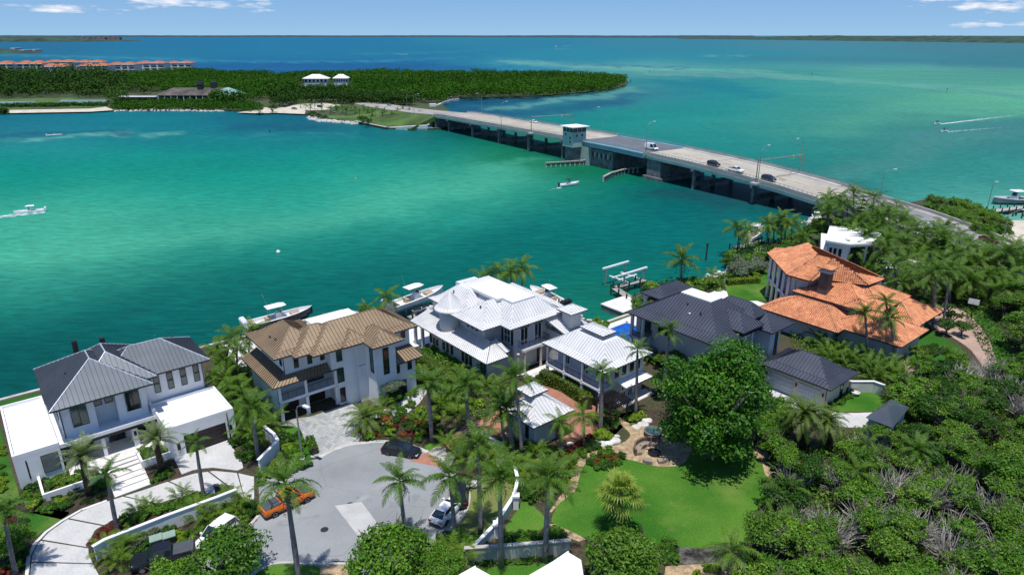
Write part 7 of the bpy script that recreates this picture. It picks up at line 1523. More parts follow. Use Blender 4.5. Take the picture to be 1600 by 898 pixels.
pl('coco', (912, 697), (912, 650), 2.6, 14, 'yellow-green palm between the gatehouse and the pergola')
pl('royal', (938, 673), (941, 595), 2.5, 13, 'thick grey palm trunk beside the pergola in front of the guest wing', r=.28)
pl('royal', (993, 650), (996, 562), 2.4, 12, 'slim palm at the right corner of the guest wing')
pl('royal', (1036, 625), (1044, 528), 2.6, 14, 'palm behind the left edge of the huge round tree', r=.24)
pl('fan', (966, 832), (970, 768), 2.5, 36, 'bright green fan palm standing on the main lawn', dead=4, r=.22)
pl('coco', (1143, 900), (1143, 858), 3.0, 14, 'shaggy dark palm by the grey rock bed at the bottom right', dead=3)
pl('royal', (1226, 805), (1228, 775), 3.0, 16, 'palm at the right edge of the main lawn'); pl('coco', (1357, 732), (1355, 690), 2.2, 12, 'thin dark palm beside the pale driveway of the garage')
pl('canary', (1257, 700), (1257, 645), 3.4, 52, 'large feathery palm in front of the pale grey garage doors', r=.3); pl('canary', (1294, 704), (1292, 656), 2.8, 40, 'smaller feathery palm right beside the large feathery one', r=.28)
pl('coco', (1404, 628), (1404, 603), 2.7, 20, 'yellow-green bushy palm at the edge of the small garage lawn')
for b, c, L in (((352, 590), (361, 527), 3.4), ((338, 592), (337, 548), 3.0), ((350, 604), (349, 562), 3.2), ((372, 600), (371, 543), 3.2), ((352, 625), (351, 592), 3.0), ((378, 650), (377, 612), 3.0), ((388, 590), (391, 520), 3.0), ((365, 640), (362, 600), 2.8)):
    pl('coco', b, c, L, 16, area='in the clump left of the bronze-roofed house')
pl('coco', (612, 494), (605, 463), 3.4, 14, 'dark palm standing at the stern of the moored white motor yacht'); pl('coco', (575, 495), (573, 480), 2.2, 12, 'low bushy palm behind the bronze roof ridge')
pl('coco', (1340, 770), (1338, 735), 2.6, 14, 'palm rising out of the thicket below the feathery palms'); pl('royal', (1440, 745), (1438, 712), 2.6, 14, 'palm in the middle of the thicket at the right'); pl('coco', (1205, 850), (1207, 815), 2.8, 14, 'palm at the thicket edge by the lawn corner')
pl('coco', (1330, 424), (1332, 388), 3.4, 13, 'palm in front of the white modern house, left of its neighbour'); pl('royal', (1373, 404), (1371, 366), 3.6, 13, 'palm in front of the right corner of the white modern house')
for b, c, L in (((762, 474), (760, 434), 3.8), ((784, 474), (780, 424), 3.6), ((800, 476), (798, 424), 3.6), ((816, 470), (815, 417), 4.2)): pl('coco', b, c, L, 14, area='in the row behind the white flat roof top of the mansion')
pl('royal', (1064, 446), (1065, 414), 5.0, 14, 'dark wide palm behind the charcoal-roofed house', dead=4); pl('coco', (1114, 448), (1113, 432), 3.2, 12, 'low palm right of the dark wide palm behind the charcoal roofs')
for b, c in (((1155, 392), (1152, 357)), ((1168, 395), (1168, 359)), ((1198, 384), (1200, 350)), ((1208, 382), (1209, 355)), ((1220, 383), (1220, 341)), ((1226, 382), (1227, 347)), ((1235, 385), (1237, 346)), ((1256, 392), (1255, 370))):
    pl('coco', b, c, 4.2, 13, area='in the waterside row left of and behind the tiled villa')
for k, b, c, L in (('coco', (1291, 352), (1295, 308), 5), ('coco', (1323, 352), (1325, 317), 5), ('royal', (1359, 372), (1365, 318), 5), ('coco', (1399, 350), (1401, 322), 4.4), ('coco', (1408, 374), (1413, 342), 5), ('royal', (1385, 352), (1380, 330), 4.2), ('royal', (1303, 352), (1306, 320), 4.5),
                  ('coco', (1458, 402), (1464, 358), 4.6), ('royal', (1353, 412), (1354, 378), 4), ('coco', (1311, 412), (1313, 388), 3.6), ('royal', (1385, 428), (1386, 385), 4.4), ('royal', (1405, 428), (1411, 388), 4.6), ('coco', (1498, 398), (1500, 368), 4.2), ('coco', (1516, 420), (1515, 388), 4.4),
                  ('coco', (1546, 430), (1546, 398), 4.2), ('coco', (1575, 438), (1578, 400), 4.4), ('coco', (1600, 430), (1598, 392), 4.2), ('coco', (1440, 410), (1438, 380), 4.0), ('coco', (1480, 420), (1482, 388), 4.0), ('coco', (1532, 440), (1530, 410), 4.0)):
    pl(k, b, c, L * .84, 13, area='in the grove beside the bridge road', dead=1 if k == 'royal' else 0)
for k, b, c, L in (('royal', (1410, 482), (1409, 448), 4.0), ('royal', (1440, 486), (1444, 446), 4.0), ('royal', (1456, 515), (1461, 434), 4.0), ('royal', (1472, 512), (1483, 434), 4.2), ('coco', (1518, 478), (1520, 440), 3.8), ('royal', (1545, 470), (1548, 436), 3.6), ('royal', (1388, 556), (1386, 484), 3.0), ('royal', (1354, 560), (1352, 500), 3.0),
                  ('royal', (1396, 570), (1394, 512), 3.0), ('coco', (1425, 470), (1424, 430), 3.6), ('coco', (1500, 470), (1498, 432), 3.6)):
    pl(k, b, c, L * .9, 15, area='in the cluster on the right side of the tiled villa', dead=2 if b[1] > 500 else 0)
for i, (x, y) in enumerate(scatter([(1285, 335), (1345, 335), (1400, 352), (1450, 378), (1520, 392), (1600, 405), (1600, 455), (1400, 440), (1378, 395), (1300, 345)], 30, 17, random.Random(4), 1.1)): pl('coco' if i % 3 else 'royal', (x + 3, y + 40), (x, y), 4.1, 14, area='in the grove beside the bridge road', dead=1)
for i, (x, y) in enumerate(scatter([(1290, 302), (1345, 305), (1400, 328), (1450, 345), (1530, 368), (1600, 388), (1600, 412), (1500, 398), (1440, 388), (1400, 355), (1300, 335)], 17, 21, random.Random(8), 1.0)): pl('coco' if i % 3 else 'royal', (x - 2, y + 46), (x, y), 4.6, 14, area='in the tall palms beside the approach road', dead=1)
for i, px in enumerate((470, 478, 485, 492, 503, 516, 524, 535, 541, 548, 555, 562, 568, 575, 582, 588, 600, 612, 640, 655)):
    yb = 160 + (px - 478) * .08 + (i % 3) * 3; pl('coco' if i % 2 else 'royal', (px, yb + 10), (px, yb), 3.4, 11, area='on the far island shore', z=IZ, shaft=False)
for px, yb in ((571, 197), (580, 193), (597, 186), (620, 184), (628, 181)): pl('royal', (px, yb), (px + 1, yb - 11), 3.2, 11, area='on the narrow island strip by the seawall', z=IZ, shaft=False)
# areca and low palm clumps: several stems, one plant
def clump(px, py, L=2.2, n=16, kind='areca', area='', noun='bushy areca palm clump', z=GZ):
    o = T('areca_clump', '', 'palm', P(px, py, z)); mb = MB()
    for i in range(5): a = PG.uniform(0, 6.28); r_ = PG.uniform(.1, .45); mb.tube((r_ * math.cos(a), r_ * math.sin(a), 0), (r_ * 1.5 * math.cos(a), r_ * 1.5 * math.sin(a), L * .35), .05, .04, 5)
    mb.build('stems', K['coirbark'], o)
    for i in range(n):
        ti = [0, 0, 1, 1, 2, 2, 3][int(i * 7 / n)]; q = link('frond', FR[kind][ti][PG.randrange(2)], o); a = i * 2.399 + PG.uniform(-.3, .3); r_ = PG.uniform(.1, .7); q.location = (r_ * math.cos(a), r_ * math.sin(a), L * (.45 - .12 * ti))
        q.rotation_euler = (PG.uniform(-.3, .3), 0, a); q.scale = (L * PG.uniform(.8, 1.15),) * 3
    LABQ.append((o, px, noun, area)); return o
for px, py, L in ((700, 700, 2.2), (716, 712, 2.4), (735, 722, 2.0), (760, 728, 2.4), (780, 722, 2.2), (798, 740, 2.2), (822, 735, 2.0), (840, 748, 2.4), (858, 742, 2.2), (872, 758, 2.4), (886, 735, 2.0), (848, 772, 2.2), (828, 760, 2.0), (770, 700, 2.0), (757, 690, 1.8), (838, 712, 1.8)):
    clump(px, py, L, 16, area='in the planting between the cul-de-sac and the tan walk')
for px, py, L in ((585, 650, 1.8), (600, 640, 2.0), (655, 665, 1.8), (690, 640, 2.4), (705, 630, 2.4), (760, 612, 2.2), (780, 610, 2.4), (715, 655, 2.0), (690, 600, 2.2), (660, 590, 2.0), (830, 615, 2.0), (742, 600, 2.4), (720, 590, 2.2)):
    clump(px, py, L, 16, area='in the dense planting left of the mansion entrance')
for px, py, L in ((172, 868, 1.9), (195, 862, 1.9), (310, 808, 1.9), (360, 790, 2.0), (375, 800, 1.8), (328, 815, 1.8), (185, 885, 1.7)): clump(px, py, L, 22, area='along the street side of the long white garden wall')
for px, py, L in ((217, 800, 1.4), (284, 778, 1.4), (235, 792, 1.1)): clump(px, py, L, 22, area='on the driveway side of the long white wall', noun='spiky agave-like clump')
for px, py, L in ((640, 880, 2.4), (672, 892, 2.4), (700, 878, 2.6), (725, 890, 2.2), (650, 905, 2.0)): clump(px, py, L, 20, area='along the bottom edge right of the round foreground tree')
for x, y in scatter([(1222, 505), (1250, 495), (1290, 515), (1340, 545), (1400, 560), (1420, 585), (1360, 590), (1320, 575), (1260, 545)], 24, 13, jp, 1.6): clump(x, y + 8, 2.7, 14, 'royal' if jp.random() < .5 else 'coco', area='in the belt between the garage roof and the tiled villa')
for x, y in scatter([(1420, 420), (1490, 400), (1600, 430), (1600, 470), (1520, 480), (1440, 470)], 16, 16, jp, 1.5): clump(x, y + 8, 3.2, 14, 'coco', area='under the grove left of the grey courtyard')
for x, y in scatter([(1300, 400), (1380, 425), (1400, 450), (1360, 430), (1300, 410)], 9, 12, jp, 1.5): clump(x, y + 6, 2.8, 14, 'royal', area='between the tiled villa and the white modern house')
for x, y in scatter([(950, 530), (1040, 530), (1040, 560), (1010, 560), (980, 545)], 8, 12, jp, 1.5): clump(x, y + 8, 2.2, 14, 'coco', area='between the guest wing and the charcoal roof')
for x, y in scatter([(325, 590), (400, 560), (420, 640), (440, 665), (380, 690), (362, 640)], 18, 14, jp, 1.4): clump(x, y + 6, 2.6, 14, 'coco', area='right of the white garage wing')
# ------------------------------------------------------------ leafy crowns (unit radius), shared by the trees
def crown_mesh(name, seed, n, leaf, m, clumps=26, flat_=.72, hollow=.55, up=.35, ragged=.25, full=False):
    g = np.random.default_rng(seed); cc = g.normal(size=(clumps, 3)); cc /= np.linalg.norm(cc, axis=1)[:, None]; cc[:, 2] = np.abs(cc[:, 2]) * 1.0 - .18 if not full else np.where(cc[:, 2] < -.75, -cc[:, 2], cc[:, 2])
    rad = g.uniform(hollow, .80, (clumps, 1)); lob = (1 + .28 * np.sin(2.3 * np.arctan2(cc[:, 1], cc[:, 0]) + seed) * np.cos(3 * cc[:, 2] + seed * .7) + .1 * np.sin(5 * np.arctan2(cc[:, 1], cc[:, 0]) + 2 * seed))[:, None]; cc = cc * rad * lob * np.array([1, 1, flat_]); cr = g.uniform(.15, .36, clumps)
    k = g.integers(0, clumps, n); d = g.normal(size=(n, 3)); d /= np.linalg.norm(d, axis=1)[:, None]; d[:, 2] = np.where(d[:, 2] < -.2, -d[:, 2], d[:, 2])
    r = (1 - ragged * g.random(n) ** 2)[:, None] * cr[k][:, None] * (1 + .25 * np.sin(9 * d[:, :1] + 7 * d[:, 1:2] * 1.3)); c = cc[k] + d * r * np.array([1, 1, .8])
    nrm = d * .7 + g.normal(size=(n, 3)) * .45 + np.array([0, 0, up]); nrm /= np.linalg.norm(nrm, axis=1)[:, None]
    a = np.cross(nrm, g.normal(size=(n, 3))); a /= np.linalg.norm(a, axis=1)[:, None]; b = np.cross(nrm, a); s = (leaf * g.uniform(.6, 1.35, n))[:, None]
    V = np.stack([c - a * s, c + b * s * .55, c + a * s, c - b * s * .55], 1).reshape(-1, 3); F = np.arange(4 * n).reshape(-1, 4)
    rn = np.clip(g.random(n) * .75 + (g.random(clumps) * .35)[k], 0, 1); return npmesh(name, V, F, m, rn)
def limb_mesh(seed, m='bark', n=8, hs=1.0):       # unit crown radius; origin at the crown centre
    g = random.Random(seed); mb = MB(); f = Vector((0, 0, -.62)); 
    for i in range(n):
        a = i * math.tau / n + g.uniform(-.3, .3); e = Vector((math.cos(a) * g.uniform(.45, .75), math.sin(a) * g.uniform(.45, .75), g.uniform(-.1, .5))); md = f.lerp(e, .45) + Vector((0, 0, -.08)); mb.path([f, md, e], [.06, .04, .012], 5)
        for j in range(3): b = Vector((g.uniform(-.3, .3), g.uniform(-.3, .3), g.uniform(.05, .3))); mb.path([md.lerp(e, .3 + .3 * j), e + b], [.022, .006], 4)
    return mb.mesh('limbs', K[m])
CROWN = {}
def addcrowns(key, m, n, leaf, k=3, **kw): CROWN[key] = [crown_mesh('crown', 100 + 7 * len(CROWN) + i, n, leaf, m, **kw) for i in range(k)]
addcrowns('oak', G['oak'], 5200, .055); addcrowns('olive', G['olive'], 5200, .05, clumps=34, ragged=.5); addcrowns('dark', G['dark'], 5200, .055); addcrowns('lacy', G['oak'], 3200, .05, clumps=40, hollow=.3, ragged=.7, flat_=.5)
addcrowns('bush', G['oak'], 1300, .10, clumps=14); addcrowns('bushd', G['dark'], 1300, .10, clumps=14); addcrowns('bushl', G['lime'], 1100, .11, clumps=12); addcrowns('bushs', G['silver'], 1400, .09, clumps=14); addcrowns('bushr', G['redleaf'], 900, .10, 2, clumps=10); addcrowns('bushu', G['rust'], 900, .10, 2, clumps=10); addcrowns('busha', G['areca'], 1300, .10, clumps=14)
LIMB = [limb_mesh(i) for i in range(3)]
def tree(kind, px, py, Rm, hz, area, noun, z=GZ, name=None, vz=1.0, cat='tree', label=None, mesh=None):
    c = P(px, py, hz); o = T(name or 'broadleaf_tree', label or '', cat, (c.x, c.y, z)); h = hz - z; ang = PG.uniform(0, 6.28)
    q = link('crown', mesh or CROWN[kind][PG.randrange(len(CROWN[kind]))], o); q.location = (0, 0, h); q.scale = (Rm, Rm, Rm * vz); q.rotation_euler = (0, 0, ang)
    l = link('limbs', LIMB[PG.randrange(3)], o); l.location = (0, 0, h); l.scale = (Rm, Rm, Rm * vz)
    tb = h - .60 * Rm * vz
    if tb > .1: MB().path([(0, 0, -.1), (.05 * Rm, 0, tb * .5), (0, 0, tb + .05)], [.085 * Rm, .07 * Rm, .06 * Rm], 8).build('trunk', K['bark'], o, smooth=True)
    if not label: LABQ.append((o, px, noun, area))
    return o
def shrub(kind, px, py, Rm, area, noun, z=GZ, vz=.9, name='shrub', mesh=None):
    c = P(px, py, z); o = T(name, '', 'shrub', c); q = link('foliage', mesh or CROWN[kind][PG.randrange(len(CROWN[kind]))], o); q.location = (0, 0, .32 * Rm * vz); q.scale = (Rm * 1.15, Rm * 1.15, Rm * vz * 1.25); q.rotation_euler = (0, 0, PG.uniform(0, 6.28))
    MB().tube((0, 0, -.05), (0, 0, Rm * .5), .06, .04, 5).build('stem', K['bark'], o)
    LABQ.append((o, px, noun, area)); return o
fic = crown_mesh('crown', 77, 46000, .027, G['ficus'], clumps=120, flat_=1.0, hollow=.5, ragged=.3, full=True)
tree('oak', 1113, 640, 6.9, 8.0, '', '', name='ficus_tree', vz=1.12, label='huge dark green round tree overhanging the patio and the main lawn', mesh=fic)
mid = [crown_mesh('crown', 300 + i, 11000, .042, G['oak'], clumps=60, flat_=.75, hollow=.6, ragged=.4) for i in range(3)]
tree('oak', 352, 872, 3.7, 4.2, '', '', label='bright green broad tree at the bottom left hiding the white van', mesh=mid[0])
tree('oak', 612, 872, 4.0, 4.2, '', '', label='broad green tree at the bottom edge covering the end of the pale concrete panel', mesh=mid[1]); tree('oak', 976, 876, 4.0, 4.2, '', '', label='round olive-green tree at the bottom edge right of the white roof', mesh=crown_mesh('crown', 310, 12000, .04, G['olive'], clumps=60, flat_=.75, hollow=.6, ragged=.4))
tree('oak', 690, 885, 2.2, 3.6, '', '', label='small tree squeezed between the foreground round tree and the lawn strip', mesh=mid[2]); tree('oak', 10, 850, 2.4, 3.2, '', '', label='small tree at the left edge below the curved turf', mesh=mid[1])
tree('oak', 272, 905, 2.6, 3.4, '', '', label='low tree at the bottom edge in front of the black pickup', mesh=mid[2])
# the thicket on the right
K['dtw'] = K['twig']
def twigs(seed, n=70):
    g = random.Random(seed); mb = MB()
    for i in range(n):
        a = g.uniform(0, 6.28); r_ = g.uniform(.0, .3); p = Vector((r_ * math.cos(a), r_ * math.sin(a), -.4)); d = Vector((math.cos(a) * g.uniform(.2, 1), math.sin(a) * g.uniform(.2, 1), g.uniform(.3, 1.2))).normalized(); q = [p]
        for k in range(4): p = p + d * g.uniform(.18, .32); d = (d + Vector((g.uniform(-.5, .5), g.uniform(-.5, .5), g.uniform(-.35, .3)))).normalized(); q.append(p)
        mb.path(q, [.024, .018, .013, .009, .006], 3)
    return mb.mesh('bare_branches', K['twig'])
TW = [twigs(i) for i in range(3)]
jg = random.Random(31); JUN = [(1196, 760), (1215, 735), (1232, 712), (1310, 705), (1340, 672), (1400, 668), (1425, 600), (1470, 590), (1545, 585), (1600, 560), (1640, 600), (1640, 930), (1180, 930), (1178, 890), (1205, 860), (1192, 838), (1204, 800)]
for i, (x, y) in enumerate(scatter(JUN, 100, 24, jg, 1.25)):
    if any((x - a) ** 2 + (y - b) ** 2 < 500 for a, b in ((1500, 612), (1538, 600), (1572, 632), (1350, 835), (1420, 855), (1480, 885), (1560, 845), (1296, 862), (1388, 790), (1588, 655), (1460, 800), (1250, 880))): continue
    k = jg.choice(['oak', 'oak', 'lacy', 'olive', 'dark', 'olive', 'lacy']); Rm = jg.uniform(1.5, 2.6); o = tree(k, x, y, Rm, GZ + Rm * jg.uniform(.85, 1.5), 'in the wild thicket at the lower right', {'oak': 'mid green leafy tree', 'lacy': 'loose airy tree', 'olive': 'olive green tree', 'dark': 'dark glossy tree'}[k])
    if jg.random() < (.4 if y > 760 else .2):
        q = link('bare_branches', TW[i % 3], o); q.location = (jg.uniform(-.8, .8), jg.uniform(-.8, .8), Rm * 1.15); q.scale = (Rm * .8,) * 3; q.rotation_euler = (0, 0, jg.uniform(0, 6))
DS = [(1500, 612), (1538, 600), (1572, 632), (1350, 835), (1420, 855), (1480, 885), (1560, 845), (1296, 862), (1388, 790), (1588, 655), (1460, 800), (1250, 880)]
for i, (x, y) in enumerate(DS): o = T('dead_shrub', '', 'shrub', P(x, y, GZ)); q = link('bare_branches', TW[i % 3], o); q.scale = (3.0, 3.0, 3.6); q.location.z = 2.4; q.rotation_euler.z = i * 1.3; q = link('bare_branches', TW[(i + 1) % 3], o); q.scale = (2.6, 2.6, 3.0); q.location = (.6, .4, 2.0); LABQ.append((o, x, 'large grey leafless shrub', 'rising in the wild thicket'))
for i, (x, y) in enumerate(scatter([(1230, 760), (1300, 730), (1600, 640), (1600, 898), (1230, 898)], 14, 60, jg)):
    o = T('dead_shrub', '', 'shrub', P(x, y, GZ)); q = link('bare_branches', TW[i % 3], o); q.scale = (2.6, 2.6, 3.4); q.location.z = 1.6; q.rotation_euler.z = i; LABQ.append((o, x, 'bleached bare shrub of dead branches', 'in the wild thicket at the lower right'))
def area_trees(poly, n, dm, kinds, Rr, area, nouns, z=GZ, hk=1.15, ar=1.5, name=None, seed=5):
    g = random.Random(seed)
    for x, y in scatter(poly, n, dm, g, ar): k = g.choice(kinds); Rm = g.uniform(*Rr); tree(k, x, y, Rm, z + Rm * hk, area, nouns[k], z=z, name=name)
NN = {'oak': 'mid green leafy tree', 'lacy': 'loose airy tree', 'olive': 'olive green tree', 'dark': 'dark glossy tree', 'bush': 'green bush', 'bushd': 'dark green bush', 'bushl': 'yellow-green bush', 'bushs': 'silvery bush', 'bushr': 'maroon bush', 'bushu': 'rust-flowered bush', 'busha': 'bright green bush'}
area_trees([(1560, 450), (1600, 440), (1680, 470), (1680, 610), (1612, 590), (1592, 520)], 20, 19, ['oak', 'dark', 'olive'], (2.2, 3.4), 'in the wood beyond the pink driveway', NN, hk=1.4, seed=6)
area_trees([(1425, 535), (1450, 525), (1500, 550), (1525, 578), (1440, 590)], 9, 15, ['oak', 'bush', 'busha', 'dark'], (1.4, 2.2), 'inside the bend of the pink driveway', NN, seed=27)
area_trees([(1405, 600), (1440, 600), (1500, 592), (1560, 600), (1600, 612), (1500, 640), (1430, 650)], 15, 19, ['oak', 'dark', 'lacy'], (1.8, 2.8), 'below the pink driveway', NN, seed=7)
area_trees([(1440, 312), (1500, 315), (1570, 345), (1575, 362), (1540, 362), (1480, 340), (1445, 325)], 22, 9, ['oak', 'olive', 'bush'], (2.0, 3.0), 'on the point beyond the approach road parapet', NN, hk=.9, seed=8, z=.9)
area_trees([(1280, 345), (1350, 350), (1350, 365), (1290, 358), (1270, 362)], 10, 11, ['dark', 'bush'], (1.8, 2.8), 'under the palms at the bridge end', NN, seed=9)
area_trees([(1140, 400), (1250, 378), (1280, 372), (1285, 380), (1200, 400), (1180, 420), (1140, 425)], 16, 12, ['bushd', 'bushs', 'bush'], (1.5, 2.4), 'on the shore left of the tiled villa', NN, hk=.8, seed=10)
area_trees([(1145, 405), (1195, 405), (1190, 428), (1150, 430)], 6, 13, ['bushs'], (1.8, 2.6), 'silver cluster beside the tiled villa', NN, hk=.8, seed=11)
area_trees([(1000, 448), (1050, 440), (1100, 440), (1130, 440), (1100, 455), (1020, 460)], 11, 11, ['bush', 'bushl', 'bushd'], (1.2, 1.9), 'on the shore behind the charcoal roofs', NN, hk=.7, seed=12)
area_trees([(988, 460), (1010, 462), (1010, 485), (990, 490)], 6, 8, ['bushs', 'bush'], (1.0, 1.5), 'beside the landing by the charcoal-roofed house', NN, hk=.7, seed=13)
area_trees([(1180, 645), (1215, 620), (1230, 640), (1225, 700), (1190, 690)], 8, 17, ['oak', 'dark'], (1.8, 2.4), 'between the huge tree and the feathery palms', NN, seed=14)
area_trees([(1040, 540), (1070, 545), (1060, 600), (1030, 600)], 5, 15, ['oak', 'olive'], (1.5, 2.2), 'left of the huge round tree', NN, seed=15)
area_trees([(1300, 385), (1345, 395), (1390, 405), (1370, 415), (1310, 400)], 7, 12, ['dark', 'oak'], (1.5, 2.2), 'in front of the white modern house', NN, seed=16)
area_trees([(1410, 395), (1500, 380), (1600, 410), (1600, 440), (1500, 425), (1430, 430)], 16, 14, ['dark', 'oak'], (1.8, 2.6), 'among the palms of the right-hand grove', NN, seed=17)
area_trees([(1400, 460), (1440, 500), (1500, 520), (1520, 500), (1490, 475), (1440, 470)], 6, 14, ['dark', 'bushd'], (1.2, 1.8), 'behind the pink driveway', NN, seed=18)
pn = T('norfolk_pine', 'small dark conifer rising between palms near the bridge end', 'tree', P(1341, 352)); MB().tube((0, 0, 0), (0, 0, 9.5), .2, .04, 6).build('trunk', K['bark'], pn)
for i in range(7): q = link('bough', CROWN['bushd'][i % 3], pn); q.location = (0, 0, 2.6 + i * 1.05); q.scale = (2.2 - i * .28, 2.2 - i * .28, .7)
# shrubs and beds
def bed(poly, n, dm, kinds, Rr, area, z=GZ, seed=1, vz=.9, ar=1.5):
    g = random.Random(seed)
    for x, y in scatter(poly, n, dm, g, ar): k = g.choice(kinds); shrub(k, x, y, g.uniform(*Rr), area, NN[k], z=z, vz=vz)
bed([(62, 738), (75, 780), (150, 755), (150, 735), (100, 738)], 18, 8, ['bush', 'bushd', 'busha'], (.6, .9), 'inside the left white planter', seed=41, vz=.7); bed([(218, 706), (228, 727), (262, 714), (258, 698)], 8, 7, ['bush', 'busha'], (.55, .8), 'inside the planter by the garage', seed=42, vz=.8)
bed([(150, 735), (170, 735), (172, 760), (150, 765)], 6, 8, ['bushd', 'bush'], (.5, .8), 'beside the slab walk under the date palm', seed=43)
bed([(25, 770), (60, 765), (70, 790), (110, 785), (95, 800), (40, 798)], 12, 9, ['bush', 'bushl', 'bushd'], (.5, .9), 'at the left corner of the white planter', seed=44); bed([(0, 700), (8, 705), (12, 780), (0, 790)], 6, 9, ['bushl', 'bush'], (.5, .8), 'at the far left edge', seed=45)
bed([(110, 780), (170, 760), (175, 772), (130, 790)], 8, 9, ['bushd', 'bush'], (.3, .5), 'in the mulch under the left date palm', seed=46); bed([(230, 742), (270, 728), (276, 740), (240, 754)], 8, 8, ['bushd', 'bush'], (.3, .55), 'in the mulch under the right date palm', seed=47)
bed([(146, 848), (160, 830), (182, 818), (186, 828), (165, 842)], 10, 7, ['bushr'], (.4, .65), 'at the inner left end of the crescent driveway', seed=48, vz=.7); bed([(190, 812), (300, 778), (330, 775), (300, 790), (200, 825)], 16, 9, ['bush', 'busha'], (.5, .8), 'in the strip between driveway and white wall', seed=49)
bed([(195, 850), (260, 825), (270, 840), (215, 862)], 9, 10, ['bushd', 'bush'], (.8, 1.2), 'along the front of the long white wall', seed=50); bed([(330, 800), (395, 790), (392, 815), (340, 830), (320, 822)], 12, 11, ['bush', 'bushd', 'busha'], (.7, 1.1), 'behind the kerb near the orange pickup', seed=51); bed([(270, 840), (310, 830), (300, 855), (275, 865)], 6, 10, ['bushl', 'bush'], (.6, .9), 'between the bins and the white van', seed=52)
bed([(0, 790), (30, 800), (40, 850), (45, 898), (0, 898)], 14, 12, ['bushd', 'bush', 'bushr'], (.5, .9), 'in the mulch bed at the lower left corner', seed=53)
bed([(372, 660), (400, 690), (400, 720), (385, 725), (370, 700)], 8, 10, ['bushd', 'bush'], (.7, 1.1), 'right of the white garage wing', seed=54); bed([(440, 685), (470, 680), (485, 712), (475, 730), (440, 745), (425, 735), (445, 710)], 18, 9, ['bush', 'bushd', 'bushl'], (.6, 1.0), 'in the bed left of the grey pavers', seed=55); bed([(410, 735), (440, 728), (420, 752), (400, 765)], 6, 9, ['bush', 'bushl'], (.5, .8), 'behind the foreground palm crown', seed=56)
bed([(555, 680), (600, 690), (660, 690), (690, 672), (680, 650), (640, 640), (600, 650), (570, 662)], 34, 10, ['bushd', 'bush', 'bushl', 'bushu', 'bushr'], (.5, .95), 'in the planted island by the black sedan', seed=57); bed([(585, 640), (650, 612), (655, 640), (610, 665)], 10, 11, ['bush', 'bushd'], (.6, 1.0), 'beside the curved walk to the bronze-roofed house', seed=58)
bed([(655, 555), (680, 545), (745, 600), (750, 635), (715, 650), (690, 640), (665, 600)], 34, 12, ['bush', 'bushd', 'bushl', 'busha'], (.9, 1.5), 'left of the mansion wing', seed=59); bed([(740, 690), (800, 690), (850, 700), (880, 720), (870, 760), (830, 790), (800, 760), (760, 730)], 40, 12, ['bush', 'bushd', 'busha', 'bushd'], (.6, 1.1), 'in the planting below the gatehouse', seed=60)
bed([(745, 700), (760, 706), (755, 730), (740, 728)], 4, 8, ['bushu'], (.5, .8), 'rust group on the strip right of the road', seed=61)
g = random.Random(9)
for i in range(24): t = i / 23; shrub('bushr' if i % 5 else 'bushu', 824 + 100 * t, 752 - 70 * t + g.uniform(-2, 2), .55, 'in the maroon hedge row left of the tan walk', 'maroon hedge plant')
bed([(850, 740), (930, 690), (940, 702), (905, 715), (885, 750), (862, 770)], 22, 9, ['bush', 'bushd', 'busha'], (.5, .8), 'between the maroon hedge and the tan walk', seed=62); bed([(932, 660), (975, 640), (1000, 650), (985, 662), (955, 668)], 8, 8, ['bush', 'bushd', 'bushl'], (.5, .8), 'around the pergola', seed=63)
for i, (px, py, r_) in enumerate(((940, 680, .95), (948, 683, .9), (935, 684, .8), (944, 676, .8))): shrub('bushl', px, py, r_, 'in the left ring of white boulders', 'yellow-green mound', vz=.8)
for i, (px, py, r_) in enumerate(((992, 655, .8), (1000, 651, .9), (986, 659, .7))): shrub('bushl', px, py, r_, 'in the right ring of white boulders', 'yellow-green mound', vz=.8)
bed([(918, 722), (945, 708), (972, 712), (976, 718), (960, 730), (935, 732)], 20, 6.5, ['bush', 'bushu', 'bushd'], (.45, .7), 'in the kidney-shaped island bed on the lawn', seed=64); shrub('bush', 947, 710, 1.0, 'in the kidney-shaped island bed on the lawn', 'tall dark bush')
bed([(1185, 690), (1230, 700), (1240, 740), (1215, 745), (1205, 720)], 12, 10, ['bushd', 'bush'], (.7, 1.1), 'right of the huge tree beside the garden path', seed=65); bed([(790, 838), (890, 832), (880, 842), (800, 848)], 12, 8, ['bushd', 'bush'], (.6, .9), 'behind the retaining wall', seed=66, vz=.8)
bed([(735, 875), (860, 866), (890, 862), (880, 872), (760, 884)], 22, 7, ['bush', 'bushd'], (.4, .6), 'in front of the retaining wall', seed=67, vz=.8); bed([(690, 842), (735, 838), (760, 850), (725, 870), (690, 870)], 12, 10, ['bush', 'bushd'], (.6, 1.0), 'at the left end of the retaining wall', seed=68)
bed([(1040, 850), (1060, 855), (1060, 875), (1035, 880)], 6, 8, ['bush', 'bushd'], (.5, .8), 'left end of the rock bed', seed=69); bed([(1175, 830), (1215, 800), (1215, 890), (1180, 890)], 12, 12, ['bush', 'bushd', 'bushl'], (.6, 1.0), 'at the lower right corner of the lawn', seed=70); bed([(1100, 888), (1180, 882), (1180, 900), (1090, 900)], 7, 11, ['bushl', 'bush'], (.5, .8), 'along the bottom below the rock bed', seed=71)
bed([(1295, 640), (1315, 615), (1330, 608), (1340, 612), (1320, 630), (1300, 644)], 9, 7, ['bush', 'bushd'], (.5, .8), 'beside the garage wall', seed=72); bed([(880, 596), (900, 580), (945, 615), (965, 640), (945, 650)], 10, 9, ['bushd', 'bush'], (.6, 1.0), 'in front of the guest wing veranda', seed=73)
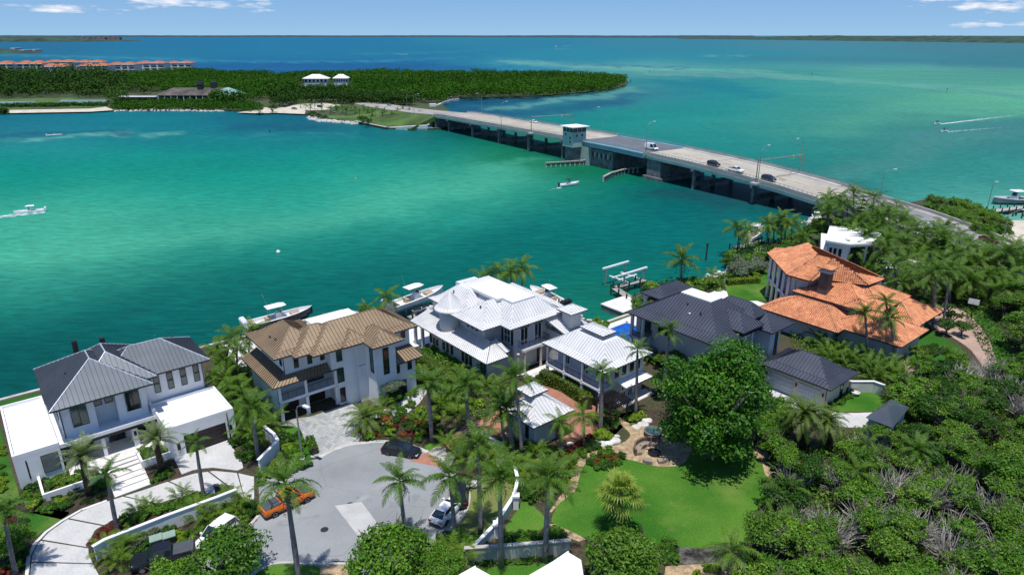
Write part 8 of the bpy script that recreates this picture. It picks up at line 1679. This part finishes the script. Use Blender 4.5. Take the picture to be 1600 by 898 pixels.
bed([(800, 610), (850, 575), (860, 590), (830, 620)], 8, 9, ['bush', 'bushl', 'busha'], (.6, .9), 'by the mansion entrance steps', seed=74); bed([(1130, 436), (1190, 425), (1185, 435), (1140, 445)], 8, 9, ['bushl', 'bush'], (.8, 1.1), 'in the clipped garden beside the tiled villa', seed=75)
bed([(930, 500), (950, 508), (948, 530), (935, 520)], 7, 7, ['bush', 'bushl'], (.7, 1.0), 'between the guest wing and the blue pool', seed=76); bed([(660, 496), (680, 505), (672, 512)], 4, 5, ['bush'], (.5, .8), 'at the dock behind the mansion', seed=77); bed([(560, 488), (600, 480), (600, 490)], 6, 7, ['bush', 'bushl'], (.7, 1.1), 'at the shore behind the bronze roof', seed=78)
bed([(430, 190), (490, 178), (500, 186), (480, 190)], 5, 8, ['bushd'], (1.2, 1.8), 'on the island beach', z=IZ, seed=79) if False else None
o = T('clipped_tree', 'tall round tree clipped into a pale green dome by the bronze-roofed house', 'tree', P(614, 628)); q = link('crown', crown_mesh('crown', 400, 9000, .045, G['silver'], clumps=60, flat_=.5, hollow=.75, ragged=.15), o); q.location.z = 2.6; q.scale = (1.75, 1.75, 1.5); MB().tube((0, 0, 0), (0, 0, 2.2), .12, .1, 7).build('trunk', K['bark'], o)
q = link('lower_foliage', CROWN['bushd'][0], o); q.location.z = 1.2; q.scale = (1.4, 1.4, 1.3)
# clipped hedges: leaves over a box
def hedge(pts, wd, h, label, m='oak', n=60, leaf=.13, z=GZ, noun=None, area=None):
    q = [P(*p, z) for p in pts]; o = T('clipped_hedge', label, 'hedge', q[0]); gq = np.random.default_rng(len(label)); Vs = []; core = MB()
    for a, b in zip(q, q[1:]):
        d = b - a; L = d.length; d.normalize(); nn = Vector((-d.y, d.x, 0)); k = int(n * L * (wd + 2 * h)); u = gq.uniform(0, L, k); s = gq.uniform(0, wd + 2 * h, k)
        off = np.where(s < h, -wd / 2, np.where(s > h + wd, wd / 2, s - h - wd / 2)); zz = np.where(s < h, s, np.where(s > h + wd, wd + 2 * h - s, h)) + gq.normal(0, .05, k); off = off + gq.normal(0, .06, k)
        c = np.array([[a.x, a.y, z]]) - np.array([list(o.location)]) + np.outer(u, np.array(d)) + np.outer(off, np.array(nn)); c[:, 2] = zz + z - o.location.z; Vs.append(c)
        core.cbox(((a.x + b.x) / 2 - o.location.x, (a.y + b.y) / 2 - o.location.y, h / 2 - .05), (L / 2, wd / 2 - .08, h / 2 - .05), math.atan2(d.y, d.x))
    c = np.concatenate(Vs); k = len(c); a = gq.normal(size=(k, 3)); a /= np.linalg.norm(a, axis=1)[:, None]; b = np.cross(a, gq.normal(size=(k, 3))); b /= np.linalg.norm(b, axis=1)[:, None]; s = leaf * gq.uniform(.6, 1.2, (k, 1))
    V = np.stack([c - a * s, c + b * s * .6, c + a * s, c - b * s * .6], 1).reshape(-1, 3); link('foliage', npmesh('foliage', V, np.arange(4 * k).reshape(-1, 4), G[m], gq.random(k)), o); core.build('inner_branches', K['soil'], o)
    return o
hedge([(846, 596), (880, 608), (912, 628), (916, 640)], 1.5, 2.0, 'thick clipped hedge running along the shaded side of the red brick courtyard', 'areca'); hedge([(1135, 445), (1160, 443), (1186, 441)], 1.2, 1.2, 'low clipped hedge across the garden beside the tiled villa', 'lime')
hedge([(655, 572), (700, 602), (735, 626)], 1.6, 2.2, 'long green hedge following the left wall of the mansion wing', 'areca'); hedge([(206, 866), (250, 836)], .9, 1.1, 'low hedge with a pale top in front of the long white wall', 'silver', 70, .1); hedge([(484, 690), (492, 710)], .9, 1.0, 'short hedge at the left edge of the grey pavers', 'oak')
# past the three hundred largest, shrubs are one object
SH = sorted([q for q in LABQ if q[0].name.startswith('shrub')], key=lambda q: -q[0].children[0].scale[0] / max(q[0].location.y, 20))[215:]
DEL = []; mats_ = {}; Vb = []; Fb = []; Rb = []; Mb = []; nb_ = 0
for q in SH:
    o = q[0]; f = [c for c in o.children if c.name.startswith('foliage')][0]; me = f.data; k = len(me.vertices); v = np.empty(k * 3, np.float32); me.vertices.foreach_get('co', v); v = v.reshape(-1, 3); s_ = np.array(f.scale); a = f.rotation_euler.z; v = v * s_
    v = np.stack([v[:, 0] * math.cos(a) - v[:, 1] * math.sin(a), v[:, 0] * math.sin(a) + v[:, 1] * math.cos(a), v[:, 2]], 1) + np.array(f.location) + np.array(o.location); r_ = np.empty(k // 4, np.float32); me.attributes['rnd'].data.foreach_get('value', r_)
    mi = mats_.setdefault(me.materials[0].name, len(mats_)); Vb.append(v); Fb.append(np.arange(k).reshape(-1, 4) + nb_); Rb.append(r_); Mb.append(np.full(k // 4, mi)); nb_ += k
    DEL += list(o.children) + [o]
bpy.data.batch_remove(DEL); ids = set(id(q) for q in SH); LABQ = [q for q in LABQ if id(q) not in ids]
me = npmesh('low_planting', np.concatenate(Vb), np.concatenate(Fb), bpy.data.materials[list(mats_)[0]], np.concatenate(Rb))
for nme in list(mats_)[1:]: me.materials.append(bpy.data.materials[nme])
me.polygons.foreach_set('material_index', np.concatenate(Mb).astype(np.int32)); link('low_planting', me, kind='stuff')
# label everything queued: ordered from left to right within its place
from collections import defaultdict
qd = defaultdict(list)
for o, px, noun, area in LABQ: qd[(noun, area)].append((px, o))
for (noun, area), L in qd.items():
    L.sort(key=lambda q: q[0])
    for i, (px, o) in enumerate(L):
        o['label'] = ' '.join((f'{ordn(i, len(L))} {noun} {area}' if len(L) > 1 else f'{noun} {area}').split()[:16])
        if len(L) > 2: o['group'] = f'{noun}s {area}'[:90]
# ------------------------------------------------------------ ground cover and far woods, uncountable
def carpet(name, polys, dens, leaf, hgt, m, z=GZ, seed=1, avoid=()):
    gq = np.random.default_rng(seed); C = []
    for poly in polys:
        xs = np.array([p[0] for p in poly]); ys = np.array([p[1] for p in poly]); A = (xs.max() - xs.min()) * (ys.max() - ys.min()); k = int(A * dens); x = gq.uniform(xs.min(), xs.max(), k); y = gq.uniform(ys.min(), ys.max(), k); ok = inpoly(x, y, poly)
        for av in avoid: ok &= ~inpoly(x, y, av)
        C.append(np.stack([x[ok], y[ok]], 1))
    c = np.concatenate(C); k = len(c); hh = (np.sin(c[:, 0] * 1.3 + 2 * np.sin(c[:, 1] * .7)) * np.sin(c[:, 1] * 1.1 + c[:, 0] * .4) * .5 + .5) * gq.random(k) * hgt
    c = np.concatenate([c, (z + .03 + hh)[:, None]], 1); nr = gq.normal(size=(k, 3)) * .6 + np.array([0, 0, 1.]); nr /= np.linalg.norm(nr, axis=1)[:, None]; a = np.cross(nr, gq.normal(size=(k, 3))); a /= np.linalg.norm(a, axis=1)[:, None]; b = np.cross(nr, a); s = leaf * gq.uniform(.6, 1.4, (k, 1))
    V = np.stack([c - a * s, c + b * s * .6, c + a * s, c - b * s * .6], 1).reshape(-1, 3); return link(name, npmesh(name, V, np.arange(4 * k).reshape(-1, 4), m, gq.random(k)), kind='stuff')
carpet('ground_cover', [PX([(1185, 760), (1232, 712), (1340, 672), (1425, 600), (1600, 560), (1700, 600), (1700, 960), (1180, 960), (1178, 890), (1205, 860)])], 26, .16, 1.6, G['olive'], seed=3)
carpet('ground_cover', [PX([(1490, 470), (1600, 440), (1700, 470), (1700, 600), (1560, 590)]), PX([(1400, 590), (1500, 575), (1600, 590), (1430, 650)]), PX([(1410, 400), (1600, 400), (1700, 470), (1500, 470), (1410, 470)]), PX([(1290, 385), (1400, 420), (1400, 465), (1290, 400)])], 12, .2, 1.4, G['dark'], seed=4)
carpet('ground_cover', [PX([(1225, 500), (1300, 500), (1420, 560), (1400, 600), (1330, 590), (1240, 545)]), PX([(655, 555), (690, 545), (800, 620), (790, 660), (740, 660), (690, 640), (660, 600)]), PX([(745, 700), (800, 700), (890, 700), (880, 760), (840, 790), (790, 760)]), PX([(320, 585), (400, 560), (420, 660), (380, 690), (360, 640)])], 22, .14, 1.2, G['oak'], seed=5)
carpet('ground_cover', [PX([(1445, 310), (1500, 312), (1575, 345), (1580, 368), (1530, 365), (1450, 325)]), PX([(1135, 395), (1290, 345), (1400, 350), (1400, 370), (1290, 370), (1200, 400), (1170, 430), (1135, 430)]), PX([(1000, 445), (1130, 432), (1130, 455), (1010, 465)])], 7, .3, 1.6, G['oak'], seed=6)
carpet('ground_cover', [PX([(555, 672), (690, 655), (690, 690), (600, 690), (552, 690)]), PX([(905, 700), (940, 660), (960, 668), (950, 690)]), PX([(850, 740), (930, 690), (905, 715), (870, 770)])], 30, .09, .5, G['dark'], seed=7)
def forest(name, poly, n, r, m, seed, z=IZ, k=26, leaf=.75, hz=(2.5, 7), avoid=(), edge=None):
    gq = np.random.default_rng(seed); xs = np.array([p[0] for p in poly]); ys = np.array([p[1] for p in poly]); x = gq.uniform(xs.min(), xs.max(), n * 6); y = gq.uniform(ys.min(), ys.max(), n * 6); ok = inpoly(x, y, poly)
    for av in avoid: ok &= ~inpoly(x, y, av)
    x, y = x[ok][:n], y[ok][:n]; n = len(x); h = gq.uniform(*hz, n) * (1 + .25 * np.sin(x * .05) * np.sin(y * .04)); R_ = r * gq.uniform(.5, 1.7, n); ct = gq.random(n) * .3 + .25 * (.5 + .5 * np.sin(x * .021 + 2 * np.sin(y * .013)))
    d = gq.normal(size=(n, k, 3)); d /= np.linalg.norm(d, axis=2)[:, :, None]; d[:, :, 2] = np.where(d[:, :, 2] < -.35, -d[:, :, 2], d[:, :, 2])
    c = np.stack([x, y, z + h], 1)[:, None, :] + d * R_[:, None, None] * gq.uniform(.6, 1.05, (n, k, 1)) * np.array([1, 1, .85]); c[:, :, 2] = np.maximum(c[:, :, 2], z + .1)
    c = c.reshape(-1, 3); dd = d.reshape(-1, 3); N_ = len(c); nr = dd * .8 + gq.normal(size=(N_, 3)) * .4 + np.array([0, 0, .3]); nr /= np.linalg.norm(nr, axis=1)[:, None]; a = np.cross(nr, gq.normal(size=(N_, 3))); a /= np.linalg.norm(a, axis=1)[:, None]; b = np.cross(nr, a); s = leaf * gq.uniform(.6, 1.4, (N_, 1))
    V = np.stack([c - a * s, c + b * s * .7, c + a * s, c - b * s * .7], 1).reshape(-1, 3); rn = np.clip(np.repeat(ct, k) + gq.random(N_) * .6, 0, 1); return link(name, npmesh(name, V, np.arange(4 * N_).reshape(-1, 4), m, rn), kind='stuff')
MG = PX([(330, 166), (380, 162), (420, 156), (470, 148), (520, 152), (570, 158), (640, 161), (690, 163), (715, 157), (760, 155.5), (800, 154.5), (850, 152.5), (900, 148.5), (950, 143), (976, 135.5), (979, 130), (962, 126), (930, 122.5), (880, 121.5), (740, 120.5), (560, 118.5), (460, 122.5), (440, 123.5), (400, 120), (300, 117), (230, 118), (200, 126), (190, 140), (260, 146), (330, 150)], IZ)
forest('mangrove_forest', MG, 11500, 2.9, G['mangrove'], 51, k=32, leaf=.6, avoid=[PX([(466, 147), (552, 147), (552, 131.5), (466, 131.5)], IZ)])
forest('island_trees', PX([(-300, 156), (0, 155), (110, 151), (170, 155), (180, 168), (195, 162), (190, 150), (245, 148), (190, 138), (200, 128), (225, 122), (160, 122.5), (0, 124), (-300, 126)], IZ), 2400, 4.2, G['bank'], 52, k=34, leaf=.75, hz=(2, 6.5))
forest('island_trees', PX([(-200, 150), (0, 148), (90, 146), (150, 152), (190, 146), (195, 134), (120, 122), (60, 124), (0, 120), (-200, 122)], IZ), 260, 8.5, G['bank'], 57, k=150, leaf=.9, hz=(5, 9))
forest('island_trees', PX([(425, 170), (440, 163), (480, 157), (560, 157), (612, 163), (640, 166), (600, 169), (560, 165), (510, 161), (470, 163)], IZ), 420, 3.2, G['bank'], 58, k=34, leaf=.6, hz=(2.5, 6))
forest('shore_hedge', PX([(178, 172), (345, 172), (400, 176), (412, 168), (380, 160), (350, 158), (186, 161), (176, 166)], IZ), 900, 1.8, G['mangrove'], 53, k=20, leaf=.5, hz=(.5, 1.8)); forest('shore_hedge', PX([(0, 169), (52, 168), (170, 166), (168, 163), (0, 166)], IZ), 500, 1.3, G['bank'], 54, k=14, leaf=.45, hz=(.3, 1.2))
forest('island_trees', PX([(440, 162), (480, 150), (540, 156), (600, 163), (650, 166), (640, 161), (560, 152), (470, 146), (420, 154)], IZ), 500, 3.0, G['bank'], 55, k=26, leaf=.7, hz=(2, 5)); forest('island_trees', PX([(0, 178), (10, 177), (10, 174), (0, 174)], IZ), 30, 2, G['bank'], 56, k=20, leaf=.5, hz=(.5, 1.5))
for i, (px, py, r_) in enumerate(((488, 181, 3.0), (497, 184, 2.4), (508, 186, 1.8), (567, 189, 3.0), (576, 192, 2.4), (540, 172, 2.2), (526, 171, 2.2), (648, 176, 1.8), (425, 172, 3.5), (405, 174, 3.2))): tree('bushd', px, py - 3, r_, IZ + r_ * .8, '', '', z=IZ, label='dark bush on the island shore, number %s from the left' % ['six', 'seven', 'eight', 'ten', 'eleven', 'nine', 'eight and a half', 'twelve', 'two', 'one'][i], name='shrub', cat='shrub')
